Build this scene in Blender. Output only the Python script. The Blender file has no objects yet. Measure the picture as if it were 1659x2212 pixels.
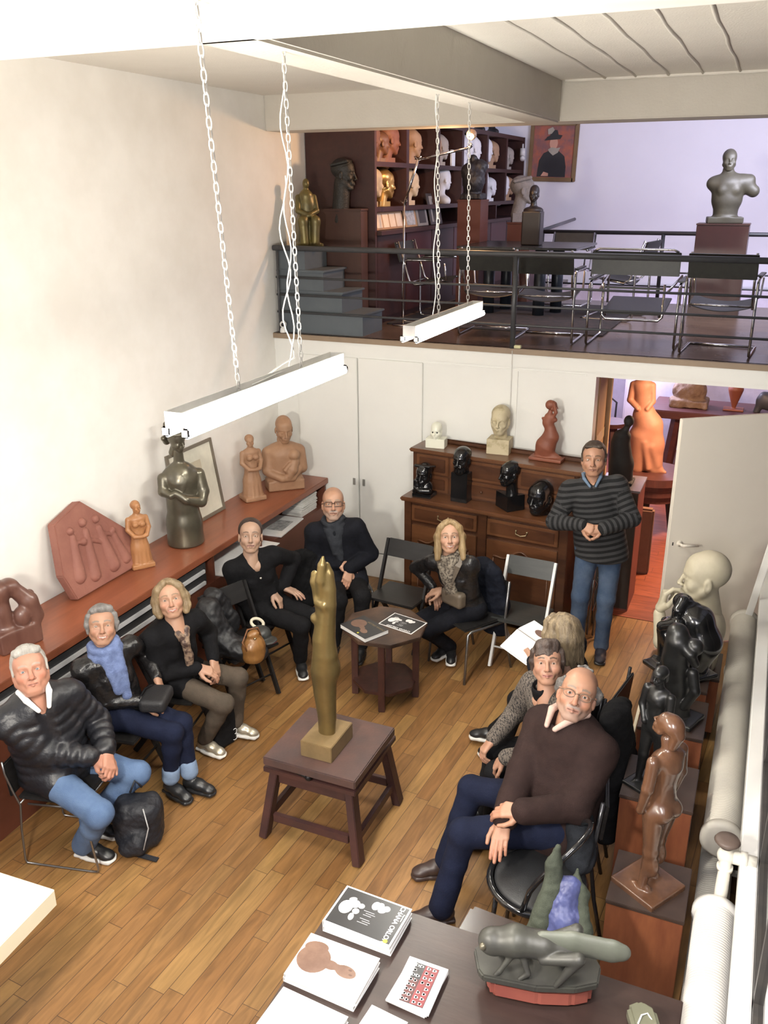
import bpy, bmesh, math, random
import numpy as np
from mathutils import Vector, Matrix
random.seed(7); rng = np.random.default_rng(7)
S = bpy.context.scene
COL = S.collection
PI = math.pi

# ------------------------------------------------------------------ camera
cam_d = bpy.data.cameras.new('camera'); cam = bpy.data.objects.new('camera', cam_d); COL.objects.link(cam)
CAM = Vector((0, 0, 3.7))
def cam_matrix(pitch, yaw, roll):
    p, y, r = map(math.radians, (pitch, yaw, roll))
    fwd = Vector((-math.sin(y)*math.cos(p), math.cos(y)*math.cos(p), -math.sin(p)))
    right = Vector((math.cos(y), math.sin(y), 0)); down = fwd.cross(right)
    r2 = right*math.cos(r) + down*math.sin(r); d2 = -right*math.sin(r) + down*math.cos(r)
    m = Matrix((r2, -d2, -fwd)).transposed().to_4x4(); m.translation = CAM
    return m
cam.matrix_world = cam_matrix(20.197, 23.553, 0.266)
cam_d.sensor_fit = 'VERTICAL'; cam_d.sensor_height = 24.0
cam_d.lens = 24.0*1899.0/2212.0
cam_d.clip_start = 0.05; cam_d.clip_end = 80
S.camera = cam
S.view_settings.view_transform = 'Standard'; S.view_settings.look = 'None'
S.view_settings.gamma = 1; S.view_settings.use_curve_mapping = False
S.view_settings.exposure = 1.35

# ------------------------------------------------------------------ world and lamps
w = bpy.data.worlds.new('world'); S.world = w; w.use_nodes = True
w.node_tree.nodes['Background'].inputs[0].default_value = (0.72, 0.76, 1.0, 1)
w.node_tree.nodes['Background'].inputs[1].default_value = 0.25
TUBE_W = 55.0            # emission of the fluorescent tubes
def area(name, loc, target, sx, sy, power, color):
    d = bpy.data.lights.new(name, 'AREA'); d.shape = 'RECTANGLE'; d.size = sx; d.size_y = sy
    d.energy = power; d.color = color
    o = bpy.data.objects.new(name, d); COL.objects.link(o); o.location = loc
    o.rotation_euler = (Vector(target)-Vector(loc)).to_track_quat('-Z', 'Y').to_euler()
    return o
WARM = (1.0, 0.93, 0.82)
def point(name, loc, power, color, r=.15):
    d = bpy.data.lights.new(name, 'POINT'); d.energy = power; d.color = color; d.shadow_soft_size = r
    o = bpy.data.objects.new(name, d); COL.objects.link(o); o.location = loc; return o
# the lamps of the same row that hang behind the photographer
point('fluorescent_lamp_row', (-1.83, .75, 2.85), 170, WARM); point('fluorescent_lamp_row', (-1.83, -1.0, 2.85), 50, WARM)
area('balcony_lamp', (-0.1, 1.7, 2.6), (-0.1, 2.6, 0), 0.3, 1.2, 20, (1.0, 0.96, 0.95))
area('upper_room_daylight', (0.3, 9.6, 4.3), (-1.8, 12.8, 3.4), 1.6, 0.5, 42, (0.80, 0.82, 1.0))
area('upper_room_daylight', (-1.2, 8.6, 4.35), (-1.2, 9.6, 2.4), 1.8, 0.4, 10, (0.84, 0.84, 1.0))
area('back_room_lamp', (-0.3, 8.9, 2.15), (-0.5, 9.2, 0), 0.5, 0.3, 42, (1.0, 0.60, 0.36))
area('back_room_daylight', (-1.6, 11.6, 2.2), (-1.0, 11.9, 0.6), 1.2, 0.5, 34, (0.74, 0.70, 1.0))

# ------------------------------------------------------------------ materials
def newmat(name):
    m = bpy.data.materials.new(name); m.use_nodes = True
    return m, m.node_tree.nodes, m.node_tree.links, m.node_tree.nodes['Principled BSDF']
def rgba(c): return (c[0], c[1], c[2], 1)
MATS = {}
# how dark each stain or cloth really is, relative to the swatch given where it is used
TONE = dict(dresser_walnut=.6, dresser_walnut_light=.6, plinth_mahogany=.85, plinth_top=.5, stand_paint=.7, stand_top_worn=.8, octagon_table_wood=.75, octagon_leg_wood=.7,
            dark_tabletop=.5, green_gold_bronze=.75, bronze_base_block=.7, light_denim=.66, dark_denim=.42, mid_denim=.7, sideboard_mahogany=.8, sideboard_body=.6,
            terracotta_tan=.75, terracotta_orange=.8, terracotta_glossy=.75, terracotta_pink=.75, terracotta_red=.7, carved_walnut=.7, polished_brown_wood=.6,
            cream_plaster=.72, yellowed_plaster=.85, blue_scarf=.75, brown_wool=.36, olive_brown_trousers=.7, radiator_beige=.95, salmon_terracotta=.6, cream_laminate=.95, grey_blue_paint=.6,
            speckled_scarf=.7, taupe_leather=.7, ceiling_paint=1.0, beam_plaster=.8, silver_gold_shoe=.8, workbench_red=.55, turntable_wood=.55, bookcase_redbrown=.48, green_grey_bronze=.34, dark_brown_bronze=.4, rough_dark_bronze=.6, table_black=.5, pedestal_brown=.75, pedestal_dark_mahogany=.6, pedestal_orange=.6, cell_red=.6, cell_brown=.7, gold_green_bronze=.7, dark_bronze=1.0, black_cloth=.5, navy_black_wool=.5, black_wool_coat=.6, navy_coat=.6, black_puffer=.6, black_jacket_leather=.6, polished_ebony=.45, black_patina=.45, soot_black=.6, black_stained_wood=.55, charcoal_wood=.7, black_leather=.7, dark_grey_leather=.45, grey_green_bronze=.75, charcoal_sweater=.6, tan_leather=.7, blue_lining=.8, grey_green_cloth=.7, cover_photo_brown=.55, cover_photo_grey=.7, brown_vinyl=.6, black_shell_fabric=.6, backpack_nylon=.7, charcoal_jacket=.6, beige_silk=.75, pink_shirt=.8, grey_steel_paint=.75, bookcase_doors=.6, dull_steel=.7, chrome=.8)
def mat(name, c, rough=0.55, metal=0.0, c2=None, scale=6.0, stretch=(1,1,1), bump=0.0, bscale=None, detail=4.0,
        coat=0.0, sheen=0.0, sub=0.0, lo=0.35, hi=0.65, spec=None, rough2=None):
    if name in MATS: return MATS[name]
    m, N, L, B = newmat(name)
    B.inputs['Roughness'].default_value = rough; B.inputs['Metallic'].default_value = metal
    if coat: B.inputs['Coat Weight'].default_value = coat; B.inputs['Coat Roughness'].default_value = 0.15
    if sheen: B.inputs['Sheen Weight'].default_value = sheen; B.inputs['Sheen Roughness'].default_value = 0.5
    if sub:
        B.inputs['Subsurface Weight'].default_value = sub; B.inputs['Subsurface Radius'].default_value = (0.012, 0.005, 0.003)
    if spec is not None: B.inputs['Specular IOR Level'].default_value = spec
    if c2 is None: c2 = tuple(min(1, x*0.86) for x in c)
    t_ = TONE.get(name, 1.0); c = tuple(x*t_ for x in c); c2 = tuple(x*t_ for x in c2)
    tc = N.new('ShaderNodeTexCoord'); mp = N.new('ShaderNodeMapping'); nz = N.new('ShaderNodeTexNoise'); cr = N.new('ShaderNodeValToRGB')
    mp.inputs['Scale'].default_value = stretch
    nz.inputs['Scale'].default_value = scale; nz.inputs['Detail'].default_value = detail; nz.inputs['Roughness'].default_value = 0.6
    cr.color_ramp.elements[0].position = lo; cr.color_ramp.elements[0].color = rgba(c2)
    cr.color_ramp.elements[1].position = hi; cr.color_ramp.elements[1].color = rgba(c)
    L.new(tc.outputs['Object'], mp.inputs[0]); L.new(mp.outputs[0], nz.inputs[0]); L.new(nz.outputs[0], cr.inputs[0]); L.new(cr.outputs[0], B.inputs['Base Color'])
    if rough2 is not None:
        mr = N.new('ShaderNodeMapRange'); mr.inputs[3].default_value = rough; mr.inputs[4].default_value = rough2
        L.new(nz.outputs[0], mr.inputs[0]); L.new(mr.outputs[0], B.inputs['Roughness'])
    if bump:
        bn = N.new('ShaderNodeBump'); bn.inputs['Strength'].default_value = min(1, bump); bn.inputs['Distance'].default_value = 0.01
        n2 = N.new('ShaderNodeTexNoise'); n2.inputs['Scale'].default_value = bscale or scale*4; n2.inputs['Detail'].default_value = 3
        L.new(mp.outputs[0], n2.inputs[0]); L.new(n2.outputs[0], bn.inputs['Height']); L.new(bn.outputs[0], B.inputs['Normal'])
    MATS[name] = m
    return m
def emit(name, c, s):
    m, N, L, B = newmat(name)
    B.inputs['Base Color'].default_value = rgba(c); B.inputs['Emission Color'].default_value = rgba(c); B.inputs['Emission Strength'].default_value = s
    return m
def vcol_mat(name, rough=0.5, sub=0.0, bump=0.0, bscale=200, coat=0.0, sheen=0.0, bstretch=(1, 1, 1)):
    """material whose base colour is the mesh's own 'col' attribute (local colours, plus crease shade painted into faces)"""
    if name in MATS: return MATS[name]
    m, N, L, B = newmat(name); B.inputs['Roughness'].default_value = rough
    a = N.new('ShaderNodeAttribute'); a.attribute_name = 'col'; L.new(a.outputs['Color'], B.inputs['Base Color'])
    if sub: B.inputs['Subsurface Weight'].default_value = sub; B.inputs['Subsurface Radius'].default_value = (0.012, 0.005, 0.003)
    if coat: B.inputs['Coat Weight'].default_value = coat
    if sheen: B.inputs['Sheen Weight'].default_value = sheen
    if bump:
        tc = N.new('ShaderNodeTexCoord'); nz = N.new('ShaderNodeTexNoise'); nz.inputs['Scale'].default_value = bscale; mp = N.new('ShaderNodeMapping'); mp.inputs['Scale'].default_value = bstretch
        bn = N.new('ShaderNodeBump'); bn.inputs['Strength'].default_value = bump; bn.inputs['Distance'].default_value = 0.004
        L.new(tc.outputs['Object'], mp.inputs[0]); L.new(mp.outputs[0], nz.inputs[0]); L.new(nz.outputs[0], bn.inputs['Height']); L.new(bn.outputs[0], B.inputs['Normal'])
    MATS[name] = m
    return m

# ------------------------------------------------------------------ objects, names, tags
def tag(o, label=None, cat=None, group=None, kind=None):
    if label: o['label'] = label
    if cat: o['category'] = cat
    if group: o['group'] = group
    if kind: o['kind'] = kind
    return o
def empty(name, loc, label=None, cat=None, group=None, rz=0.0):
    o = bpy.data.objects.new(name, None); COL.objects.link(o); o.location = loc; o.rotation_euler = (0, 0, rz)
    o.empty_display_size = 0.1
    return tag(o, label, cat, group)
def link(name, me, parent=None):
    o = bpy.data.objects.new(name, me); COL.objects.link(o)
    if parent is not None: o.parent = parent
    return o
def copy_tree(o, parent=None):
    c = o.copy(); COL.objects.link(c)
    if parent is not None: c.parent = parent
    for ch in list(o.children): copy_tree(ch, c)
    return c
def mesh_from(name, V, F, material=None, smooth=False, colors=None):
    me = bpy.data.meshes.new(name)
    V = np.asarray(V, np.float32)
    if isinstance(F, np.ndarray):
        n = len(F); k = F.shape[1]
        me.vertices.add(len(V)); me.vertices.foreach_set('co', V.ravel())
        me.loops.add(n*k); me.loops.foreach_set('vertex_index', F.astype(np.int32).ravel())
        me.polygons.add(n); me.polygons.foreach_set('loop_start', np.arange(0, n*k, k, dtype=np.int32))
        me.polygons.foreach_set('loop_total', np.full(n, k, np.int32))
        me.update(calc_edges=True)
    else:
        me.from_pydata([tuple(v) for v in V], [], F); me.update()
    if smooth: me.polygons.foreach_set('use_smooth', np.ones(len(me.polygons), bool))
    if material: me.materials.append(material)
    if colors is not None:
        a = me.color_attributes.new('col', 'FLOAT_COLOR', 'POINT')
        c4 = np.ones((len(V), 4), np.float32); c4[:, :3] = colors; a.data.foreach_set('color', c4.ravel())
    return me

class MB:
    """collects simple solids into one mesh"""
    def __init__(s): s.bm = bmesh.new(); s.M = Matrix.Identity(4)
    def _add(s, verts, faces, smooth=False):
        vs = [s.bm.verts.new(s.M @ Vector(v)) for v in verts]
        for f in faces:
            try: fc = s.bm.faces.new([vs[i] for i in f]); fc.smooth = smooth
            except ValueError: pass
    def box(s, c, size, rot=None, bev=0.0, taper=None):
        b = bmesh.new(); bmesh.ops.create_cube(b, size=1.0)
        for v in b.verts: v.co = Vector((v.co.x*size[0], v.co.y*size[1], v.co.z*size[2]))
        if taper:
            for v in b.verts:
                if v.co.z > 0: v.co.x *= taper[0]; v.co.y *= taper[1]
        if bev > 0: bmesh.ops.bevel(b, geom=b.edges[:], offset=bev, segments=2, affect='EDGES', clamp_overlap=True)
        T = Matrix.Translation(Vector(c))
        if rot is not None:
            R = rot if isinstance(rot, Matrix) else Matrix.Rotation(rot, 4, 'Z')
            T = T @ R.to_4x4()
        s.merge(b, T)
        return s
    def merge(s, b, T=None):
        T = s.M @ (T or Matrix.Identity(4)); mp = {}
        for v in b.verts: mp[v] = s.bm.verts.new(T @ v.co)
        for f in b.faces:
            try: nf = s.bm.faces.new([mp[v] for v in f.verts]); nf.smooth = f.smooth
            except ValueError: pass
        b.free()
    def bx(s, a, b, bev=0.0):
        a = Vector(a); b = Vector(b)
        return s.box((a+b)/2, [abs(x) for x in (b-a)], bev=bev)
    def bar(s, p, q, w, h, up=(0,0,1), bev=0.0):
        p = Vector(p); q = Vector(q); d = q-p; y = d.normalized(); u = Vector(up)
        x = y.cross(u)
        if x.length < 1e-4: x = y.cross(Vector((1,0,0)))
        x.normalize(); z = x.cross(y)
        R = Matrix((x, y, z)).transposed()
        return s.box((p+q)/2, (w, d.length, h), rot=R, bev=bev)
    def tube(s, pts, r, n=10, cap=True, closed=False):
        pts = [Vector(p) for p in pts]; m = len(pts)
        rs = r if isinstance(r, (list, tuple)) else [r]*m
        verts = []; prev = None
        for i, p in enumerate(pts):
            if closed: t = pts[(i+1) % m]-pts[i-1]
            elif i == 0: t = pts[1]-pts[0]
            elif i == m-1: t = pts[-1]-pts[-2]
            else: t = pts[i+1]-pts[i-1]
            t.normalize()
            if prev is None:
                a = Vector((0,0,1)) if abs(t.z) < 0.9 else Vector((1,0,0))
                x = t.cross(a).normalized()
            else:
                x = (prev - t*prev.dot(t)).normalized()
            prev = x; y = t.cross(x)
            for k in range(n):
                an = 2*PI*k/n; verts.append(p + (x*math.cos(an)+y*math.sin(an))*rs[i])
        faces = []
        for i in range(m if closed else m-1):
            for k in range(n):
                a = i*n+k; b = i*n+(k+1) % n; j = (i+1) % m
                faces.append((a, b, j*n+(k+1) % n, j*n+k))
        if cap and not closed:
            faces.append(tuple(range(n-1, -1, -1))); faces.append(tuple((m-1)*n+k for k in range(n)))
        s._add(verts, faces, True)
        return s
    def cyl(s, p, q, r, n=20, r2=None): return s.tube([p, q], [r, r if r2 is None else r2], n)
    def lathe(s, prof, c=(0,0,0), n=28, axis=None, smooth=True):
        """prof: list of (r, z)"""
        R = Matrix.Identity(3) if axis is None else Vector((0,0,1)).rotation_difference(Vector(axis)).to_matrix()
        verts = []
        for r, z in prof:
            for k in range(n):
                a = 2*PI*k/n; verts.append(Vector(c) + R @ Vector((r*math.cos(a), r*math.sin(a), z)))
        faces = []
        for i in range(len(prof)-1):
            for k in range(n): faces.append((i*n+k, i*n+(k+1) % n, (i+1)*n+(k+1) % n, (i+1)*n+k))
        faces.append(tuple(range(n-1, -1, -1))); faces.append(tuple((len(prof)-1)*n+k for k in range(n)))
        s._add(verts, faces, smooth)
        return s
    def prism(s, poly, z0, z1, T=None, bev=0.0):
        b = bmesh.new()
        vs = [b.verts.new((x, y, z0)) for x, y in poly]; f = b.faces.new(vs)
        r = bmesh.ops.extrude_face_region(b, geom=[f])
        for v in r['geom']:
            if isinstance(v, bmesh.types.BMVert): v.co.z = z1
        bmesh.ops.recalc_face_normals(b, faces=b.faces[:])
        if bev: bmesh.ops.bevel(b, geom=b.edges[:], offset=bev, segments=2, affect='EDGES', clamp_overlap=True)
        s.merge(b, T); return s
    def ball(s, c, r, seg=16, ring=10):
        b = bmesh.new(); bmesh.ops.create_uvsphere(b, u_segments=seg, v_segments=ring, radius=1)
        rr = (r, r, r) if isinstance(r, (int, float)) else r
        for f in b.faces: f.smooth = True
        s.merge(b, Matrix.Translation(Vector(c)) @ Matrix.Diagonal((*rr, 1))); return s
    def build(s, name, material, parent=None, org=None):
        if org is not None: bmesh.ops.translate(s.bm, verts=s.bm.verts[:], vec=-Vector(org))
        bmesh.ops.recalc_face_normals(s.bm, faces=s.bm.faces[:])
        me = bpy.data.meshes.new(name); s.bm.to_mesh(me); s.bm.free()
        if material: me.materials.append(material)
        o = link(name, me, parent)
        if org is not None and parent is None: o.location = org
        return o
def structure(o): o['kind'] = 'structure'; return o

# ------------------------------------------------------------------ blended solids (for bodies, cloth and sculpture)
def _rot(R): return np.array(R if R is not None else np.eye(3), float)
class Blob:
    """a solid made of round cones, ellipsoids and boxes that melt into one another"""
    def __init__(s, k=0.02): s.p = []; s.k = k
    def cone(s, a, b, ra, rb=None, k=None, side=None, w=1.0, cut=False, ring=None):
        rb = ra if rb is None else rb
        s.p.append(('c', np.array(a, float), np.array(b, float), ra, rb, s.k if k is None else k, side, w, cut, ring)); return s
    def chain(s, pts, rs, **kw):
        for i in range(len(pts)-1): s.cone(pts[i], pts[i+1], rs[i], rs[i+1], **kw)
        return s
    def ell(s, c, r, R=None, k=None, cut=False):
        r = (r, r, r) if isinstance(r, (int, float)) else r
        s.p.append(('e', np.array(c, float), np.array(r, float), _rot(R), s.k if k is None else k, cut)); return s
    def box(s, c, half, R=None, rnd=0.005, k=None, cut=False):
        s.p.append(('b', np.array(c, float), np.array(half, float), _rot(R), rnd, s.k if k is None else k, cut)); return s
    def mesh(s, h, noise=None):
        lo = []; hi = []
        for q in s.p:
            if q[0] == 'c':
                R = max(q[3], q[4])*max(1, q[7]); a, b = np.minimum(q[1], q[2])-R, np.maximum(q[1], q[2])+R
                cut = q[8]; k = q[5]
            else:
                if q[0] == 'e': e = np.sqrt(((q[3]*q[2])**2).sum(1)); cut = q[5]; k = q[4]
                else: e = np.abs(q[3])@q[2]; cut = q[6]; k = q[5]
                a, b = q[1]-e, q[1]+e
            lo.append(a); hi.append(b)
        cuts = [q[8] if q[0] == 'c' else (q[5] if q[0] == 'e' else q[6]) for q in s.p]
        L0 = np.min([l for l, c in zip(lo, cuts) if not c], 0) - 3*h - s.k*.3; H0 = np.max([x for x, c in zip(hi, cuts) if not c], 0) + 3*h + s.k*.3
        n = np.ceil((H0-L0)/h).astype(int)+1
        f = np.full(n, 1e3, np.float32)
        for q, a, b, cut in zip(s.p, lo, hi, cuts):
            k = q[5] if q[0] == 'c' else (q[4] if q[0] == 'e' else q[5])
            mg = k+2.5*h
            i0 = np.clip(np.floor((a-mg-L0)/h).astype(int), 0, n-1); i1 = np.clip(np.ceil((b+mg-L0)/h).astype(int)+1, 1, n)
            if (i1 <= i0).any(): continue
            X = (L0[0]+h*np.arange(i0[0], i1[0])).astype(np.float32)[:, None, None]
            Y = (L0[1]+h*np.arange(i0[1], i1[1])).astype(np.float32)[None, :, None]
            Z = (L0[2]+h*np.arange(i0[2], i1[2])).astype(np.float32)[None, None, :]
            if q[0] == 'c':
                A, Bp, ra, rb = q[1], q[2], q[3], q[4]; d = Bp-A; ll = float(d@d)+1e-12
                px, py, pz = X-A[0], Y-A[1], Z-A[2]
                t = np.clip((px*d[0]+py*d[1]+pz*d[2])/ll, 0, 1)
                qx, qy, qz = px-t*d[0], py-t*d[1], pz-t*d[2]
                if q[6] is not None:
                    sd = np.array(q[6], float); sd /= np.linalg.norm(sd); g = (1/q[7]-1)
                    pr = qx*sd[0]+qy*sd[1]+qz*sd[2]
                    qx, qy, qz = qx+g*pr*sd[0], qy+g*pr*sd[1], qz+g*pr*sd[2]
                r = ra+(rb-ra)*t
                if q[9] is not None:
                    r = r + q[9][1]*(np.abs(np.sin(PI*t*math.sqrt(ll)/q[9][0]))-.6)
                D = np.sqrt(qx*qx+qy*qy+qz*qz)-r
            else:
                R = q[3]; px, py, pz = X-q[1][0], Y-q[1][1], Z-q[1][2]
                u = [px*R[0, i]+py*R[1, i]+pz*R[2, i] for i in range(3)]
                if q[0] == 'e':
                    r = q[2]; k0 = np.sqrt(sum((u[i]/r[i])**2 for i in range(3))); k1 = np.sqrt(sum((u[i]/r[i]**2)**2 for i in range(3)))+1e-9
                    D = k0*(k0-1)/k1
                else:
                    hh = q[2]-q[4]; dd = [np.abs(u[i])-hh[i] for i in range(3)]
                    D = np.sqrt(sum(np.maximum(x, 0)**2 for x in dd))+np.minimum(np.maximum(np.maximum(dd[0], dd[1]), dd[2]), 0)-q[4]
            sl = tuple(slice(i0[i], i1[i]) for i in range(3)); g = f[sl]; k = max(k, 1e-5)
            if cut:
                D = -D; hh = np.maximum(k-np.abs(g-D), 0)/k; f[sl] = np.maximum(g, D)+hh*hh*k*.25
            else:
                hh = np.maximum(k-np.abs(g-D), 0)/k; f[sl] = np.minimum(g, D)-hh*hh*k*.25
        return surface_net(f, L0, h)
def surface_net(f, org, h):
    s = f < 0; nx, ny, nz = f.shape
    c = np.zeros((nx-1, ny-1, nz-1), np.int8)
    for dx in (0, 1):
        for dy in (0, 1):
            for dz in (0, 1): c += s[dx:nx-1+dx, dy:ny-1+dy, dz:nz-1+dz]
    act = (c > 0) & (c < 8); idx = np.argwhere(act)
    num = np.full(act.shape, -1, np.int64); num[act] = np.arange(len(idx))
    acc = np.zeros((len(idx), 3)); cnt = np.zeros(len(idx))
    I, J, K = idx.T
    for ax in range(3):
        o = [a for a in range(3) if a != ax]
        for u in (0, 1):
            for v in (0, 1):
                p = [0, 0, 0]; p[o[0]] = u; p[o[1]] = v; q = list(p); q[ax] = 1
                fa = f[I+p[0], J+p[1], K+p[2]]; fb = f[I+q[0], J+q[1], K+q[2]]
                m = (fa < 0) != (fb < 0); t = np.where(m, fa/np.where(m, fa-fb, 1), 0)
                pos = np.tile(np.array(p, float), (len(idx), 1)); pos[:, ax] = t
                acc[m] += pos[m]; cnt[m] += 1
    V = org + h*(idx + acc/np.maximum(cnt, 1)[:, None])
    Q = []
    for ax in range(3):
        a, b = [(1, 2), (2, 0), (0, 1)][ax]
        sl0 = [slice(None)]*3; sl1 = [slice(None)]*3
        sl0[ax] = slice(0, -1); sl1[ax] = slice(1, None)
        A = s[tuple(sl0)]; Bm = s[tuple(sl1)]
        e = np.argwhere(A != Bm)
        ok = (e[:, a] > 0) & (e[:, b] > 0) & (e[:, a] < f.shape[a]-1) & (e[:, b] < f.shape[b]-1)
        e = e[ok]; ins = A[tuple(e.T)]
        def cell(da, db):
            t = e.copy(); t[:, a] += da; t[:, b] += db; return num[tuple(t.T)]
        q = np.stack([cell(-1, -1), cell(0, -1), cell(0, 0), cell(-1, 0)], 1)
        q[~ins] = q[~ins][:, ::-1]; Q.append(q)
    Q = np.concatenate(Q); Q = Q[(Q >= 0).all(1)]
    return V, Q
def fbm(V, f, seed=0):
    """cheap smooth noise for folds"""
    r = np.random.default_rng(seed); out = np.zeros(len(V))
    for o in range(4):
        D = r.normal(size=(5, 3)); D /= np.linalg.norm(D, axis=1)[:, None]; ph = r.uniform(0, 6.28, 5)
        ww = r.normal(size=(5, 3))*.7
        for d, p, wv in zip(D, ph, ww): out += np.sin((V@d)*f*2**o+p+1.3*np.sin(V@wv*f*2**o*.6+p*2))/(5*1.7**o)
    return out
def vnormals(V, F):
    n = np.zeros_like(V); a = V[F[:, 2]]-V[F[:, 0]]; b = V[F[:, 3]]-V[F[:, 1]]; fn = np.cross(a, b)
    for i in range(4): np.add.at(n, F[:, i], fn)
    return n/(np.linalg.norm(n, axis=1)[:, None]+1e-12)
def relax(V, F, it=2, lam=.5):
    for _ in range(it):
        acc = np.zeros_like(V); cn = np.zeros(len(V))
        for i in range(4):
            j = (i+1) % 4; np.add.at(acc, F[:, i], V[F[:, j]]); np.add.at(acc, F[:, j], V[F[:, i]]); np.add.at(cn, F[:, i], 1); np.add.at(cn, F[:, j], 1)
        V = V+lam*(acc/np.maximum(cn, 1)[:, None]-V)
    return V
def blob_obj(name, B, h, material, parent=None, org=(0, 0, 0), smooth_it=1, fold=0.0, ffreq=20, seed=0, colors=None):
    V, F = B.mesh(h); V = relax(V, F, smooth_it)
    if fold:
        V = V + vnormals(V, F)*(fold*fbm(V, ffreq, seed))[:, None]
    C = colors(V) if colors else None
    me = mesh_from(name, V-np.array(org, float) if parent is not None or True else V, F, material, True, C)
    o = link(name, me, parent)
    if parent is None: o.location = org
    return o
# ================================================================== the room
LX, RX, WY = -4.40, 0.30, 7.46            # left wall, glazed right side, wall under the upper floor
ZU, ZB, ZC = 2.40, 4.18, 4.48             # upper floor, underside of beams, ceiling
UY = 13.65; UE = 11.15                      # far wall upstairs, edge of the upper floor above the far stair
def floor_mat(name, ang, wdt, cols, gap=(0.05, 0.025, 0.012), rough=0.38, lng=0.9):
    m, N, L, B = newmat(name)
    tc = N.new('ShaderNodeTexCoord'); mp = N.new('ShaderNodeMapping'); mp.inputs['Rotation'].default_value = (0, 0, ang)
    L.new(tc.outputs['Object'], mp.inputs[0]); sx = N.new('ShaderNodeSeparateXYZ'); L.new(mp.outputs[0], sx.inputs[0])
    def mth(op, a, b=None):
        n = N.new('ShaderNodeMath'); n.operation = op
        for i, v in enumerate((a, b)):
            if v is None: continue
            if isinstance(v, (int, float)): n.inputs[i].default_value = v
            else: L.new(v, n.inputs[i])
        return n.outputs[0]
    u = mth('DIVIDE', sx.outputs[0], wdt); iu = mth('FLOOR', u); fu = mth('FRACT', u)
    wn = N.new('ShaderNodeTexWhiteNoise'); wn.noise_dimensions = '1D'; L.new(iu, wn.inputs['W'])
    v = mth('ADD', mth('DIVIDE', sx.outputs[1], lng), mth('MULTIPLY', wn.outputs['Value'], 7.3)); iv = mth('FLOOR', v); fv = mth('FRACT', v)
    cb = N.new('ShaderNodeCombineXYZ'); L.new(iu, cb.inputs[0]); L.new(iv, cb.inputs[1])
    w2 = N.new('ShaderNodeTexWhiteNoise'); w2.noise_dimensions = '2D'; L.new(cb.outputs[0], w2.inputs['Vector'])
    cr = N.new('ShaderNodeValToRGB'); e = cr.color_ramp.elements
    while len(e) < len(cols): e.new(0.5)
    for i, c in enumerate(cols): e[i].position = i/(len(cols)-1); e[i].color = rgba(c)
    L.new(w2.outputs['Value'], cr.inputs[0])
    # grain, shifted per board
    ad = N.new('ShaderNodeVectorMath'); ad.operation = 'ADD'; sc = N.new('ShaderNodeVectorMath'); sc.operation = 'SCALE'; sc.inputs['Scale'].default_value = 13
    L.new(w2.outputs['Color'], sc.inputs[0]); L.new(mp.outputs[0], ad.inputs[0]); L.new(sc.outputs[0], ad.inputs[1])
    m2 = N.new('ShaderNodeMapping'); m2.inputs['Scale'].default_value = (16, 2.0, 1); L.new(ad.outputs[0], m2.inputs[0])
    nz = N.new('ShaderNodeTexNoise'); nz.inputs['Scale'].default_value = 1.6; nz.inputs['Detail'].default_value = 6; nz.inputs['Distortion'].default_value = 1.2; L.new(m2.outputs[0], nz.inputs[0])
    g = N.new('ShaderNodeMapRange'); g.inputs[1].default_value = .3; g.inputs[2].default_value = .7; g.inputs[3].default_value = .68; g.inputs[4].default_value = 1.14; L.new(nz.outputs[0], g.inputs[0])
    mx = N.new('ShaderNodeVectorMath'); mx.operation = 'SCALE'; L.new(cr.outputs[0], mx.inputs[0]); L.new(g.outputs[0], mx.inputs['Scale'])
    # worn patches
    n3 = N.new('ShaderNodeTexNoise'); n3.inputs['Scale'].default_value = 1.3; n3.inputs['Detail'].default_value = 3; L.new(mp.outputs[0], n3.inputs[0])
    g3 = N.new('ShaderNodeMapRange'); g3.inputs[1].default_value = .35; g3.inputs[2].default_value = .65; g3.inputs[3].default_value = .82; g3.inputs[4].default_value = 1.1; L.new(n3.outputs[0], g3.inputs[0])
    mx3 = N.new('ShaderNodeVectorMath'); mx3.operation = 'SCALE'; L.new(mx.outputs[0], mx3.inputs[0]); L.new(g3.outputs[0], mx3.inputs['Scale'])
    du = mth('MINIMUM', fu, mth('SUBTRACT', 1, fu)); dv = mth('MINIMUM', fv, mth('SUBTRACT', 1, fv))
    gu = mth('LESS_THAN', du, 0.0016/wdt); gv = mth('LESS_THAN', dv, 0.0014/lng); gp = mth('MAXIMUM', gu, gv)
    mix = N.new('ShaderNodeMix'); mix.data_type = 'RGBA'; L.new(gp, mix.inputs[0]); L.new(mx3.outputs[0], mix.inputs[6]); mix.inputs[7].default_value = rgba(gap)
    L.new(mix.outputs[2], B.inputs['Base Color'])
    rr = N.new('ShaderNodeMapRange'); rr.inputs[3].default_value = rough-.08; rr.inputs[4].default_value = rough+.12; L.new(n3.outputs[0], rr.inputs[0]); L.new(rr.outputs[0], B.inputs['Roughness'])
    bn = N.new('ShaderNodeBump'); bn.inputs['Strength'].default_value = .5; bn.inputs['Distance'].default_value = .002
    L.new(mth('SUBTRACT', mth('MULTIPLY', nz.outputs[0], .15), gp), bn.inputs['Height']); L.new(bn.outputs[0], B.inputs['Normal'])
    return m
M_floor = floor_mat('oak_floorboards', math.radians(3.6), 0.094, [(.205, .098, .033), (.255, .128, .043), (.30, .158, .056), (.23, .116, .043), (.335, .195, .068), (.26, .132, .045)])
M_ufloor = floor_mat('upper_parquet', math.radians(90), 0.11, [(.11, .07, .05), (.14, .09, .062), (.125, .08, .055)], rough=.25)
M_bfloor = floor_mat('red_floorboards', math.radians(90), 0.12, [(.30, .085, .045), (.34, .10, .052), (.27, .078, .042)], rough=.4)
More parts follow.
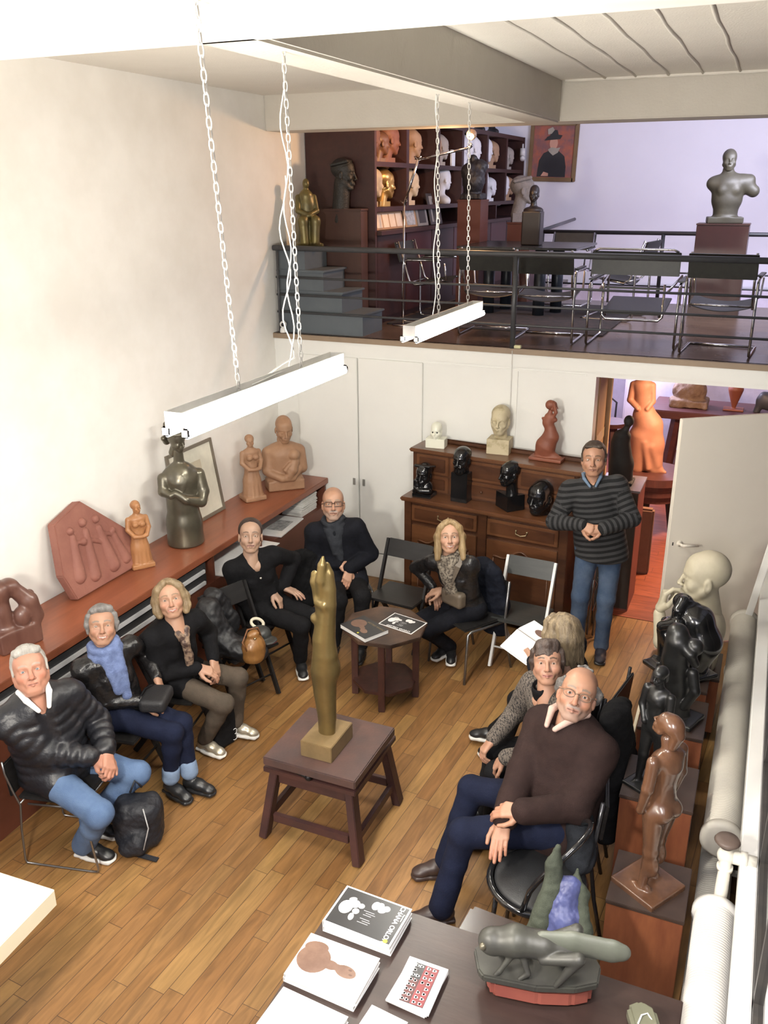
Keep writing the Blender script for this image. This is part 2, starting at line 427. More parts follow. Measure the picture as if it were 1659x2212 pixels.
M_wall = mat('plaster_white', (.90, .885, .845), rough=.8, c2=(.83, .81, .76), scale=2, bump=.03, bscale=60)
M_panel = mat('painted_panel', (.80, .80, .765), rough=.5, c2=(.78, .78, .745), scale=3, bump=.03)
M_ceil = mat('ceiling_paint', (.80, .77, .70), rough=.85, c2=(.77, .74, .67), scale=3, bump=.3, bscale=90)
M_beam = mat('beam_plaster', (.79, .75, .67), rough=.85, c2=(.76, .72, .64), scale=4, bump=.25, bscale=50)
M_lav = mat('upper_wall_paint', (.80, .79, .86), rough=.8, c2=(.78, .77, .84), scale=2)
M_rail = mat('grey_steel_paint', (.085, .088, .095), rough=.38, c2=(.07, .072, .08), scale=8)
M_step = mat('grey_blue_paint', (.17, .20, .225), rough=.55, c2=(.15, .18, .205), scale=4, bump=.05)
M_dark = mat('dark_void_paint', (.03, .025, .022), rough=.8)
def slab(name, a, b, m, **k): return structure(MB().bx(a, b, **k).build(name, m))
slab('floor', (LX-.15, -1.5, -.1), (RX+.3, WY+.06, 0), M_floor)
slab('wall_left', (LX-.15, -1.5, 0), (LX, UY+.15, ZC+.1), M_wall)
# ceiling, with the joints of its slabs modelled as low plaster ridges
cl = MB().bx((LX-.15, 2.9, ZC), (RX+.8, WY+.4, ZC+.12))
for i, x in enumerate([-1.4, -1.17, -.93, -.69, -.44, -.18, .06]):
    pts = [(x+.006*math.sin(j*1.7+i), 2.95+j*.28, ZC-.001) for j in range(17)]
    cl.tube(pts, [.008+.004*abs(math.sin(j*2.3+i*1.1)) for j in range(17)], 6)
cl.tube([(-1.7+j*.12, WY-.03, ZC-.004) for j in range(18)], [.012+.006*abs(math.sin(j*1.9)) for j in range(18)], 6)
structure(cl.build('ceiling', M_ceil))
slab('trim_1', (LX, 1.9, ZB), (RX+.8, 2.95, ZC+.1), M_wall, bev=.012)         # broad beam over the near end of the studio
bm_ = MB().bx((-1.98, 2.9, ZB), (-1.735, WY+.02, ZC+.1), bev=.012)
structure(bm_.build('trim_2', M_beam))                                        # beam that carries the lamps
slab('trim_3', (LX, WY, ZB+.01), (RX+.8, WY+.4, ZC+.1), M_beam, bev=.01)         # cross beam above the railing
# ---- wall under the upper floor, with a wide opening on the right
OX = -1.29
wl = MB()
wl.bx((LX, WY, 0), (OX, WY+.16, ZU-.05)); wl.bx((OX, WY, 2.20), (RX+.1, WY+.16, ZU-.05))
structure(wl.build('wall_back', M_panel))
slab('trim_4', (LX, WY-.015, 2.235), (RX+.1, WY+.02, ZU+.0), M_panel, bev=.004)
for i, (x0, x1, z0, z1) in enumerate([(-3.505, -2.865, .0, 2.215)]):
    pass
# cupboard doors in the corner
for i, (x0, x1) in enumerate([(-4.145, -3.512), (-3.498, -2.852)]):
    r = structure(MB().bx((x0, WY-.03, .27), (x1, WY-.002, 2.212), bev=.004).build('door_%d' % (i+1), M_panel))
    hx = x1-.045 if i == 0 else x0+.045
    MB().bx((hx-.014, WY-.034, .96), (hx+.014, WY-.0295, 1.03), bev=.002).build('handle_recess', mat('nickel_worn', (.5, .5, .47), .4, .7), r)
slab('baseboard_back', (-4.145, WY-.028, .0), (-2.0, WY-.002, .255), M_panel, bev=.003)
slab('trim_5', (-1.98, WY-.012, .0), (-1.965, WY, 2.2), M_panel)
slab('trim_6', (-2.84, WY-.008, 2.2), (-1.37, WY, 2.215), M_panel)
# ---- upper floor
slab('floor_upper', (LX, WY-.02, ZU-.04), (RX+1.6, UE, ZU), M_ufloor)
slab('floor_upper_side', (LX, UE, ZU-.04), (-2.9, UY, ZU), M_ufloor)
slab('trim_7', (LX, WY-.03, ZU-.05), (RX+.1, WY+.02, ZU-.004), mat('floor_edge_wood', (.30, .22, .15), .5))
slab('wall_upper_far', (LX, UY, 0), (RX+2.6, UY+.15, 5.6), M_lav)
slab('wall_upper_right', (RX+1.6, WY+.4, ZU-.04), (RX+1.7, UY, 5.6), M_lav)
slab('ceiling_upper', (LX, WY+.35, 4.95), (RX+2.6, UY+.15, 5.05), M_lav)
# ---- room behind the opening
slab('floor_back_room', (LX, WY+.05, -.08), (RX+1.9, 13.5, 0.0), M_bfloor)
slab('wall_back_room_far', (LX, 13.4, 0), (RX+1.9, 13.5, ZU-.04), mat('back_room_wall', (.66, .62, .72), .85))
slab('wall_back_room_left', (-2.9, WY+.16, 0), (-2.8, 13.4, ZU-.04), mat('back_room_wall2', (.55, .50, .52), .85))
slab('wall_back_room_right', (RX+1.8, WY+.16, 0), (RX+1.9, 13.4, ZU-.04), MATS['back_room_wall2'])
# reveal boards of the opening
slab('trim_8', (OX-.02, WY+.16, 0), (OX+.012, WY+.62, 2.2), mat('pale_plywood', (.42, .27, .14), .6, c2=(.34, .21, .11), scale=3, stretch=(1, 1, .2)))
slab('trim_9', (OX+.012, WY+.57, 0), (OX+.05, WY+.62, 2.2), mat('pine_batten', (.52, .36, .20), .6))
for z in (.9, 1.55): slab('trim_10', (OX+.010, WY+.17, z), (OX+.016, WY+.57, z+.09), mat('packing_tape', (.55, .42, .25), .35))
# ---- open door leaf
HG = Vector((0.24, 7.55, 0)); FE = Vector((-.536, 6.985, 0)); dv = (FE-HG); dl = dv.length; dang = math.atan2(dv.y, dv.x)
M_door = mat('cream_door_paint', (.92, .86, .75), rough=.45, c2=(.90, .84, .73), scale=2)
dr = empty('door_3', HG); dr['kind'] = 'structure'; dr.rotation_euler = (0, 0, dang)
MB().bx((0.0, -.02, .02), (dl, .02, 2.02), bev=.003).build('door_leaf', M_door, dr)
hz = .98
hd = MB().cyl((dl-.10, .02, hz), (dl-.10, .075, hz), .012); hd.tube([(dl-.10, .07, hz), (dl-.14, .078, hz-.002), (dl-.24, .075, hz-.012)], [.013, .012, .010])
hd.lathe([(.026, 0), (.026, .006)], c=(dl-.10, .021, hz), axis=(0, 1, 0)); hd.build('door_handle', mat('cream_plastic', (.82, .76, .66), .3), dr)
MB().bx((dl-.045, .0195, hz-.012), (dl-.035, .0215, hz+.016)).build('keyhole', M_dark, dr)
# ---- railing of the upper floor
rl = empty('railing', (-2.0, WY-.005, ZU), 'long grey steel railing with round posts along the near edge of the upper floor', 'railing')
o = rl.location
def rp(x, z): return Vector((x, WY-.005, z))-o
MB().tube([rp(LX+.03, 3.185), rp(RX+.1, 3.175)], .025, 14).build('handrail', M_rail, rl)
for k, z in enumerate((2.92, 2.76, 2.60)): MB().tube([rp(LX+.05, z), rp(RX+.1, z-.01)], .0105, 8).build('rail_bar', M_rail, rl)
MB().cyl(rp(-2.03, 2.38), rp(-2.03, 3.18), .023).build('post', M_rail, rl)
MB().cyl(rp(LX+.07, 2.38), rp(LX+.07, 3.18), .012).build('post', M_rail, rl)
# railing at the far stair of the upper floor
r2 = empty('railing', (-1.0, 11.08, ZU), 'dark steel railing in front of the far lavender wall upstairs', 'railing')
o2 = r2.location
MB().tube([Vector((-2.75, 11.08, 3.20))-o2, Vector((RX+1.4, 11.08, 3.20))-o2], .024, 12).build('handrail', mat('black_steel', (.03, .03, .033), .35), r2)
MB().tube([Vector((-2.75, 11.08, 3.20))-o2, Vector((-2.83, 13.5, 3.27))-o2], .022, 12).build('handrail', M_rail, r2)
for z in (2.92, 2.76, 2.6): MB().tube([Vector((-2.75, 11.08, z))-o2, Vector((RX+1.4, 11.08, z))-o2], .010, 8).build('rail_bar', MATS['black_steel'], r2)
for x in (-2.7, -1.28, .9): MB().cyl(Vector((x, 11.08, ZU))-o2, Vector((x, 11.08, 3.20))-o2, .022).build('post', MATS['black_steel'], r2)
# ---- grey painted stair in the left corner of the upper floor
st = empty('staircase', (-4.0, 7.8, ZU), 'grey blue painted wooden steps climbing to the left wall upstairs', 'stairs')
o3 = st.location
for k in range(4):
    x1 = -3.50-.22*k; z0 = .19*k
    x1 = [-3.47, -3.68, -3.87, -4.06][k]
    MB().bx(Vector((LX+.02, 7.53, ZU+z0+(.0 if k == 0 else .002)))-o3, Vector((x1-.02, 7.98, ZU+z0+.185))-o3).build('riser_block', M_step, st)
    MB().bx(Vector((LX+.02, 7.51, ZU+z0+.186))-o3, Vector((x1, 8.0, ZU+z0+.206))-o3, bev=.004).build('tread', M_step, st)
# ---- glazed side on the right
M_white = mat('white_gloss_paint', (.88, .87, .83), rough=.35, c2=(.85, .84, .80), scale=3)
M_black = mat('black_steel_frame', (.035, .033, .032), rough=.5, c2=(.05, .045, .04), scale=14)
slab('wall_right', (RX+.004, -1.5, 0), (RX+.14, WY, .72), mat('sill_wall_dark', (.16, .14, .12), .8))
slab('trim_11', (RX-.10, -1.5, .70), (RX-.022, WY-.02, .80), M_white, bev=.006)
wd = MB()
for y in (1.2, 2.0, 2.8, 3.6, 4.4, 5.2, 6.0, 6.8): wd.bx((RX-.02, y, .76), (RX+.02, y+.04, 4.4))
for z in (.80, 1.6, 2.5, 3.4): wd.bx((RX-.02, -1.5, z-.02), (RX+.02, WY, z+.03))
win = structure(wd.build('window_1', M_black))
g, N, L, B = newmat('window_glass'); B.inputs['Transmission Weight'].default_value = 1; B.inputs['Roughness'].default_value = .03; B.inputs['IOR'].default_value = 1.3
MB().bx((RX-.002, -1.5, .80), (RX+.003, WY, 4.4)).build('pane', g, win)
# ribbed white panel standing outside the glass
rb = MB()
for k in range(90): rb.cyl((RX+.32, 1.6+k*.032, -.3), (RX+.32, 1.6+k*.032, 1.15), .014, 8)
rb.bx((RX+.33, 1.5, -.3), (RX+.36, 4.6, 1.15))
tag(rb.build('outdoor_shutter', M_white, org=(RX+.34, 3, 0)), 'white ribbed shutter seen through the glass at the right edge', 'shutter')
slab('floor_yard', (RX+.14, -1.5, -.4), (RX+2.5, WY, -.3), M_dark)
slab('wall_yard', (RX+2.4, -1.5, -.3), (RX+2.5, WY, 5), mat('yard_wall', (.12, .11, .10), .9))
# ================================================================== furniture
M_sb = mat('sideboard_mahogany', (.36, .115, .055), rough=.32, c2=(.27, .085, .042), scale=2.2, stretch=(6, .6, 3), detail=6, bump=.03, coat=.15)
M_sbd = mat('sideboard_body', (.23, .07, .038), rough=.45, c2=(.18, .055, .03), scale=2.2, stretch=(3, .6, 3))
M_dress = mat('dresser_walnut', (.155, .060, .026), rough=.33, c2=(.085, .031, .015), scale=2.4, stretch=(1, 4, 4), detail=6, bump=.03, coat=.2)
M_dress2 = mat('dresser_walnut_light', (.24, .10, .042), rough=.33, c2=(.16, .06, .025), scale=2.4, stretch=(1, 4, 4), detail=6, coat=.2)
M_brass = mat('aged_brass', (.40, .33, .20), rough=.35, metal=.9)
M_chrome = mat('chrome', (.72, .72, .72), rough=.12, metal=1.0)
M_steel = mat('dull_steel', (.42, .42, .42), rough=.3, metal=.9)
M_blkwood = mat('black_stained_wood', (.028, .026, .026), rough=.45, c2=(.018, .017, .017), scale=5, stretch=(1, 8, 8))
M_leather = mat('black_leather', (.030, .032, .028), rough=.42, c2=(.020, .022, .02), scale=20, bump=.15, bscale=180)
M_gwood = mat('charcoal_wood', (.055, .058, .055), rough=.4, c2=(.042, .045, .043), scale=5, stretch=(1, 8, 8))
M_wpaint = mat('white_wood_paint', (.80, .80, .78), rough=.4)
M_paper = mat('paper_white', (.85, .85, .84), rough=.7, c2=(.80, .80, .79), scale=40)
M_pages = mat('page_edges', (.80, .79, .76), rough=.8, c2=(.66, .65, .62), scale=30, stretch=(1, 1, 14))
# ---- long low sideboard on the left wall
sb = empty('sideboard', (-4.12, 5.0, 0), 'long red-brown sideboard shelf running the whole left wall under the sculptures', 'sideboard'); O = sb.location.copy()
XF = -3.86
def B(parent, name, m, *boxes, bev=0.0):
    mb = MB()
    for a, b in boxes: mb.bx(Vector(a)-O, Vector(b)-O, bev=bev)
    return mb.build(name, m, parent)
B(sb, 'top', M_sb, ((LX+.005, 1.4, .945), (XF+.02, 7.42, 1.0)), bev=.004)
B(sb, 'carcass', M_sbd, ((LX+.005, 1.42, 0), (LX+.03, 7.40, .944)), ((LX+.03, 1.42, 0), (XF-.0, 7.40, .72)), ((LX+.03, 5.40, .72), (XF, 5.425, .944)), ((LX+.03, 7.375, .72), (XF, 7.40, .944)), ((LX+.03, 1.42, .72), (XF, 1.45, .944)), ((LX+.03, 6.17, .72), (XF-.02, 6.19, .944)))
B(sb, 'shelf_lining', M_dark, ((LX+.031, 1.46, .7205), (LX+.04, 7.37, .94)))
# wide shallow black drawers with pale front rails
k = 0
for y0 in np.arange(1.5, 5.3, .64):
    y1 = min(y0+.62, 5.39)
    for z0 in (.735, .835):
        dw = B(sb, 'drawer', mat('drawer_black', (.03, .03, .032), .45), ((LX+.06, y0, z0), (XF-.012, y1, z0+.085)))
        B(dw, 'drawer_rail', mat('drawer_rail_grey', (.62, .62, .63), .4), ((XF-.013, y0+.03, z0+.006), (XF+.004, y1-.03, z0+.034)))
# ---- papers in the open compartments
def paper_pile(y0, y1, x0, x1, z0, n, label, grp, th=.012):
    for i in range(n):
        mb = MB(); a = random.uniform(-.02, .02)
        o = MB().box((0, 0, th/2), (x1-x0, y1-y0, th*.92), bev=.001).build('magazine', M_pages if i < n-1 else M_paper)
        o.location = ((x0+x1)/2+random.uniform(-.008, .008), (y0+y1)/2+a*.5, z0+i*th+.0005); o.rotation_euler = (0, 0, a*1.5)
        ordw = ['topmost', 'second', 'third', 'fourth', 'fifth', 'sixth', 'seventh', 'eighth', 'ninth', 'tenth', 'eleventh', 'twelfth', 'thirteenth', 'fourteenth', 'lowest'][n-1-i]; tag(o, ordw+' white magazine, counted from the top, of the pile in the sideboard opening', 'magazine', grp)
paper_pile(6.98, 7.28, -4.12, -3.90, .72, 15, 'white magazine in the pile at the right end of the sideboard opening', 'magazines piled in the sideboard opening')
def flat_print(name, c, size, rot, label, pic=None, thick=.004, z=None):
    r = MB().box((0, 0, thick/2), (size[0], size[1], thick)).build(name, M_paper); r.location = c; r.rotation_euler = rot
    tag(r, label, 'print')
    if pic:
        for (px, py, sx, sy, m) in pic:
            MB().box((px, py, thick+.0006), (sx, sy, .001)).build('picture', m, r)
    return r
M_grey1 = mat('print_grey', (.25, .25, .25), .6, c2=(.55, .55, .55), scale=30)
flat_print('print_sheet', (-4.0, 6.68, .7215), (.30, .5, 0), (0, 0, .08), 'printed sheet with a grey picture lying flat in the sideboard opening', [(0.02, 0, .16, .26, M_grey1)], .012)
flat_print('print_sheet', (-3.98, 6.0, .7215), (.42, .62, 0), (0, 0, .0), 'big blank white sheet sticking out of the sideboard opening', None, .006)
o = MB().box((0, 0, .09), (.26, .006, .18)).build('display_card', M_paper); o.location = (-4.02, 6.14, .7285); tag(o, 'upright white card with a line drawing in the sideboard opening', 'card')
MB().box((0, -.004, .09), (.18, .001, .10)).build('drawing', mat('faint_sketch', (.55, .56, .6), .6, c2=(.82, .82, .82), scale=18), o)
flat_print('print_sheet', (-3.98, 5.62, .7215), (.26, .26, 0), (0, 0, .1), 'small white sheet next to the black drawers in the sideboard', None, .008)

# ---- walnut dresser
dr = empty('dresser', (-2.08, 6.915, 0), 'dark carved walnut dresser with raised back against the white wall', 'dresser', rz=-.10)
O = Vector((0, 0, 0)); DW = 1.58; h = DW/2
B(dr, 'carcass', M_dress, ((-h+.03, .02, .08), (h-.03, .44, 1.04)), ((-h+.02, .0, 0), (-h+.09, .07, 1.04)), ((h-.09, .0, 0), (h-.02, .07, 1.04)), ((-h+.02, .40, 0), (-h+.09, .47, .1)), ((h-.09, .4, 0), (h-.02, .47, .1)), ((-.04, .0, .1), (.04, .04, 1.04)), ((-h+.05, .005, .04), (h-.05, .03, .13)), bev=.004)
B(dr, 'counter_top', M_dress2, ((-h-.01, -.035, 1.04), (h+.01, .455, 1.08)), bev=.012)
for s in (-1, 1):
    x0, x1 = (-h+.10, -.05) if s < 0 else (.05, h-.10)
    dw = B(dr, 'drawer', M_dress2, ((x0, -.008, .86), (x1, .03, 1.01)), bev=.004)
    B(dw, 'drawer_panel', M_dress, ((x0+.03, -.014, .885), (x1-.03, -.004, .985)), bev=.004)
    xc = (x0+x1)/2
    mb = MB().tube([(xc-.05, -.018, .945), (xc-.045, -.035, .925), (xc, -.042, .915), (xc+.045, -.035, .925), (xc+.05, -.018, .945)], .005, 8)
    mb.ball((xc-.05, -.016, .947), .009, 10, 6); mb.ball((xc+.05, -.016, .947), .009, 10, 6); mb.build('handle', M_brass, dw)
    dd = B(dr, 'door', M_dress2, ((x0, -.006, .15), (x1, .03, .82)), bev=.004)
    # arched sunk panel: raised scalloped frame with the panel set back
    mb = MB(); n = 24; top = []
    for i in range(n+1):
        t = i/n; top.append((x0+.07+(x1-x0-.14)*t, .66+.075*math.sin(PI*t)**2+.02*math.cos(4*PI*t)))
    T = Matrix.Rotation(PI/2, 4, 'X')
    mb.prism([(x0+.07, .21)]+[(x1-.07, .21)]+top[::-1], .006, .012, T=T, bev=.003)
    mb.build('door_panel', M_dress, dd)
    tb = MB(); tb.tube([(a, -.014, b) for a, b in top], .009, 8); tb.tube([(x0+.07, -.012, .66), (x0+.07, -.012, .21), (x1-.07, -.012, .21), (x1-.07, -.012, .66)], .006, 6)
    tb.build('door_moulding', M_dress2, dd)
B(dr, 'hutch', M_dress, ((-h+.01, .19, 1.08), (h-.01, .45, 1.455)), bev=.004)
B(dr, 'hutch_top', M_dress2, ((-h-.015, .155, 1.455), (h+.015, .455, 1.49)), bev=.01)
mb = MB().bx((-h+.02, .432, 1.49), (h-.02, .452, 1.535), bev=.01)
mb.build('back_ledge', M_dress, dr)
for i, (x0, x1) in enumerate([(-h+.05, -.42), (-.40, .22), (.24, h-.05)]):
    for z0, z1 in ((1.10, 1.25), (1.265, 1.44)):
        if i == 1 or z0 < 1.2 or True:
            f = B(dr, 'hutch_drawer', M_dress2, ((x0, .180, z0), (x1, .2, z1)), bev=.004)
            B(f, 'panel', M_dress, ((x0+.03, .175, z0+.025), (x1-.03, .185, z1-.025)), bev=.004)
            if z0 < 1.2: MB().ball(((x0+x1)/2, .165, (z0+z1)/2), .013, 10, 8).build('knob', M_dress, f)

# ---- sculptor's turntable stand in the middle
M_stand = mat('stand_paint', (.095, .038, .032), rough=.5, c2=(.055, .026, .026), scale=4, stretch=(1, 1, 1), bump=.12, bscale=40)
M_standt = mat('stand_top_worn', (.115, .060, .050), rough=.42, c2=(.06, .042, .042), scale=5, bump=.12, bscale=60, lo=.3, hi=.7)
ts = empty('turntable_stand', (-2.09, 3.98, 0), 'dark red wooden turntable stand with splayed legs in the middle of the floor', 'stand')
MB().box((.022, -.048, .59), (.59, .575, .055), bev=.006).build('tabletop', M_standt, ts)
fr = MB().box((-.01, .02, .485), (.60, .60, .035), bev=.004)
for sx, sy in ((-1, -1), (1, -1), (1, 1), (-1, 1)):
    b = MB().bar((sx*.24-.01, sy*.235+.02, .50), (sx*.315-.01, sy*.30+.02, .001), .075, .05, up=(sx, 0, .2), bev=.004); b.build('leg', M_stand, ts)
for s in (-1, 1):
    MB().box((-.01, s*.245+.02, .43), (.44, .035, .09), bev=.003).build('rail', M_stand, ts)
    MB().box((s*.245-.01, .02, .43), (.035, .44, .09), bev=.003).build('rail', M_stand, ts)
    MB().box((-.01, s*.285+.02, .15), (.50, .03, .055), bev=.003).build('stretcher', M_stand, ts)
    MB().box((s*.29-.01, .02, .15), (.03, .50, .055), bev=.003).build('stretcher', M_stand, ts)
fr.build('frame_top', M_stand, ts)
mb = MB().lathe([(.20, .503), (.20, .515), (.05, .535), (.05, .562)], c=(0, 0, 0), n=32); mb.tube([(-.2, -.27, .54), (-.05, -.285, .53), (.0, -.29, .525)], .012, 8); mb.ball((.0, -.29, .525), .022, 10, 8)
mb.build('turntable_iron', mat('black_iron', (.02, .02, .022), .45, .6), ts)

# ---- octagonal table
M_oct = mat('octagon_table_wood', (.14, .075, .045), rough=.38, c2=(.035, .022, .018), scale=3.2, detail=7, bump=.1, lo=.38, hi=.66)
M_octleg = mat('octagon_leg_wood', (.10, .035, .025), rough=.42, c2=(.06, .024, .018), scale=5, stretch=(4, 4, 1))
ot = empty('octagonal_table', (-2.37, 5.45, 0), 'low octagonal dark wooden table with a lower shelf, books on top', 'table', rz=math.radians(8))
R8 = .325
poly = [(R8*math.cos(PI/8+i*PI/4), R8*math.sin(PI/8+i*PI/4)) for i in range(8)]
MB().prism(poly, .575, .605, bev=.004).build('tabletop', M_oct, ot)
for a in (0, PI/2, PI, 3*PI/2):
    c = (.235*math.cos(a+.15), .235*math.sin(a+.15)); MB().box((c[0], c[1], .288), (.05, .05, .574), rot=a+.15, bev=.004).build('leg', M_octleg, ot)
MB().prism([(x*.78, y*.78) for x, y in poly], .13, .155, bev=.003).build('lower_shelf', M_octleg, ot)

# ---- dark table at the bottom of the picture and the cream table at the left
M_tab = mat('dark_tabletop', (.080, .048, .040), rough=.35, c2=(.058, .035, .030), scale=3, stretch=(1, 5, 1), detail=6, bump=.05)
dt = empty('display_table', (-.55, 2.3, 0), 'dark brown display table with books at the bottom edge', 'table')
O = dt.location.copy()
B(dt, 'tabletop', M_tab, ((-1.425, 1.75, .71), (.04, 2.78, .75)), bev=.003)
B(dt, 'apron', M_tab, ((-1.36, 1.80, .62), (-.02, 2.72, .71)))
for x, y in ((-1.33, 2.68), (-.06, 2.68), (-1.33, 1.82), (-.06, 1.82)): B(dt, 'leg', M_tab, ((x-.03, y-.03, 0), (x+.03, y+.03, .62)))
ct = empty('cream_table', (-3.2, 1.9, 0), 'cream coloured thick table corner at the lower left edge', 'table'); O = ct.location.copy()
M_cream = mat('cream_laminate', (.83, .77, .58), rough=.4, c2=(.80, .74, .55), scale=3)
mb = MB(); mb.M = Matrix.Rotation(math.radians(3), 4, 'Z'); mb.bx((-.55, -.75, .66), (.605, .34, .75), bev=.004); mb.build('tabletop', M_cream, ct)
for x, y in ((.25, .0), (.25, -.6), (-.5, .0), (-.5, -.6)): MB().bx((x-.03, y-.03, 0), (x+.03, y+.03, .66)).build('leg', M_cream, ct)

# ---- folding wooden chairs (front of the seat towards -Y)
def folding_chair(loc, rz, mf, ms, label, wdt=.40, pale=True):
    r = empty('folding_chair', loc, label, 'chair', rz=rz)
    for s in (-1, 1):
        MB().bar((s*wdt/2, -.02, .012), (s*wdt/2, .34, .87), .022, .042, up=(0, -1, .3), bev=.003).build('back_post', mf, r)
        MB().bar((s*(wdt/2-.03), .42, .012), (s*(wdt/2-.03), .10, .44), .02, .038, up=(0, 1, .3), bev=.003).build('leg', mf, r)
    MB().box((0, .155, .452), (wdt+.01, .41, .022), rot=Matrix.Rotation(math.radians(-2), 4, 'X'), bev=.006).build('seat', ms, r)
    MB().box((0, .318, .80), (wdt-.02, .016, .155), rot=Matrix.Rotation(math.radians(-22), 4, 'X'), bev=.004).build('backrest', ms, r)
    MB().cyl((-wdt/2, .04, .17), (wdt/2, .04, .17), .008, 8).build('stretcher', mf, r)
    MB().cyl((-wdt/2+.03, .36, .12), (wdt/2-.03, .36, .12), .008, 8).build('stretcher', mf, r)
    return r
folding_chair((-1.545, 6.17, 0), -.06, M_wpaint, M_gwood, 'empty folding chair with white frame and dark grey seat in front of dresser')
folding_chair((-2.60, 6.12, 0), -.10, M_blkwood, M_blkwood, 'empty black folding wooden chair between the bald man and the blonde woman', .43)
folding_chair((-3.22, 4.93, 0), math.radians(70), M_blkwood, M_blkwood, 'black folding chair holding the tan bag and jacket on its seat', .41)
folding_chair((-3.365, 3.82, 0), math.radians(98), M_blkwood, M_blkwood, 'black folding chair under the woman with the blue scarf', .40)
folding_chair((-3.31, 4.33, 0), math.radians(102), M_blkwood, M_blkwood, 'black folding chair under the woman in the beige blouse', .40)
folding_chair((-3.31, 5.43, 0), math.radians(75), M_blkwood, M_blkwood, 'black folding chair under the seated woman dressed all in black', .40)

# ---- tube chairs of the lower room
def tube_chair(loc, rz, label, mt, ms, wire=False, wd=.45, hb=.80, name='metal_chair'):
    r = empty(name, loc, label, 'chair', rz=rz)
    h = wd/2
    if wire:                                    # sled base: one wire loop on each side
        for s in (-1, 1):
            MB().tube([(s*h, .24, hb), (s*h, .235, .62), (s*h, .20, .50), (s*h, .17, .42), (s*h, .19, .25), (s*h, .20, .03), (s*h, .19, .008), (s*h, .10, .007), (s*h, -.22, .007), (s*h, -.255, .012), (s*h, -.26, .04), (s*h, -.235, .25), (s*h, -.215, .43), (s*h, -.20, .445), (s*h, .12, .435)], .0065, 8).build('side_frame', mt, r)
        MB().cyl((-h, -.205, .44), (h, -.205, .44), .006, 8).build('cross_bar', mt, r)
        MB().cyl((-h, .17, .43), (h, .17, .43), .006, 8).build('cross_bar', mt, r)
    else:
        for s in (-1, 1):
            MB().tube([(s*h, .22, hb), (s*h, .19, .46), (s*h*1.03, .22, .24), (s*h*1.06, .27, .0)], .011, 8).build('rear_leg', mt, r)
            MB().tube([(s*h, .17, .44), (s*h, -.16, .445), (s*h, -.19, .43), (s*h*1.03, -.22, .0)], .011, 8).build('front_leg', mt, r)
    MB().box((0, -.01, .458), (wd-.02, .40, .022), bev=.01).build('seat', ms, r)
    MB().box((0, .235, hb-.13), (wd-.01, .018, .22), rot=Matrix.Rotation(math.radians(-5), 4, 'X'), bev=.008).build('backrest', ms, r)
    return r
tube_chair((-3.43, 3.19, 0), math.radians(103), 'chrome wire sled chair under the white haired man', M_steel, M_blkwood, wire=True, wd=.42, hb=.70, name='wire_chair')
tube_chair((-1.93, 6.13, 0), math.radians(-32), 'grey metal chair under the blonde woman, coat on its back', M_steel, M_blkwood, hb=.78)
tube_chair((-3.14, 6.28, 0), math.radians(38), 'dark metal chair under the bald man, jacket over its back', mat('gunmetal', (.12, .12, .125), .4, .6), M_blkwood, hb=.80)
tube_chair((-.70, 3.90, 0), math.radians(-80), 'black metal chair with curved back under the man in brown sweater', mat('black_gloss_tube', (.02, .02, .022), .15), M_blkwood, hb=.84)
tube_chair((-.79, 4.49, 0), math.radians(-75), 'black metal chair under the woman in the patterned cardigan', MATS['black_gloss_tube'], M_blkwood, hb=.80)
tube_chair((-.79, 5.00, 0), math.radians(-100), 'black metal chair under the woman seen from behind', MATS['black_gloss_tube'], M_blkwood, hb=.80)
# folded chairs leaning behind the standing man
for i, x in enumerate((-1.17, -1.12, -1.07, -1.02)):
    r = empty('folded_chair', (x, 7.02, 0), ['leftmost', 'second from the left', 'third from the left', 'rightmost'][i]+' of the folded metal chairs leaning behind the standing man', 'chair', 'folded chairs behind the standing man')
    MB().tube([(0, 0, .01), (0, .2, .8)], .009, 8).build('frame', M_steel, r)
    MB().tube([(.0, .24, .01), (0, .05, .8)], .009, 8).build('frame', M_steel, r)
    MB().tube([(-.02, .0, .25), (.02, .2, .42), (-.01, .05, .55)], .006, 6).build('frame', M_steel, r)
# round seated black lacquer chair
M_lacq = mat('black_lacquer', (.012, .012, .013), rough=.08, coat=.6)
rc = empty('bentwood_chair', (-.70, 3.50, 0), 'empty black lacquered chair with round padded seat beside the brown sweater man', 'chair', rz=math.radians(-100))
def ring_pts(r, z, n=40, sx=1, sy=1): return [(r*sx*math.cos(2*PI*i/n), r*sy*math.sin(2*PI*i/n), z) for i in range(n)]
MB().tube(ring_pts(.235, .45), .018, 10, closed=True).build('seat_ring', M_lacq, rc)
MB().tube(ring_pts(.215, .425), .012, 8, closed=True).build('seat_ring', M_lacq, rc)
MB().lathe([(.0, .43), (.19, .43), (.212, .445), (.212, .462), (.20, .472), (.0, .474)], n=40).build('seat', mat('dark_grey_leather', (.05, .052, .055), .45, c2=(.04, .04, .043), scale=12, bump=.1, bscale=150), rc)
for a in (.9, 2.24, 4.0, 5.4):
    MB().tube([(.2*math.cos(a), .2*math.sin(a), .44), (.235*math.cos(a), .235*math.sin(a), .0)], [.014, .011], 10).build('leg', M_lacq, rc)
bp_ = [(.235*math.cos(t), .235*math.sin(t), .45+.40*math.sin((t-.1)/(PI-.2)*PI)**.55) for t in np.linspace(.1, PI-.1, 22)]
MB().tube(bp_, .014, 10).build('backrest_hoop', M_lacq, rc)
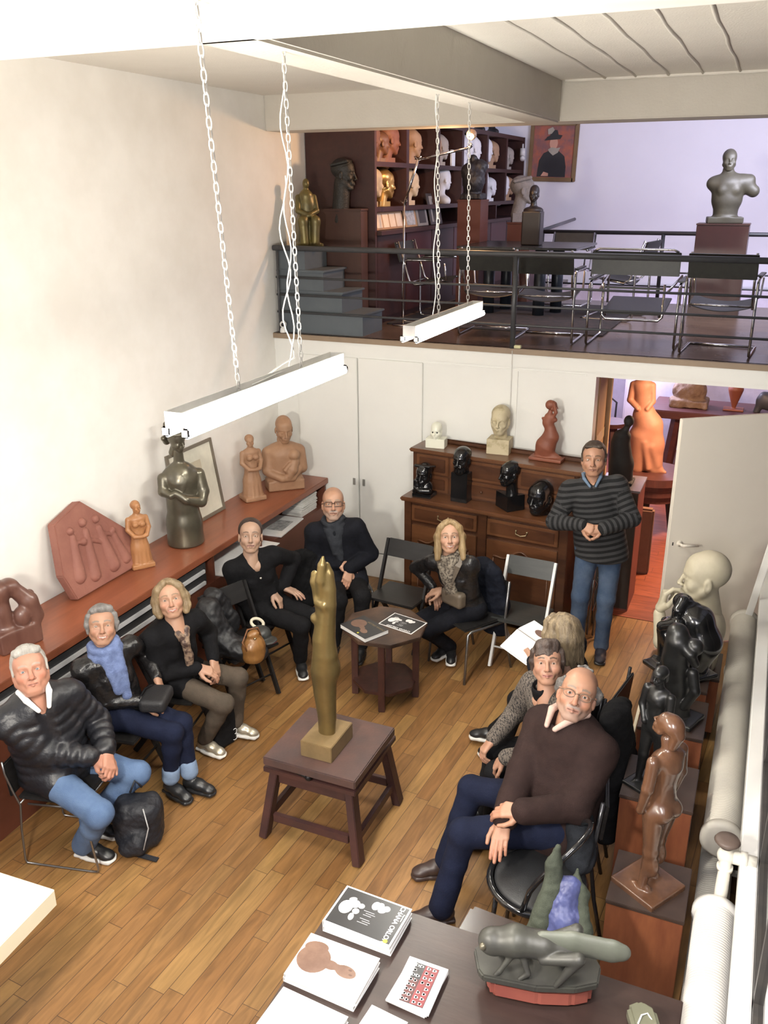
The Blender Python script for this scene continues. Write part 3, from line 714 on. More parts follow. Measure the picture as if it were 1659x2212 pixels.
# brown padded chair half hidden under the table edge
bc = empty('brown_chair', (-.72, 2.98, 0), 'brown vinyl padded chair pushed to the table, jacket thrown over its back', 'chair', rz=math.radians(-94))
mbv = mat('brown_vinyl', (.075, .050, .042), rough=.22, c2=(.06, .04, .035), scale=6)
MB().box((0, -.02, .455), (.42, .44, .055), bev=.022).build('seat', mbv, bc)
for x, y in ((-.18, -.2), (.18, -.2), (-.18, .17), (.18, .17)): MB().cyl((x, y, .43), (x*1.08, y*1.12, 0), .011).build('leg', M_chrome, bc)
MB().box((0, .23, .60), (.42, .035, .20), rot=Matrix.Rotation(math.radians(-8), 4, 'X'), bev=.015).build('backrest', mbv, bc)

# ---- hanging fluorescent lamps
M_tube = emit('fluorescent_tube', (1.0, .965, .88), TUBE_W)
M_box = mat('lamp_white_enamel', (.85, .85, .82), rough=.4)
M_trough = mat('lamp_trough_grey', (.45, .45, .44), rough=.6)
def lamp(y0, y1, chains, label):
    r = empty('fluorescent_lamp', (-1.80, (y0+y1)/2, 3.0), label, 'lamp'); c = r.location; L = y1-y0
    mb = MB()
    for s in (-1, 1): mb.bx((s*.034-.0015, -L/2, -.058), (s*.034+.0015, L/2, 0))
    mb.bx((-.034, -L/2, -.058), (.034, L/2, -.052))
    for s in (-1, 1): mb.bx((-.034, s*L/2-.0015, -.058), (.034, s*L/2+.0015, 0))
    mb.build('housing', M_box, r)
    MB().bx((-.028, -L/2+.28*L, -.03), (.028, L/2-.28*L, -.026)).build('mounting_plate', M_trough, r)
    for s in (-1, 1):
        MB().cyl((s*.040, -L/2+.012, -.078), (s*.040, L/2-.012, -.078), .0155, 14).build('tube', M_tube, r)
        for e in (-1, 1): MB().box((s*.040, e*(L/2-.006), -.072), (.034, .012, .036), bev=.006).build('socket', M_box, r)
    for yc, xt, yt in chains:
        ch = MB(); z = -.03; zt = (4.2 if yt < 2.96 else 4.47)-3.0; i = 0; pitch = .030
        while z < zt:
            pts = []
            for k in range(10):
                a = 2*PI*k/10; u = .0085*math.cos(a); v = .0185*math.sin(a)
                v += .0
                pts.append((u, 0, z+pitch/2+v) if i % 2 == 0 else (0, u, z+pitch/2+v))
            ch.tube([(p[0]+(xt-c.x)*p[2]/zt, p[1]+yc-c.y+(yt-yc)*p[2]/zt, p[2]) for p in pts], .0026, 5, closed=True)
            z += pitch; i += 1
        ch.build('chain', mat('white_chain', (.74, .73, .70), .5), r)
    return r
l1 = lamp(2.36, 3.60, ((2.77, -1.53, 2.26), (3.26, -1.80, 3.20)), 'nearer hanging fluorescent lamp on the left, open grey trough on chains')
l2 = lamp(4.48, 5.70, ((4.95, -1.83, 4.93), (5.49, -1.82, 5.46)), 'farther hanging fluorescent lamp in front of the upper railing, tube glowing')
# mains lead twisted down one chain of each
def wire(parent, pts, r=.0032, m=None, name='cable'):
    MB().tube([Vector(p)-parent.location for p in pts], r, 6).build(name, m or mat('white_cable', (.80, .80, .77), .5), parent)
wire(l1, [(-1.84+.012*math.sin(i*.9), 3.26+.012*math.cos(i*.9), 4.15-i*.045) for i in range(26)]+[(-1.84, 3.22, 2.985), (-1.83, 3.1, 2.99), (-1.82, 2.9, 2.985)])
wire(l1, [(-1.85+.016*math.cos(i*.7), 3.25+.014*math.sin(i*.8), 3.75-i*.04) for i in range(19)]+[(-1.86, 3.2, 3.01), (-1.84, 3.0, 2.985)], .003)
wire(l2, [(-1.83+.009*math.sin(i*.8), 4.95+.009*math.cos(i*.8), 4.4-i*.05) for i in range(29)])
# ---- pedestals
M_redbox = mat('plinth_mahogany', (.27, .095, .042), rough=.38, c2=(.19, .06, .030), scale=2.5, stretch=(5, 5, 1), detail=5)
M_plt = mat('plinth_top', (.10, .060, .045), rough=.45, c2=(.07, .045, .036), scale=5)
def plinth(x0, x1, y0, y1, z, label, base=True):
    c = ((x0+x1)/2, (y0+y1)/2, 0); r = empty('plinth', c, label, 'pedestal'); w_, d_ = (x1-x0)/2, (y1-y0)/2
    MB().bx((-w_, -d_, .07), (w_, d_, z-.02), bev=.003).build('body', M_redbox, r)
    MB().bx((-w_-.004, -d_-.004, z-.02), (w_+.004, d_+.004, z), bev=.003).build('top', M_plt, r)
    MB().bx((-w_+.03, -d_+.03, 0), (w_-.03, d_-.03, .07)).build('base', M_dark, r)
    return r
plinth(-.345, -.0, 3.37, 3.73, .58, 'reddish wooden plinth nearest the display table, carrying the brown figure')
plinth(-.395, -.035, 3.98, 4.36, .72, 'reddish wooden plinth second from the display table, under the black standing figures')
plinth(-.40, -.04, 4.62, 5.04, .74, 'reddish wooden plinth third from the display table, beside the ribbed radiator')
plinth(-.40, -.06, 5.16, 5.56, .74, 'dark wooden plinth nearest the open white door')
plinth(-.38, .0, 5.78, 6.18, .50, 'low wooden plinth carrying the big pale plaster bust')
# ---- ribbed tube radiators along the glazed side
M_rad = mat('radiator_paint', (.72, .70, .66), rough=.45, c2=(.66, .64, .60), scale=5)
def radiator(x, z, y0, y1, r, label, M=M_rad, ribs=True):
    rt = empty('ribbed_radiator', (x, (y0+y1)/2, 0), label, 'radiator'); c = rt.location
    prof = []; y = y0+.03; p = .0145
    while y < y1-.03:
        prof += [(r-.006, y), (r, y+p*.35), (r, y+p*.65)]; y += p
    prof = [(0.001, y0+.02), (r-.006, y0+.02)]+prof+[(r-.006, y1-.02), (.001, y1-.02)]
    MB().lathe([(a, b-c.y) for a, b in prof], c=(0, 0, z), n=32, axis=(0, 1, 0)).build('finned_tube', M, rt)
    for s, ye in ((-1, y0), (1, y1)):
        MB().lathe([(.02, -.035), (r*.9, -.03), (r+.012, -.018), (r+.012, .018), (r*.9, .028)], c=(0, ye-c.y, z), n=32, axis=(0, 1, 0)).build('end_flange', M, rt)
    for yy in np.arange(y0+.35, y1, .8):
        MB().bx((0, yy-c.y-.012, z-.02), (RX-x-.0, yy-c.y+.012, z+.005)).build('bracket', M, rt)
    for yy in ((y0+.3, y1-.3) if z < .3 else ()): MB().bx((-.015, yy-c.y-.015, 0), (.015, yy-c.y+.015, z-.07)).build('foot', M, rt)
    return rt
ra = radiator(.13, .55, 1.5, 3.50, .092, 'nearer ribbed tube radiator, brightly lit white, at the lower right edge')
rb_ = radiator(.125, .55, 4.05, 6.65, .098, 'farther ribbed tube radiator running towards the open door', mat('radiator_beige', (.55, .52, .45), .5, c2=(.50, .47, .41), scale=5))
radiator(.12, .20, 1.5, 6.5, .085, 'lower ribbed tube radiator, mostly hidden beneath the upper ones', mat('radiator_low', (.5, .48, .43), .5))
vp_ = ra.location
v = MB().tube([Vector((.14, 3.54, .57))-vp_, Vector((.14, 3.56, .66))-vp_, Vector((.14, 3.60, .78))-vp_, Vector((.14, 3.62, .84))-vp_], [.03, .03, .026, .026], 14)
v.tube([Vector((.14, 3.62, .80))-vp_, Vector((.27, 3.62, .80))-vp_], .030, 14); v.ball(Vector((.14, 3.62, .80))-vp_, .042, 16, 10)
v.lathe([(.038, 0), (.038, .03)], c=Vector((.20, 3.62, .80))-vp_, axis=(1, 0, 0)); v.lathe([(.036, 0), (.036, .02)], c=Vector((.14, 3.60, .74))-vp_)
v.build('valve', mat('valve_paint', (.80, .77, .68), .35, c2=(.74, .70, .6), scale=12), ra)
MB().lathe([(.03, .0), (.03, .02), (.05, .022), (.058, .032), (.05, .045), (.02, .047)], c=Vector((.135, 3.62, .85))-vp_, n=24).build('valve_wheel', mat('valve_wheel_brown', (.14, .10, .08), .5), ra)

# ================================================================== furniture upstairs
def sling_chair(loc, rz, label, hb=.80, wd=.54, arms=True):
    """tubular cantilever armchair; the back points to -Y so the sitter faces +Y at rz=0"""
    r = empty('tubular_armchair', loc, label, 'chair', rz=rz); h = wd/2
    for s in (-1, 1):
        MB().tube([(s*h, .54, .013), (s*h, .50, .012), (s*h, .05, .012), (s*h, .012, .02), (s*h, .0, .06), (s*h, -.0, .45), (s*h, .0, .58), (s*h, .02, .615), (s*h, .06, .625), (s*h, .40, .625)], .0115, 10).build('side_tube', M_chrome, r)
        MB().tube([(s*(h-.03), .42, .43), (s*(h-.03), .12, .38), (s*(h-.03), .06, .42), (s*(h-.03), -.06, hb)], .0105, 10).build('back_post', M_chrome, r)
        MB().tube([(s*(h-.03), .42, .43), (s*(h-.01), .46, .44), (s*h, .44, .60)], .010, 8).build('seat_tube', M_chrome, r)
        if arms: MB().box((s*h, .22, .642), (.045, .34, .012), bev=.004).build('armrest', M_leather, r)
        MB().ball((s*(h-.03), -.075, hb-.02), .012, 8, 6).build('end_cap', M_chrome, r)
    MB().cyl((-h, .53, .013), (h, .53, .013), .0115, 10).build('floor_bar', M_chrome, r)
    MB().tube([(-h+.03, .07, .40), (h-.03, .07, .40)], .009, 8).build('cross_bar', M_chrome, r)
    n = 10
    def sling(p0, p1, q0, q1, sag, th, name):
        V = []; F = []
        for i in range(n+1):
            t = i/n; dz = -sag*4*t*(1-t)
            for P_, Q_ in ((p0, q0), (p1, q1)):
                c = Vector(P_).lerp(Vector(Q_), t)+Vector((0, 0, dz)); V.append(c); V.append(c+Vector((0, -th, -th)))
        for i in range(n):
            a = i*4; b = a+4
            F += [(a, a+2, b+2, b), (a+1, b+1, b+3, a+3), (a, b, b+1, a+1), (a+2, a+3, b+3, b+2)]
        F += [(0, 1, 3, 2), (n*4, n*4+2, n*4+3, n*4+1)]
        mb = MB(); mb._add(V, F); mb.build(name, M_leather, r)
    sling((-h+.02, .42, .445), (-h+.02, .09, .40), (h-.02, .42, .445), (h-.02, .09, .40), .045, .006, 'seat')
    MB().box((0, -.062, hb-.105), (wd-.02, .016, .20), rot=Matrix.Rotation(math.radians(17), 4, 'X'), bev=.004).build('backrest', M_leather, r)
    return r
sling_chair((-2.42, 7.95, ZU), .02, 'tubular armchair left of the railing post upstairs, dark leather back towards us')
sling_chair((-1.86, 7.78, ZU), .02, 'tubular armchair just right of the railing post upstairs, black leather back')
sling_chair((-.40, 7.66, ZU), -.06, 'rightmost tubular armchair upstairs, in front of the tall torso pedestal', hb=.82)
sling_chair((-1.28, 9.65, ZU), math.radians(82), 'tubular chair seen from the side behind the upstairs table')
sling_chair((-2.3, 10.95, ZU), math.radians(178), 'chrome tubular chair on the far side of the upstairs table')
sling_chair((-3.50, 8.78, ZU), math.radians(-88), 'tubular chair with small grey back close to the bookcase upstairs')
# low square club chair of tubes and broad leather straps
cc = empty('strap_armchair', (-1.10, 7.82, ZU), 'low wide tubular club chair with broad leather straps behind the railing', 'chair')
for s in (-1, 1):
    x = s*.37
    MB().tube([(x, .68, .40), (x, .64, .5), (x, .6, .54), (x, .06, .54), (x, .0, .50), (x, .0, .03), (x, .03, .012), (x, .66, .012), (x, .68, .05), (x, .68, .40)], .0115, 10).build('side_tube', M_chrome, cc)
    MB().tube([(x-s*.12, .0, .54), (x-s*.12, .0, .30), (x-s*.15, .02, .27)], .011, 8).build('inner_tube', M_chrome, cc)
    MB().tube([(x-s*.09, -.02, .48), (x-s*.05, .62, .56), (x-s*.05, .66, .3)], .011, 8).build('inner_tube', M_chrome, cc)
    MB().box((x, .33, .56), (.05, .56, .012), bev=.004).build('armrest', M_leather, cc)
MB().tube([(-.25, 0, .42), (-.25, 0, .27), (-.22, 0, .24), (.22, 0, .24), (.25, 0, .27), (.25, 0, .42)], .0115, 8).build('seat_tube', M_chrome, cc)
MB().tube([(-.34, -.03, .80), (-.30, -.03, .82), (.30, -.03, .82), (.34, -.03, .80)], .010, 8).build('back_tube', M_chrome, cc)
MB().box((0, -.03, .705), (.72, .016, .19), bev=.005).build('backrest', M_leather, cc)
MB().box((0, .03, .50), (.50, .014, .02)).build('lower_strap', M_leather, cc)
MB().box((0, .30, .325), (.52, .56, .014), rot=Matrix.Rotation(math.radians(8), 4, 'X'), bev=.004).build('seat', M_leather, cc)
# table upstairs with thick round legs
ut = empty('meeting_table', (-2.5, 9.7, ZU), 'black topped table on thick dark round legs upstairs', 'table')
MB().bx((-.64, -.55, .705), (.62, .55, .73), bev=.004).build('tabletop', mat('table_black', (.03, .032, .034), .25), ut)
mleg = mat('leg_blueblack', (.02, .026, .036), .3)
for x, y in ((-.38, -.2), (-.30, .2), (.18, -.2), (.30, .1)): MB().cyl((x, y, 0), (x, y, .705), .062, 24).build('leg', mleg, ut)
MB().bx((-2.95-.65, 8.35, ZU+.001), (-1.42, 10.6, ZU+.012)).build('rug_tmp', None) and None
_r = bpy.data.objects['rug_tmp']; _r.name = 'rug'; _r.data.materials.clear(); _r.data.materials.append(mat('rug_dark', (.05, .035, .033), .95, c2=(.02, .02, .02), scale=12)); tag(_r, 'dark worn rug under the upstairs table and chairs', 'rug')
# bookcase upstairs along the left wall
M_bk = mat('bookcase_redbrown', (.105, .036, .030), rough=.5, c2=(.08, .028, .025), scale=4, stretch=(4, 1, 4))
M_bkd = mat('bookcase_doors', (.12, .03, .03), rough=.45, c2=(.10, .025, .027), scale=4)
bkx = -3.66
bk = empty('bookcase', (-4.0, 10.9, ZU), 'tall red-brown bookcase upstairs whose open cells hold rows of heads', 'bookcase'); O = bk.location.copy()
B(bk, 'side_panel', M_bk, ((LX+.01, 8.19, ZU), (bkx+.01, 8.235, 4.62)))
B(bk, 'side_panel', M_bk, ((LX+.01, 13.56, ZU), (bkx+.01, 13.60, 4.39)))
B(bk, 'back_panel', mat('bookcase_back', (.05, .018, .017), .7), ((LX+.012, 8.235, ZU), (LX+.03, 13.56, 4.36)))
B(bk, 'top', M_bk, ((LX+.01, 8.235, 4.34), (bkx, 13.60, 4.39)))
for z in (3.90, 3.485): B(bk, 'shelf', M_bk, ((LX+.03, 8.235, z), (bkx, 13.56, z+.045)))
B(bk, 'shelf', M_bk, ((LX+.03, 8.235, 3.27), (bkx+.06, 13.56, 3.31)))
for y in (9.06, 9.99, 10.83, 11.82, 12.71): B(bk, 'divider', M_bk, ((LX+.03, y-.035, 3.53), (bkx-.002, y+.035, 4.34)))
for y in (11.3, 12.3): B(bk, 'divider', M_bk, ((LX+.03, y-.02, 3.31), (bkx-.002, y+.02, 3.485)))
for i, y in enumerate(np.arange(8.24, 13.5, .76)):
    B(bk, 'door', M_bkd if i % 2 else M_bk, ((bkx-.02, y+.006, ZU+.06), (bkx+.01, y+.75, 3.265)), bev=.004)
B(bk, 'carcass', M_bk, ((LX+.03, 8.235, ZU), (bkx-.022, 13.56, 3.27)))
B(bk, 'upper_panel', M_bk, ((LX+.03, 8.19, 4.62), (bkx+.01, 8.235, 4.66)))
def upl(name, lab, a, b, m, cat='pedestal'):
    r = empty(name, ((a[0]+b[0])/2, (a[1]+b[1])/2, a[2]), lab, cat); c = r.location
    MB().bx(Vector(a)-c, Vector(b)-c, bev=.004).build('body', m, r)
    MB().bx(Vector((a[0]-.006, a[1]-.006, b[2]))-c, Vector((b[0]+.006, b[1]+.006, b[2]+.02))-c, bev=.004).build('top', m, r)
    return r
upl('wooden_pedestal', 'brown square wooden pedestal behind the grey steps under dark bronze head', (-4.17, 8.01, ZU), (-3.72, 8.17, 3.50), mat('pedestal_brown', (.10, .045, .032), .5, c2=(.075, .033, .025), scale=4, stretch=(1, 1, .3)))
upl('wooden_pedestal', 'tall dark mahogany pedestal upstairs under the green-grey torso', (-.86, 10.3, ZU), (-.34, 10.62, 3.32), mat('pedestal_dark_mahogany', (.075, .024, .018), .35, c2=(.055, .019, .015), scale=3, stretch=(1, 1, .3)))
upl('wooden_pedestal', 'orange-red pedestal beside the bookcase under the black figure', (-3.40, 9.9, ZU), (-3.13, 10.2, 3.56), mat('pedestal_orange', (.17, .045, .025), .45))
upl('wooden_pedestal', 'small grey-topped stand behind the upstairs table under the grey stone head', (-3.02, 10.62, ZU), (-2.74, 10.92, 3.30), mat('pedestal_orange', (.17, .045, .025), .45))
upl('cabinet', 'red-brown cabinet standing at the right end upstairs', (.04, 8.6, ZU), (.5, 9.3, 3.25), mat('cabinet_red', (.22, .07, .04), .45), 'cabinet')
# jointed floor lamp
fl = empty('floor_lamp', (-3.42, 8.35, ZU), 'jointed chrome floor lamp upstairs with a glowing glass globe', 'lamp'); c = fl.location
J = [(-3.42, 8.35, ZU+.02), (-3.41, 8.35, 3.56), (-3.27, 8.35, 3.955), (-2.80, 8.42, 4.05)]
J = [Vector(p)-c for p in J]
MB().lathe([(.0, 0), (.11, 0), (.11, .012), (.02, .02)], c=(0, 0, .001)).build('base', M_chrome, fl)
MB().cyl(J[0], J[1], .009).build('pole', M_chrome, fl); MB().cyl(J[1], J[2], .013).build('arm', M_chrome, fl); MB().cyl(J[2], J[3], .011).build('arm', M_chrome, fl)
for j in (1, 2): MB().tube([J[j]+Vector((-.04, 0, .03)), J[j], J[j]+Vector((.03, 0, .03))], .006, 6).build('joint', M_chrome, fl)
MB().cyl(J[3], J[3]+Vector((.04, 0, .03)), .018).build('socket', M_chrome, fl)
MB().ball(J[3]+Vector((.03, 0, .115)), .048, 24, 16).build('globe', mat('amber_glass', (.55, .38, .25), .15), fl)
MB().ball(J[3]+Vector((.035, -.03, .10)), .028, 16, 10).build('bulb', emit('warm_bulb', (1, .62, .3), 22), fl)
ld = bpy.data.lights.new('globe_lamp_light', 'POINT'); ld.energy = 17; ld.color = (1, .55, .24); ld.shadow_soft_size = .05
lo = bpy.data.objects.new('globe_lamp_light', ld); COL.objects.link(lo); lo.location = Vector(J[3])+c+Vector((-.12, -.12, .02))
# painting, thermostat camera, spotlight and odd small things upstairs
pt = empty('framed_painting', (-3.23, UY-.03, 4.19), 'gilt framed portrait painting of a person in black with a hat', 'painting'); pt.rotation_euler = (0, math.radians(1.5), 0)
mb = MB(); W2, H2, fw = .325, .375, .055
for s in (-1, 1): mb.bx((s*W2-fw/2, -.03, -H2-fw/2), (s*W2+fw/2, .02, H2+fw/2), bev=.006); mb.bx((-W2, -.03, s*H2-fw/2), (W2, .02, s*H2+fw/2), bev=.006)
mb.build('frame', mat('old_gilt', (.22, .14, .07), .5, .2), pt)
MB().bx((-W2, -.005, -H2), (W2, .01, H2)).build('canvas', mat('canvas_red', (.42, .12, .07), .6, c2=(.22, .10, .10), scale=5, lo=.4, hi=.6), pt)
def flat(pts, y=-.008, d=.003):
    T = Matrix.Rotation(PI/2, 4, 'X'); return MB().prism(pts, -y, -y+d, T=T)
flat([(-.22, -.34), (-.20, -.12), (-.14, -.02), (-.05, .02), (.07, .02), (.17, -.06), (.20, -.2), (.20, -.34)], -.006).build('painted_coat', mat('paint_black', (.02, .022, .028), .5), pt)
flat([(.06*math.cos(t), .115+.085*math.sin(t)) for t in np.linspace(0, 2*PI, 17)[:-1]], -.009).build('painted_face', mat('paint_skin', (.62, .33, .24), .5), pt)
flat([(-.14, .15), (-.10, .20), (-.06, .22), (-.05, .29), (.04, .29), (.06, .23), (.12, .22), (.09, .17)], -.012).build('painted_hat', MATS['paint_black'], pt)
flat([(-.09, .23), (-.10, .30), (-.03, .33), (.0, .29), (-.04, .24)], -.015).build('painted_feather', mat('paint_grey', (.4, .36, .3), .5), pt)
flat([(-.08, .03), (-.03, .06), (.05, .05), (.10, .06), (.07, -.01), (.0, -.05), (-.06, .0)], -.010).build('painted_collar', MATS['paint_grey'], pt)
flat([(-.16, -.33), (-.05, -.33), (-.05, -.29), (-.12, -.27)], -.010).build('painted_hand', MATS['paint_skin'], pt)
o = empty('security_camera', (-4.30, 7.46, 2.402), 'small white round security camera at the left end of the upper floor', 'camera')
MB().lathe([(.03, .0), (.034, .01), (.028, .04), (.02, .05)]).build('base', M_wpaint, o); h_ = MB().ball((0, 0, .078), .034).build('head', M_wpaint, o)
MB().ball((.010, -.024, .078), .018).build('lens', mat('lens_black', (.01, .01, .012), .1), h_)
o = empty('spotlight', (-3.64, 13.45, 4.18), 'white spotlight clipped on the far end of the bookcase', 'lamp')
MB().cyl((0, 0, .06), (.0, -.0, -.05), .04).build('housing', M_wpaint, o); MB().tube([(0, 0, .06), (0, 0, .12)], .012).build('neck', M_wpaint, o); MB().cyl((.0, -.02, -.06), (.02, -.05, -.09), .035).build('head', M_wpaint, o)
tag(MB().box((0, 0, .012), (.06, .045, .024), bev=.004).build('sponge', mat('yellow_sponge', (.62, .60, .36), .9), org=None), 'small yellowish block on the floor edge beside the railing post', 'sponge'); bpy.data.objects['sponge'].location = (-1.98, WY-.005, ZU-.0)
o = MB().tube([(0, 0, .0), (.0, 0, -.5), (.003, 0, -1.0), (0, 0, -1.3)], .003, 6).build('wall_cable', mat('white_cable', (.80, .80, .77), .5)); o.location = (-2.02, WY-.035, 2.38); tag(o, 'thin white cable hanging down the wall below the railing post', 'cable')
# picture frames standing on the bookcase ledge
def standing_frame(y, w_, hh, label, inner, name='picture_frame', mf=None):
    r = empty(name, (bkx-.02, y, 3.312), label, 'frame'); r.rotation_euler = (0, math.radians(-12), 0)
    MB().bx((0, -w_/2, 0), (.012, w_/2, hh), bev=.002).build('frame', mf or mat('light_wood', (.42, .25, .13), .5), r)
    for (a, b, c_, d_, m) in inner: MB().bx((.0125, a, c_), (.0145, b, d_)).build('picture', m, r)
Mcr = mat('cream_card', (.72, .60, .47), .6)
standing_frame(8.62, .72, .17, 'wide light wood frame with four cream pictures upstairs on the ledge', [(-.33+i*.17, -.19+i*.17, .02, .15, Mcr) for i in range(4)])
standing_frame(9.20, .34, .19, 'light frame with grey picture on the bookcase ledge', [(-.12, .12, .02, .17, M_grey1)])
standing_frame(9.55, .32, .22, 'grey frame with dark picture on the bookcase ledge', [(-.1, .1, .03, .19, mat('print_dark', (.06, .05, .05), .5))], mf=mat('grey_frame', (.28, .26, .24), .5))
standing_frame(9.98, .38, .34, 'black and white portrait photograph standing on the bookcase ledge', [(-.13, .13, .03, .31, mat('print_mid', (.35, .32, .30), .5)), (-.09, .09, .03, .17, MATS['print_dark']), (-.04, .04, .17, .26, Mcr), (-.05, .05, .24, .28, MATS['print_dark'])], mf=MATS['print_dark'])

# ================================================================== room behind the opening
bt = empty('workshop_table', (-.5, 11.4, 0), 'long thick red-brown workbench in the back room', 'table')
mbr = mat('workbench_red', (.16, .05, .045), .5, c2=(.11, .035, .035), scale=4, stretch=(.5, 4, 4))
MB().bx((-.72, -.4, 1.04), (1.7, .4, 1.14), bev=.01).build('tabletop', mbr, bt)
for x in (-.42, 1.3):
    for s in (-1, 1): MB().bar((x, s*.22, 1.04), (x-.10, s*.30, .0), .09, .07).build('leg', mbr, bt)
MB().bx((-.35, -.05, .35), (1.3, .05, .42)).build('stretcher', mbr, bt)
rd = empty('round_turntable', (-.98, 9.75, 0), 'round stacked wooden turntable on the red floor of the back room', 'stand')
mrd = mat('turntable_wood', (.17, .06, .05), .5, c2=(.11, .04, .035), scale=5)
for k, (z0, z1, r_) in enumerate([(.66, .745, .37), (.60, .655, .34), (.53, .595, .33), (.45, .525, .30)]): MB().lathe([(.0, z0), (r_, z0), (r_, z1), (0, z1)], n=40, smooth=False).build('disc', mrd, rd)
for a in (.4, 2.5, 4.6): MB().bar((.2*math.cos(a), .2*math.sin(a), .45), (.28*math.cos(a), .28*math.sin(a), 0), .07, .07).build('leg', M_dark, rd)
cb = empty('tall_cabinet', (-1.03, 7.86, 0), 'narrow black fronted cabinet with red side just inside the opening', 'cabinet')
MB().bx((-.19, -.22, 0), (.16, .22, 1.16)).build('body', mat('cabinet_side_red', (.16, .045, .03), .5), cb)
MB().bx((-.19, -.225, .02), (.155, -.221, 1.15)).build('front', M_dark, cb)
MB().bx((-.20, -.23, 1.16), (.17, .23, 1.18)).build('top', mat('slate_top', (.16, .15, .17), .3), cb)
for i, (x, y, z, lab) in enumerate([(-1.62, 10.6, 0, 'wooden trestle with crossed legs behind the salmon figure'), (-.1, 10.3, 0, 'low dark stool below the workbench')]):
    r = empty('wooden_stool', (x, y, 0), lab, 'stool')
    H = 1.05 if i == 0 else .45
    MB().lathe([(0, H-.05), (.2, H-.05), (.2, H), (0, H)], n=24, smooth=False).build('seat', mbr, r)
    for a in (.5, 2.1, 3.6, 5.2): MB().bar((.05*math.cos(a), .05*math.sin(a), H-.05), (.22*math.cos(a), .22*math.sin(a), 0), .045, .045).build('leg', mbr, r)
r = empty('white_pedestal', (.15, 12.6, 0), 'pale plaster block under the workbench in the back room', 'block'); MB().bx((-.5, -.25, 0), (.5, .25, .62), bev=.02).build('body', mat('plaster_lavender', (.55, .53, .60), .8), r)
r = empty('white_pedestal', (-1.35, 12.4, 0), 'pale lavender cupboard behind the salmon figure', 'block'); MB().bx((-.35, -.3, .0), (.35, .3, 1.9), bev=.02).build('body', MATS['plaster_lavender'], r)
r = MB().box((0, 0, .35), (.24, .10, .7), bev=.02).build('stone_slab', mat('rough_stone', (.18, .10, .07), .9, bump=.5)); r.location = (-.93, 8.6, 0); tag(r, 'rough brown stone slab standing beside the cabinet on the red floor', 'stone')
# white batten leaning by the door
o = MB().bar((.07, 6.75, .02), (.29, 6.35, 1.9), .05, .02, up=(0, -1, 0), bev=.003).build('white_batten', M_white); tag(o, 'long white batten leaning in the corner in front of the open door', 'batten')
o = MB().bar((-.47, 5.0, .28), (-.47, 5.45, .35), .02, .30, bev=.002).build('leaning_board', M_cream); o.location.z = -.10; tag(o, 'narrow cream board standing on the floor beside the plinths', 'board')
# ================================================================== heads, hands and bodies
def V3(*a): return np.array(a, float)
def head_blob(B=None, s=1.0, nose=1.0, brow=1.0, jaw=1.0, cheek=1.0, smile=0.0, fat=0.0, lips=1.0, neck=True, neck_l=.20, ears=True, long=1.0,
              slit=True, M=None, nk=.052, chin=1.0):
    """a head in its own frame: x = the person's left, y = forward, z = up, eyes at z = 0"""
    B = B or Blob(.012)
    P = lambda x, y, z: V3(x, y, z*long)*s
    R = lambda *r: tuple(q*s for q in r)
    k = lambda v: v*s
    B.ell(P(0, -.022, .036), R(.0765, .098, .084), k=k(.02))
    B.ell(P(0, .022, -.012), R(.064+.004*fat, .062, .092), k=k(.03))
    B.ell(P(0, .044, .040), R(.058, .038, .046), k=k(.03))
    for q in (-1, 1):
        B.cone(P(q*.055, .000, -.050), P(q*.020, .058, -.094), .018*s*(jaw+.5*fat), .017*s*jaw, k=k(.025))
        B.ell(P(q*.040, .056, -.028), R(.024*cheek+.004*fat, .022*cheek+.005*smile, .024*cheek), k=k(.02))
        B.cone(P(q*.012, .085, .020), P(q*.044, .070, .020), .0075*s*brow, .0075*s*brow, k=k(.012))
    B.ell(P(0, .062, -.094), R(.024*jaw, .021*chin, .018), k=k(.018))
    if fat > .3: B.ell(P(0, .022, -.112), R(.045, .045, .022*fat), k=k(.02))
    B.ell(P(0, .076, -.062), R(.034, .016, .022), k=k(.018))
    for q in (-1, 1):
        B.ell(P(q*.033, .0985, -.001), R(.0175, .017, .0105), k=k(.010), cut=True)
        B.ell(P(q*.0325, .0725, -.001), R(.0160, .0120, .0120), k=k(.004))
    # nose
    B.cone(P(0, .086, .012), P(0, .1065*1, -.034), .0068*s, .0105*s*nose, k=k(.010))
    B.ell(P(0, .1085, -.037), R(.0105*nose, .0095*nose, .0090*nose), k=k(.006))
    for q in (-1, 1): B.ell(P(q*.0115*nose, .0965, -.040), R(.0075, .0085, .0068), k=k(.005))
    # mouth
    cz = .004*smile
    for q in (-1, 1):
        B.cone(P(0, .0930, -.0625), P(q*.027*(1+.15*smile), .0815, -.0640+cz), .0046*s*lips, .0020*s, k=k(.003))
        B.cone(P(0, .0920, -.0725), P(q*.024*(1+.15*smile), .0805, -.0665+cz), .0056*s*lips, .0020*s, k=k(.003))
    B.cone(P(-.022*(1+.2*smile), .088, -.0672+cz*.8), P(.022*(1+.2*smile), .088, -.0672+cz*.8), .0016*s, k=k(.004), cut=True)
    if slit:
        for q in (-1, 1): B.ell(P(q*.0325, .086, -.0010), R(.0135, .0105, .0044), k=k(.0015), cut=True)
    if ears:
        for q in (-1, 1):
            B.ell(P(q*.0785, -.012, -.012), R(.0085, .019, .031), k=k(.008)); B.ell(P(q*.088, -.006, -.010), R(.006, .010, .018), k=k(.004), cut=True)
    if neck: B.cone(P(0, -.020, -.06), P(0, -.045, -neck_l), nk*s, (nk+.006)*s, k=k(.02))
    return B
SKT = (.63, .58, .52)          # overall skin tone level
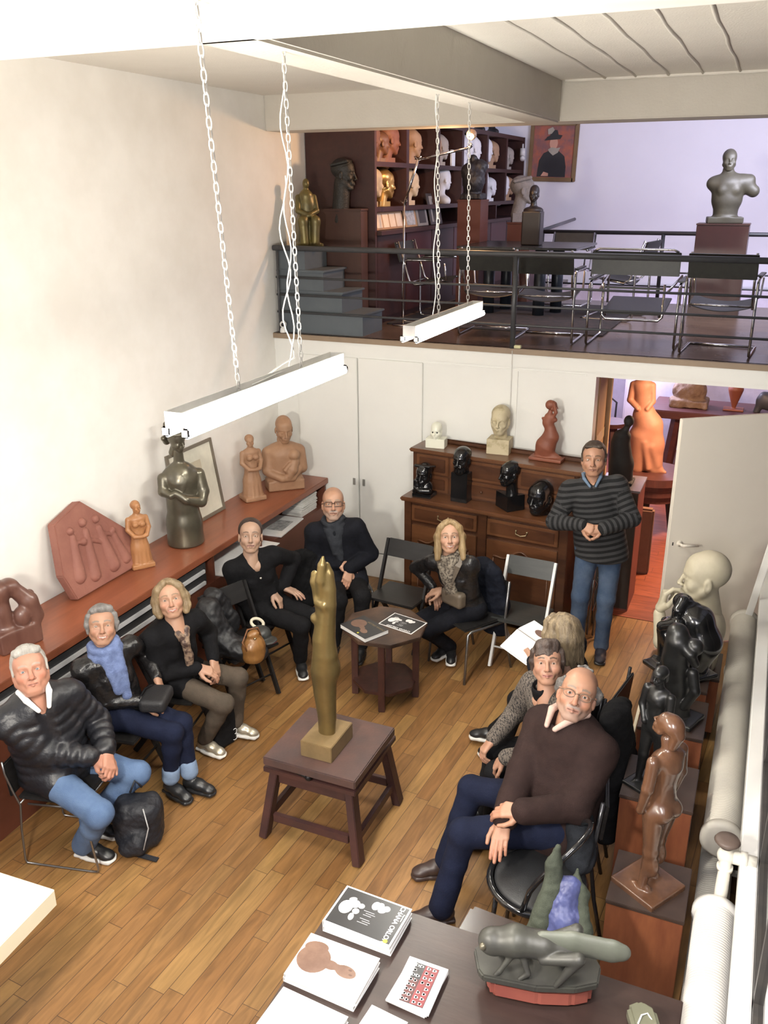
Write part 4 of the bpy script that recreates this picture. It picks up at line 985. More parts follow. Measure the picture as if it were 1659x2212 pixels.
def head_colors(skin, lip, brow, beard=None, bald=None, blush=.12, s=1.0, browz=.024, thick=.0045, smile=0, teeth=False):
    skin = np.array(skin)*np.array(SKT); lip = np.array(lip)*np.array(SKT); brow = np.array(brow)*.65
    if beard is not None: beard = np.array(beard)*.6
    def f(V):
        X, Y, Z = V.T/s; ax = np.abs(X); n = len(V)
        C = np.tile(skin, (n, 1))
        mott = .04*fbm(V, 60, 3)[:, None]; C = C*(1+mott)
        def mixin(m, c, a=1.0):
            nonlocal C
            m = np.clip(m, 0, 1)[:, None]*a; C = C*(1-m)+np.array(c)*m
        fr = Y > .05
        mixin(np.exp(-((ax-.042)/.02)**2-((Z+.032)/.018)**2)*fr, skin*np.array([1.0, .66, .58]), blush*2.2)
        mixin(np.exp(-((ax)/.013)**2-((Z+.036)/.014)**2)*(Y > .09), skin*np.array([1.0, .66, .58]), blush*2)
        mixin(np.exp(-((ax-.0325)/.017)**2-((Z+.001)/.011)**2)*fr, skin*.62, .55)          # lids
        mixin(np.exp(-((ax-.034)/.017)**2-((Z+.017)/.005)**2)*fr, skin*.78, .35)
        z0 = browz+.004*np.sin(np.clip((ax-.012)/.036, 0, 1)*PI)
        mixin((np.abs(Z-z0) < thick)*(ax > .012)*(ax < .050)*fr*1.0, brow, .85)
        lz = .004*smile
        lm = np.exp(-(np.maximum(ax-.023, 0)/.0035)**2)*np.exp(-((Z+.0675-lz*ax/.022)/.0078)**4)*(Y > .079)
        mixin(lm, lip, .85)
        if teeth: mixin((np.abs(Z+.0668-lz*ax/.02) < .0030)*(ax < .019)*(Y > .080)*1.0, (.52, .50, .46), .9)
        else: mixin((np.abs(Z+.0672-lz*ax/.02) < .0018)*(ax < .025)*(Y > .079)*1.0, lip*.35, .85)
        mixin(np.exp(-((ax-.0075)/.0035)**2-((Z+.0455)/.003)**2)*(Y > .092), skin*.25, .8)   # nostrils, only their shade painted on
        # crease shade painted along the folds from nose to mouth corners
        fx = .018+(-.040-Z)*.55
        mixin(np.exp(-((ax-fx)/.0028)**2)*(Z < -.038)*(Z > -.068)*fr, skin*.62, .45+.25*smile)
        if beard is not None:
            m = ((Z < -.05)*(Y > .01)*1.0)*np.clip((-.045-Z)/.02, 0, 1)*(1-np.clip(lm*2, 0, 1)); mixin(m, beard, .38)
            mixin(np.exp(-((Z+.053)/.006)**2)*(ax < .028)*(Y > .08), beard, .75)
        return np.clip(C, 0, 1)
    return f
def hand_blob(B, side, curl=(.5, .5, .5, .5), thumb=.3, spread=1.0, s=1.0, k=.0045):
    """hand in its own frame: wrist at 0, fingers along +y, back of the hand +z, thumb on +x*side"""
    B.cone((0, -.008, 0), (0, .02, 0), .018*s, .022*s, k=.012, side=(1, 0, 0), w=1.25)
    mx = [.028, .010, -.009, -.026]; ml = [.088, .092, .087, .078]; fl = [(.040, .024, .020), (.044, .028, .021), (.041, .026, .020), (.032, .020, .018)]
    rr = [.0098, .0102, .0096, .0085]
    for i in range(4):
        x = mx[i]*side*s; y = ml[i]*s
        B.cone((x*.6, .015*s, .0), (x, y, -.002*s), .0150*s, .0115*s, k=.014)
        p = V3(x, y, -.002*s); a = 0.0; sp = (mx[i])*.9*side*spread
        for j, L in enumerate(fl[i]):
            a += (curl[i]*(1.0, 1.15, .75)[j])*1.25
            d = V3(math.sin(sp)*math.cos(a), math.cos(sp)*math.cos(a), -math.sin(a)); q = p+d*L*s
            B.cone(p, q, rr[i]*s*(1-.06*j), rr[i]*s*(.93-.07*j), k=.003 if j else .006); p = q
    t0 = V3(.022*side, .022, -.006)*s; t1 = t0+V3(.026*side, .026, -.008-.012*thumb)*s; t2 = t1+V3((.016-.014*thumb)*side, .030, -.004-.014*thumb)*s; t3 = t2+V3((.006-.016*thumb)*side, .026, -.004-.008*thumb)*s
    B.cone(t0, t1, .0155*s, .0125*s, k=.010); B.cone(t1, t2, .0115*s, .0102*s, k=.005); B.cone(t2, t3, .0102*s, .0085*s, k=.004)
    return B
def frame_from(y, z):
    """3x3 with columns x, y, z; y exact, z as close as possible"""
    y = np.array(y, float); y /= np.linalg.norm(y); z = np.array(z, float); z = z-y*(z@y); z /= np.linalg.norm(z); x = np.cross(y, z)
    return np.stack([x, y, z], 1)
def xform(V, R, t): return V@R.T+np.array(t)
def join_parts(parts):
    Vs, Fs, Cs, off = [], [], [], 0
    for V, F, C in parts:
        Vs.append(V); Fs.append(F+off); Cs.append(C); off += len(V)
    return np.concatenate(Vs), np.concatenate(Fs), np.concatenate(Cs)
def ik(a, c, l1, l2, pole):
    """middle joint of a two-bone limb from a to c, bent towards pole; c is pulled in if out of reach"""
    a, c = np.array(a, float), np.array(c, float); d = c-a; L = np.linalg.norm(d)
    if L > (l1+l2)*.998: c = a+d/L*(l1+l2)*.998; d = c-a; L = np.linalg.norm(d)
    if L < abs(l1-l2)*1.02: L = abs(l1-l2)*1.02
    u = d/np.linalg.norm(d); x = (l1*l1-l2*l2+L*L)/(2*L); hgt = math.sqrt(max(l1*l1-x*x, 0))
    p = np.array(pole, float); p = p-u*(p@u); p /= np.linalg.norm(p)+1e-9
    return a+u*x+p*hgt, c
# ---- sculpture helpers
def sculpt(name, label, B, h, m, loc, rz=0.0, it=1, fold=0.0, ff=30, cat='sculpture', group=None, scale=1.0, tilt=None):
    V, F = B.mesh(h); V = relax(V, F, it)
    if fold: V = V+vnormals(V, F)*(fold*fbm(V, ff, 5))[:, None]
    o = link(name, mesh_from(name, V, F, m, True)); o.location = loc; o.rotation_euler = tilt if tilt else (0, 0, rz); o.scale = (scale,)*3
    return tag(o, label, cat, group)
def part_of(o, name, B, h, m, it=1):
    V, F = B.mesh(h); V = relax(V, F, it); return link(name, mesh_from(name, V, F, m, True), o)
# ================================================================== sculptures
M_bronze = mat('dark_bronze', (.15, .135, .095), rough=.30, metal=.55, c2=(.11, .10, .075), scale=5, coat=.1)
M_bronzeg = mat('green_gold_bronze', (.30, .22, .085), rough=.30, metal=.62, c2=(.20, .145, .06), scale=3.5, detail=5, bump=.03)
M_plaque = mat('bronze_base_block', (.34, .235, .11), rough=.5, metal=.3, c2=(.26, .18, .085), scale=9, bump=.08)
M_ebony = mat('polished_ebony', (.022, .022, .024), rough=.17, c2=(.014, .014, .015), scale=6, coat=.3)
M_blk2 = mat('black_patina', (.028, .028, .028), rough=.35, c2=(.018, .018, .018), scale=9)
M_terra = mat('terracotta_orange', (.52, .26, .13), rough=.55, c2=(.43, .20, .10), scale=6, bump=.06)
M_terra2 = mat('terracotta_tan', (.50, .29, .17), rough=.55, c2=(.42, .23, .13), scale=6, bump=.08)
M_terra3 = mat('terracotta_pink', (.40, .17, .125), rough=.7, c2=(.31, .12, .09), scale=4, bump=.15, bscale=70)
M_terra4 = mat('terracotta_red', (.33, .105, .055), rough=.55, c2=(.26, .08, .045), scale=6, bump=.06)
M_carve = mat('carved_walnut', (.20, .095, .07), rough=.33, c2=(.14, .06, .045), scale=4, stretch=(3, 3, .6), coat=.1)
M_brown = mat('polished_brown_wood', (.20, .095, .05), rough=.25, c2=(.14, .065, .036), scale=4, stretch=(3, 3, .6), coat=.3)
M_plaster = mat('cream_plaster', (.66, .60, .45), rough=.6, c2=(.58, .52, .38), scale=7, bump=.05)
M_cplast = mat('yellowed_plaster', (.62, .54, .36), rough=.55, c2=(.42, .34, .19), scale=12, bump=.12, lo=.32, hi=.5)
M_white = MATS['white_gloss_paint']; M_wplast = mat('white_plaster', (.80, .79, .80), rough=.7, c2=(.74, .73, .74), scale=9)
M_salmon = mat('salmon_terracotta', (.62, .30, .19), rough=.6, c2=(.54, .25, .16), scale=5, bump=.1)
M_grnbr = mat('green_grey_bronze', (.155, .135, .085), rough=.5, metal=.1, c2=(.12, .105, .07), scale=7, bump=.12)

# 1. tall slender bronze on the middle stand
b = Blob(.035); sd = dict(side=(0, 1, 0), w=.8)
b.k = .004
b.chain([(0, 0, .06), (.004, .0, .18), (-.004, 0, .32), (-.006, 0, .44), (.004, 0, .54), (.0, 0, .62), (.012, 0, .72)], [.044, .050, .060, .070, .066, .060, .052], **sd)
b.chain([(.012, 0, .72), (.026, 0, .82), (.030, 0, .90), (.034, 0, .98), (.030, 0, 1.03)], [.050, .046, .042, .030, .014], **sd); b.k = .03
b.chain([(.012, 0, .74), (-.012, -.005, .85), (-.030, -.01, .93), (-.034, -.01, .972)], [.046, .034, .028, .020], k=.012, **sd)
b.chain([(.002, -.02, .86), (.006, -.026, .95), (.014, -.024, 1.03), (.018, -.016, 1.072)], [.022, .026, .022, .009], k=.006, **sd)
b.ell((-.045, -.01, .735), (.020, .022, .026), k=.02); b.ell((.040, .012, .46), (.036, .04, .055), k=.03); b.ell((.02, -.036, .82), (.016, .012, .018), k=.02); b.ell((-.016, -.036, .835), (.014, .010, .018), k=.02)
st1 = sculpt('bronze_figure', 'tall slender greenish bronze torso on the middle turntable stand', b, .006, M_bronzeg, (-2.065, 3.885, .6175), it=4, scale=1.14)
MB().box((.0, .0, .045), (.175, .25, .09), bev=.003).build('base_block', M_plaque, st1)

# 2. sideboard sculptures
b = Blob(.04)                                                    # carved embracing couple
b.box((0, 0, .07), (.14, .10, .07), rnd=.01, k=.01); b.chain([(-.05, 0, .1), (-.07, 0, .25), (-.06, 0, .36)], [.08, .06, .06]); b.ell((-.06, -.01, .40), (.075, .07, .06)); b.ell((.01, .0, .40), (.06, .06, .05), k=.015)
b.chain([(.03, -.02, .38), (.10, -.05, .28), (.13, -.06, .17)], [.045, .055, .05], k=.02); b.ell((.04, -.06, .20), (.055, .05, .07), k=.01); b.chain([(.14, .0, .30), (.15, -.02, .16)], [.03, .035], k=.01)
sculpt('carved_couple', 'carved brown wooden couple leaning over, leftmost on the sideboard', b, .008, M_carve, (-4.12, 3.60, 1.001), rz=math.radians(75), it=2)
# relief slab leaning on the wall
rs = empty('relief_slab', (-4.25, 4.53, 1.0), 'pink terracotta relief slab with figures leaning on the wall', 'relief')
poly = [(-.30, .0), (.38, .0), (.42, .12), (.35, .30), (-.02, .64), (-.30, .56), (-.36, .20)]
T = Matrix.Rotation(math.radians(90), 4, 'Z') @ Matrix.Rotation(math.radians(78), 4, 'X')
MB().prism(poly, .0, .075, T=T, bev=.008).build('slab', M_terra3, rs)
b = Blob(.02)
def rp_(u, v, w): return V3(*(T @ Vector((u, v, w))))
for (u0, v0, u1, v1, r0, r1) in [(-.18, .42, -.22, .14, .03, .055), (-.05, .42, -.08, .10, .03, .055), (.08, .40, .12, .10, .03, .06), (.20, .30, .26, .10, .03, .05)]:
    b.cone(rp_(u0, v0, .065), rp_(u1, v1, .055), r0, r1)
for (u, v, r) in [(-.19, .47, .030), (-.06, .49, .035), (.07, .47, .032), (.20, .34, .028), (-.10, .36, .03)]: b.ell(rp_(u, v, .072), r, k=.008)
for (u0, v0, u1, v1) in [(-.17, .38, -.05, .34), (.08, .36, .22, .30), (-.05, .36, .06, .30)]: b.cone(rp_(u0, v0, .075), rp_(u1, v1, .07), .018, k=.008)
V, F = b.mesh(.007); V = relax(V, F, 1); link('relief_figures', mesh_from('relief_figures', V, F, M_terra3, True), rs)
def small_woman(name, label, m, loc, rz, H=.53, long_=1.0, headturn=0.0, beads=False):
    s = H/.53; b = Blob(.018*s)
    b.chain([V3(0, 0, .02)*s, V3(0, 0, .15)*s, V3(0, 0, .26)*s], [.086*s, .070*s, .052*s], side=(0, 1, 0), w=.85)
    b.chain([V3(0, 0, .25)*s, V3(0, .0, .36)*s], [.050*s, .062*s], side=(0, 1, 0), w=.7); b.ell(V3(0, 0, .385)*s, (.07*s, .045*s, .03*s))
    b.cone(V3(0, .0, .40)*s, V3(0, .005*s, .44)*s, .022*s)
    head_blob(b, s=.36*s, neck=False, slit=False) if False else None
    for q in (-1, 1):
        b.ell(V3(q*.026, .045, .35)*s, (.024*s, .02*s, .022*s), k=.008*s)
        b.chain([V3(q*.066, 0, .385)*s, V3(q*.078, .015, .31)*s, V3(q*.045, .065, .265)*s, V3(q*.008, .075, .262)*s], [.021*s, .019*s, .016*s, .014*s], k=.006*s)
    for a in np.linspace(.2, 2.9, 6): b.cone(V3(.075*math.cos(a), .066*math.sin(a), .02)*s, V3(.045*math.cos(a), .04*math.sin(a), .24)*s, .013*s, .008*s, k=.01*s)
    b.box(V3(0, 0, .02)*s, (.088*s, .078*s, .02*s), rnd=.01*s, k=.005)
    o = sculpt(name, label, b, .0042*s+.0006, m, loc, rz=rz, it=1)
    hb = Blob(.006); head_blob(hb, s=.40*s, neck=False, slit=False, ears=False)
    V, F = hb.mesh(.0026*s+.0003); R = np.array(Matrix.Rotation(headturn, 3, 'Z')); V = xform(V, R, V3(0, .004, .475)*s)
    link('head', mesh_from('head', V, F, m, True), o)
    hh = Blob(.01); hh.ell(V3(0, -.008, .492)*s, (.035*s, .041*s, .034*s)); hh.ell(V3(0, -.042, .475)*s, (.02*s, .016*s, .02*s)); 
    V, F = hh.mesh(.004*s); link('hair', mesh_from('hair', V, F, m, True), o)
    return o
small_woman('terracotta_woman', 'small glossy orange terracotta woman with folded arms beside the relief slab', mat('terracotta_glossy', (.55, .27, .12), rough=.38, c2=(.48, .22, .09), scale=6), (-4.17, 4.92, 1.001), math.radians(-125), .53, headturn=.5)
small_woman('terracotta_woman', 'tan terracotta standing woman in a long pleated dress beside the mother and child bust', M_terra2, (-4.195, 6.58, 1.001), math.radians(-125), .62, headturn=-.3)
# large bronze woman in shawl
b = Blob(.035)
b.chain([(0, 0, .03), (0, 0, .20), (0, 0, .40), (0, 0, .50)], [.170, .160, .138, .128], side=(1, 0, 0), w=1.0)
b.chain([(0, 0, .48), (0, 0, .62), (0, 0, .68)], [.130, .135, .115], side=(1, 0, 0), w=1.08)
b.ell((-.11, .0, .66), (.06, .08, .07)); b.ell((.11, .0, .66), (.06, .08, .07)); b.ell((0, 0, .725), (.11, .075, .05))
b.chain([(0, .0, .73), (.005, .01, .90)], [.050, .045], k=.02)
b.chain([(-.165, .02, .66), (-.185, .06, .50), (-.145, .11, .42), (.0, .155, .47), (.09, .13, .54)], [.055, .055, .052, .038, .03], k=.012)
b.chain([(.165, .02, .66), (.18, .06, .55), (.13, .12, .52)], [.05, .045, .035], k=.015)
for i in range(5): b.chain([(.02+.012*i, .115, .70-.018*i), (-.02+.01*i, .135, .63-.022*i), (.03, .14, .585-.02*i)], [.008, .009, .006], k=.006)
for i in range(4): b.cone((-.08, .105-.02*i, .60), (-.12, .085, .50+.02*i), .007, .004, k=.006)
b.ell((0, .0, .0), (.4, .4, .004), cut=True, k=.001)
bz = sculpt('bronze_woman', 'large dark bronze woman in a shawl with an arm across her chest on the sideboard', b, .008, M_bronze, (-4.13, 5.44, 1.001), rz=math.radians(-130), it=2, scale=.87)
hb = head_blob(Blob(.01), s=.80, slit=False, ears=False, neck_l=.14)
hb.chain([(-.05, -.06, .03), (-.07, -.13, -.01), (-.03, -.155, -.04), (.02, -.14, .0)], [.045, .035, .03, .025], k=.015)
hb.chain([(-.02, -.10, .03), (-.035, -.165, .06), (-.03, -.16, .12), (-.01, -.10, .15)], [.025, .022, .02, .018], k=.01)
hb.ell((0, -.01, .055), (.068, .085, .055), k=.02); hb.chain([(-.05, .03, .075), (.0, .07, .08), (.05, .03, .075)], [.016, .018, .016], k=.01)
V, F = hb.mesh(.005); R = np.array((Matrix.Rotation(.55, 3, 'Z') @ Matrix.Rotation(-.08, 3, 'X'))); link('head', mesh_from('head', xform(V, R, V3(.01, .015, .985)), F, M_bronze, True), bz)
# framed drawing leaning behind
fd = empty('framed_drawing', (-4.30, 5.93, 1.0), 'framed drawing of a diamond shape leaning on the wall behind the bronze woman', 'picture'); fd.rotation_euler = (0, math.radians(-9), 0)
mb = MB(); W_, H_ = .31, .66
for s in (-1, 1): mb.bx((-.0, s*W_-.014, 0), (.022, s*W_+.014, H_), bev=.002)
mb.bx((0, -W_, 0), (.022, W_, .028), bev=.002); mb.bx((0, -W_, H_-.028), (.022, W_, H_), bev=.002); mb.build('frame', mat('grey_brown_frame', (.20, .17, .13), .5), fd)
MB().bx((.004, -W_+.01, .02), (.010, W_-.01, H_-.02)).build('mount', mat('ivory_mount', (.76, .74, .62), .6), fd)
MB().bx((.0102, -.12, .14), (.0115, .12, .52)).build('sheet', mat('tan_sheet', (.62, .56, .42), .7), fd)
TR = Matrix(((0, 0, 1, 0), (1, 0, 0, 0), (0, 1, 0, 0), (0, 0, 0, 1)))
MB().prism([(0, .17), (.085, .34), (.0, .49), (-.085, .34)], .0116, .0124, T=TR).build('drawing', mat('sketch_grey', (.47, .45, .38), .7), fd)
MB().prism([(.0, .24), (.045, .32), (.03, .42), (-.03, .42), (-.045, .32)], .0125, .013, T=TR).build('drawing_detail', mat('sketch_grey2', (.40, .38, .32), .7), fd)
# mother and child bust
b = Blob(.03)
b.box((0, 0, .05), (.175, .095, .05), rnd=.012, k=.008)
b.cone((0, 0, .12), (0, 0, .34), .115, .125, side=(1, 0, 0), w=1.45); b.ell((0, -.01, .37), (.185, .085, .07)); b.chain([(0, -.005, .40), (0, .0, .50)], [.05, .046], k=.02)
for q in (-1, 1): b.chain([(q*.15, 0, .36), (q*.165, .03, .20)], [.06, .055], k=.02)
b.chain([(.15, .06, .18), (.05, .125, .135), (-.06, .12, .125)], [.045, .035, .028], k=.01); b.chain([(-.13, .06, .20), (-.06, .115, .14)], [.045, .03], k=.01)
b.ell((-.075, .10, .35), (.058, .058, .052), k=.006); b.chain([(-.075, .10, .28), (-.05, .12, .21), (-.02, .12, .16)], [.05, .05, .045], k=.01); b.chain([(-.03, .13, .27), (.02, .14, .22), (-.01, .145, .19)], [.022, .02, .016], k=.006)
mc = sculpt('mother_and_child_bust', 'tan terracotta bust of a mother holding a baby, far end of the sideboard', b, .007, M_terra2, (-4.08, 6.98, 1.001), rz=math.radians(-138), it=1)
hb = head_blob(Blob(.01), s=1.0, slit=False, neck_l=.12, long=1.08, lips=.8); V, F = hb.mesh(.005); R = np.array(Matrix.Rotation(-.2, 3, 'X')); link('head', mesh_from('head', xform(V, R, V3(-.01, .02, .585)), F, M_terra2, True), mc)
# something pale at the far left edge of the sideboard
b = Blob(.03); b.ell((0, 0, .08), (.08, .10, .08)); b.ell((.03, .05, .15), (.05, .05, .06)); b.ell((-.03, -.04, .17), (.04, .04, .05))
sculpt('white_plaster_piece', 'small white plaster piece cut off by the left edge of the sideboard', b, .008, M_wplast, (-4.08, 3.20, 1.001))

# 3. heads on the dresser
def bust(name, label, m, loc, rz, s, style, base=None, group=None, cat='sculpture', h=.0055, nod=0.0, turn=0.0, up=0.0, kw={}):
    """head with neck rising from a block; base = (half x, half y, height)"""
    bh = base[2] if base else 0
    hb = head_blob(Blob(.012*s), s=s, slit=False, neck_l=kw.get('neck_l', .17), **{k: v for k, v in kw.items() if k != 'neck_l'})
    z0 = bh+kw.get('neck_l', .17)*s*.95 if base else .13*s
    if style == 'cap': hb.ell((0, -.02*s, .055*s), (.080*s, .10*s, .078*s), k=.004)
    if style == 'bun': hb.ell((0, -.02*s, .055*s), (.082*s, .10*s, .075*s), k=.004); hb.ell((0, -.12*s, .0), (.04*s, .035*s, .04*s), k=.01)
    if style == 'wavy':
        for a in range(-5, 6): hb.cone((.015*a*s, .045*s, .10*s), (.016*a*s, -.09*s, .07*s), .016*s, .014*s, k=.006)
    if style == 'beard': hb.ell((0, .04*s, -.10*s), (.055*s, .05*s, .05*s), k=.008); hb.ell((0, -.02*s, .05*s), (.082*s, .10*s, .07*s), k=.004); hb.cone((-.03*s, .095*s, -.055*s), (.03*s, .095*s, -.055*s), .010*s, k=.004)
    V, F = hb.mesh(h*s); R = np.array(Matrix.Rotation(turn, 3, 'Z') @ Matrix.Rotation(nod, 3, 'X')); V = xform(V, R, V3(0, 0, z0+up)); 
    me = mesh_from(name, V, F, m, True)
    o = link(name, me); o.location = loc; o.rotation_euler = (0, 0, rz); tag(o, label, cat, group)
    if base: MB().box((0, -.02*s, bh/2), (base[0]*2, base[1]*2, bh), bev=.003).build('base', m, o)
    return o
CT, HT = 1.081, 1.491
FC = math.radians(180)           # facing the studio (-Y)
o = bust('child_bust', 'small white glazed bust of a child with dark eyes on top of the dresser', mat('ivory_glaze', (.80, .80, .68), .3, c2=(.77, .77, .65), scale=6), (-2.645, 7.26, HT), FC+.1, .62, 'cap', (.088, .06, .085), kw=dict(neck_l=.11, cheek=1.35, fat=.9, nose=.8))
for q in (-1, 1): MB().ball((q*.0205, .052, .085+.11*.62*.95-.001), .0075, 10, 8).build('eye', M_ebony, o)
o = bust('plaster_portrait', 'yellowed plaster head of a man with round glasses on top of the dresser', M_cplast, (-2.065, 7.30, HT), FC+.05, 1.02, 'cap', (.10, .085, .135), kw=dict(neck_l=.165, fat=.4, jaw=1.1))
for q in (-1, 1): MB().tube([(q*.034+.022*math.cos(t), .106, .135+.165*.97*1.02+.018*math.sin(t)) for t in np.linspace(0, 2*PI, 15)[:-1]], .0022, 6, closed=True).build('eyeglass_rim', M_cplast, o)
b = Blob(.02)                                                    # kneeling red figure
b.box((0, 0, .015), (.145, .07, .015), rnd=.004, k=.002)
b.chain([(-.06, 0, .05), (-.02, 0, .12), (.02, 0, .21), (.015, 0, .27)], [.055, .085, .068, .045], side=(0, 1, 0), w=.8); b.cone((.0, 0, .06), (.11, 0, .03), .05, .02)
b.chain([(.015, 0, .27), (-.01, .0, .33), (.0, 0, .375)], [.042, .045, .045], side=(0, 1, 0), w=.8); b.cone((-.03, -.01, .35), (-.055, -.01, .365), .02, .012, k=.01); b.cone((.04, 0, .37), (.05, 0, .36), .02); b.chain([(.0, 0, .40), (.005, 0, .43)], [.022, .02], k=.01)
b.chain([(.035, -.01, .38), (.06, -.02, .43), (.04, -.02, .50)], [.016, .014, .014], k=.008)
kf = sculpt('kneeling_figure', 'red terracotta female figure with a raised arm on the right of the dresser top', b, .005, M_terra4, (-1.62, 7.25, HT), rz=-.1, it=1)
hb = head_blob(Blob(.005), s=.42, slit=False, ears=False, neck=False); V, F = hb.mesh(.0024); R = np.array(Matrix.Rotation(-PI/2+.2, 3, 'Z')); link('head', mesh_from('head', xform(V, R, V3(.02, 0, .475)), F, M_terra4, True), kf)
hb = Blob(.01); hb.ell((.0, 0, .485), (.042, .038, .042)); V, F = hb.mesh(.004); link('hair', mesh_from('hair', V, F, M_terra4, True), kf)
b = Blob(.02)                                                    # bearded black carving
o = bust('ebony_carving', 'leftmost black carving on the dresser, head resting on a folded hand', M_ebony, (-2.68, 7.05, CT), FC-.05, .86, 'wavy', (.09, .075, .035), up=.065, kw=dict(neck_l=.13, long=1.1))
b = Blob(.02); b.ell((0, -.0, .09), (.085, .06, .075)); b.chain([(.06, .06, .06), (.03, .075, .12), (.045, .08, .17)], [.026, .02, .014], k=.008); b.chain([(-.07, .05, .07), (.0, .085, .075), (.05, .08, .10)], [.028, .022, .018], k=.008)
for i in range(4): b.cone((.02+.012*i, .085, .115), (.025+.012*i, .09, .17), .006, .005, k=.003)
part_of(o, 'hands', b, .005, M_ebony)
o = bust('ebony_bust', 'black bearded head on a tall square black block, second on the dresser', M_ebony, (-2.33, 7.06, CT), FC-.1, .93, 'beard', (.078, .07, .27), kw=dict(neck_l=.13))
bust('ebony_bust', 'black smooth long-necked head facing left on a black block, third on the dresser', M_ebony, (-1.89, 7.04, CT), FC-.75, .92, None, (.10, .085, .14), kw=dict(neck_l=.20, long=1.05))
bust('ebony_bust', 'round bald black head standing on its neck at the right end of the counter', M_ebony, (-1.60, 6.99, CT), FC-.35, 1.22, None, None, kw=dict(neck_l=.125, fat=.6, ears=True))

# 4. the row of sculptures on the plinths
def nude(name, label, m, loc, rz, H, h=.006, lean=0.0, arms='back', base=True, hair=True, k=.018):
    """standing figure about H high"""
    s = H/1.0; b = Blob(k*s)
    def q(x, y, z): return V3(x, y, z)*s
    for sg in (-1, 1):
        b.chain([q(sg*.06, .03+.02*sg, .03), q(sg*.052, .01+.02*sg, .25), q(sg*.05, .0, .46)], [.022*s, .036*s, .055*s]); b.cone(q(sg*.055, .0+.02*sg, .025), q(sg*.065, .085+.02*sg, .012), .020*s, .014*s); b.ell(q(sg*.052, -.008+.02*sg, .17), (.032*s, .034*s, .06*s))
    b.ell(q(0, -.005, .49), (.092*s, .07*s, .065*s)); b.ell(q(-.035, -.045, .485), (.045*s, .04*s, .045*s)); b.ell(q(.035, -.045, .485), (.045*s, .04*s, .045*s))
    b.chain([q(0, 0, .52), q(0, .01, .62), q(0, 0, .73)], [.066*s, .058*s, .075*s], side=(1, 0, 0), w=1.1); b.ell(q(0, -.01, .77), (.10*s, .05*s, .045*s))
    for sg in (-1, 1): b.ell(q(sg*.036, .045, .715), (.028*s, .024*s, .026*s), k=.01*s)
    if arms == 'back': A = lambda sg: [q(sg*.10, -.01, .775), q(sg*.115, -.03, .64), q(sg*.085, -.03, .52)]
    elif arms == 'front': A = lambda sg: [q(sg*.10, 0, .775), q(sg*.115, .02, .64), q(sg*.05, .07, .545)]
    elif arms == 'down': A = lambda sg: [q(sg*.10, 0, .775), q(sg*.12, .0, .64), q(sg*.115, .03, .50)]
    for sg in (-1, 1): b.chain(A(sg), [.032*s, .028*s, .019*s], k=.010*s); b.ell(A(sg)[-1], (.02*s, .018*s, .026*s), k=.008*s)
    b.cone(q(0, -.005, .79), q(0, .012, .86), .032*s, .03*s)
    if base: b.box(q(0, .02, .0), (.13*s, .13*s, .022*s), rnd=.004, k=.004)
    o = sculpt(name, label, b, h*s, m, loc, rz=rz, it=1)
    hb = head_blob(Blob(.007), s=.62*s, slit=False, ears=not hair, neck=False); 
    if hair: hb.ell(V3(0, -.03, .05)*.62*s, V3(.084, .10, .08)*.62*s, k=.003); hb.chain([V3(0, -.10, .02)*.62*s, V3(0, -.12, -.10)*.62*s], [.035*s, .025*s], k=.01)
    V, F = hb.mesh(.0038*s); R = np.array(Matrix.Rotation(lean, 3, 'X')); link('head', mesh_from('head', xform(V, R, V3(0, .022, .925)*s), F, m, True), o)
    return o
nude('brown_nude', 'polished brown wooden nude woman looking up, on the plinth nearest the display table', M_brown, (-.165, 3.53, .585), math.radians(58), .95, lean=.45, arms='down')
o = nude('black_figure', 'black standing headless figure with arms meeting in front, on the second plinth', M_blk2, (-.27, 4.13, .72), math.radians(150), .72, arms='front')
o.children[0].scale = (.9,)*3; o.children[0].location = (0, 0, .06)
b = Blob(.03)                                                    # the two entwined black figures
b.chain([(0, 0, .03), (.02, 0, .25), (.05, .02, .45), (.04, .03, .60)], [.085, .075, .085, .09]); b.chain([(-.08, .02, .40), (-.12, .04, .28), (-.07, .06, .15)], [.04, .035, .03], k=.012); b.ell((.06, .02, .66), (.075, .07, .07), k=.01); b.chain([(.0, .06, .60), (-.07, .07, .56), (-.09, .03, .48)], [.04, .035, .03], k=.012); b.ell((-.07, .02, .60), (.06, .055, .06), k=.01)
b.chain([(.10, -.02, .60), (.13, -.03, .35), (.10, -.03, .10)], [.055, .05, .045], k=.02); b.box((0, 0, .02), (.15, .12, .02), rnd=.005, k=.003)
sculpt('black_couple', 'pair of entwined polished black figures on the third plinth', b, .007, M_blk2, (-.20, 4.80, .74), rz=math.radians(160), it=2, scale=.84)
b = Blob(.03)                                                    # crouching black figure, head bowed
b.box((0, .02, .015), (.16, .18, .015), rnd=.004, k=.003)
b.chain([(.03, -.04, .10), (.06, -.07, .24), (.04, -.03, .38), (.0, .02, .44)], [.11, .12, .10, .06], side=(1, 0, 0), w=1.1)
for sg in (-1, 1):
    b.chain([(sg*.05, -.02, .09), (sg*.065, .13, .26), (sg*.06, .12, .04)], [.055, .045, .03], k=.015); b.cone((sg*.06, .12, .035), (sg*.065, .19, .03), .026, .016, k=.01)
    b.chain([(sg*.10, -.02, .38), (sg*.115, .10, .31), (-sg*.03, .17, .30)], [.04, .033, .026], k=.01)
b.ell((0, .06, .475), (.062, .07, .06), k=.015); b.chain([(-.03, .03, .50), (-.075, .02, .45), (-.085, .03, .37)], [.04, .035, .025], k=.01); b.ell((.045, .0, .46), (.035, .035, .035), k=.008)
sculpt('crouching_black_figure', 'polished black crouching woman hugging her knees on the plinth nearest the door', b, .007, M_ebony, (-.23, 5.36, .74), rz=math.radians(48), it=2)
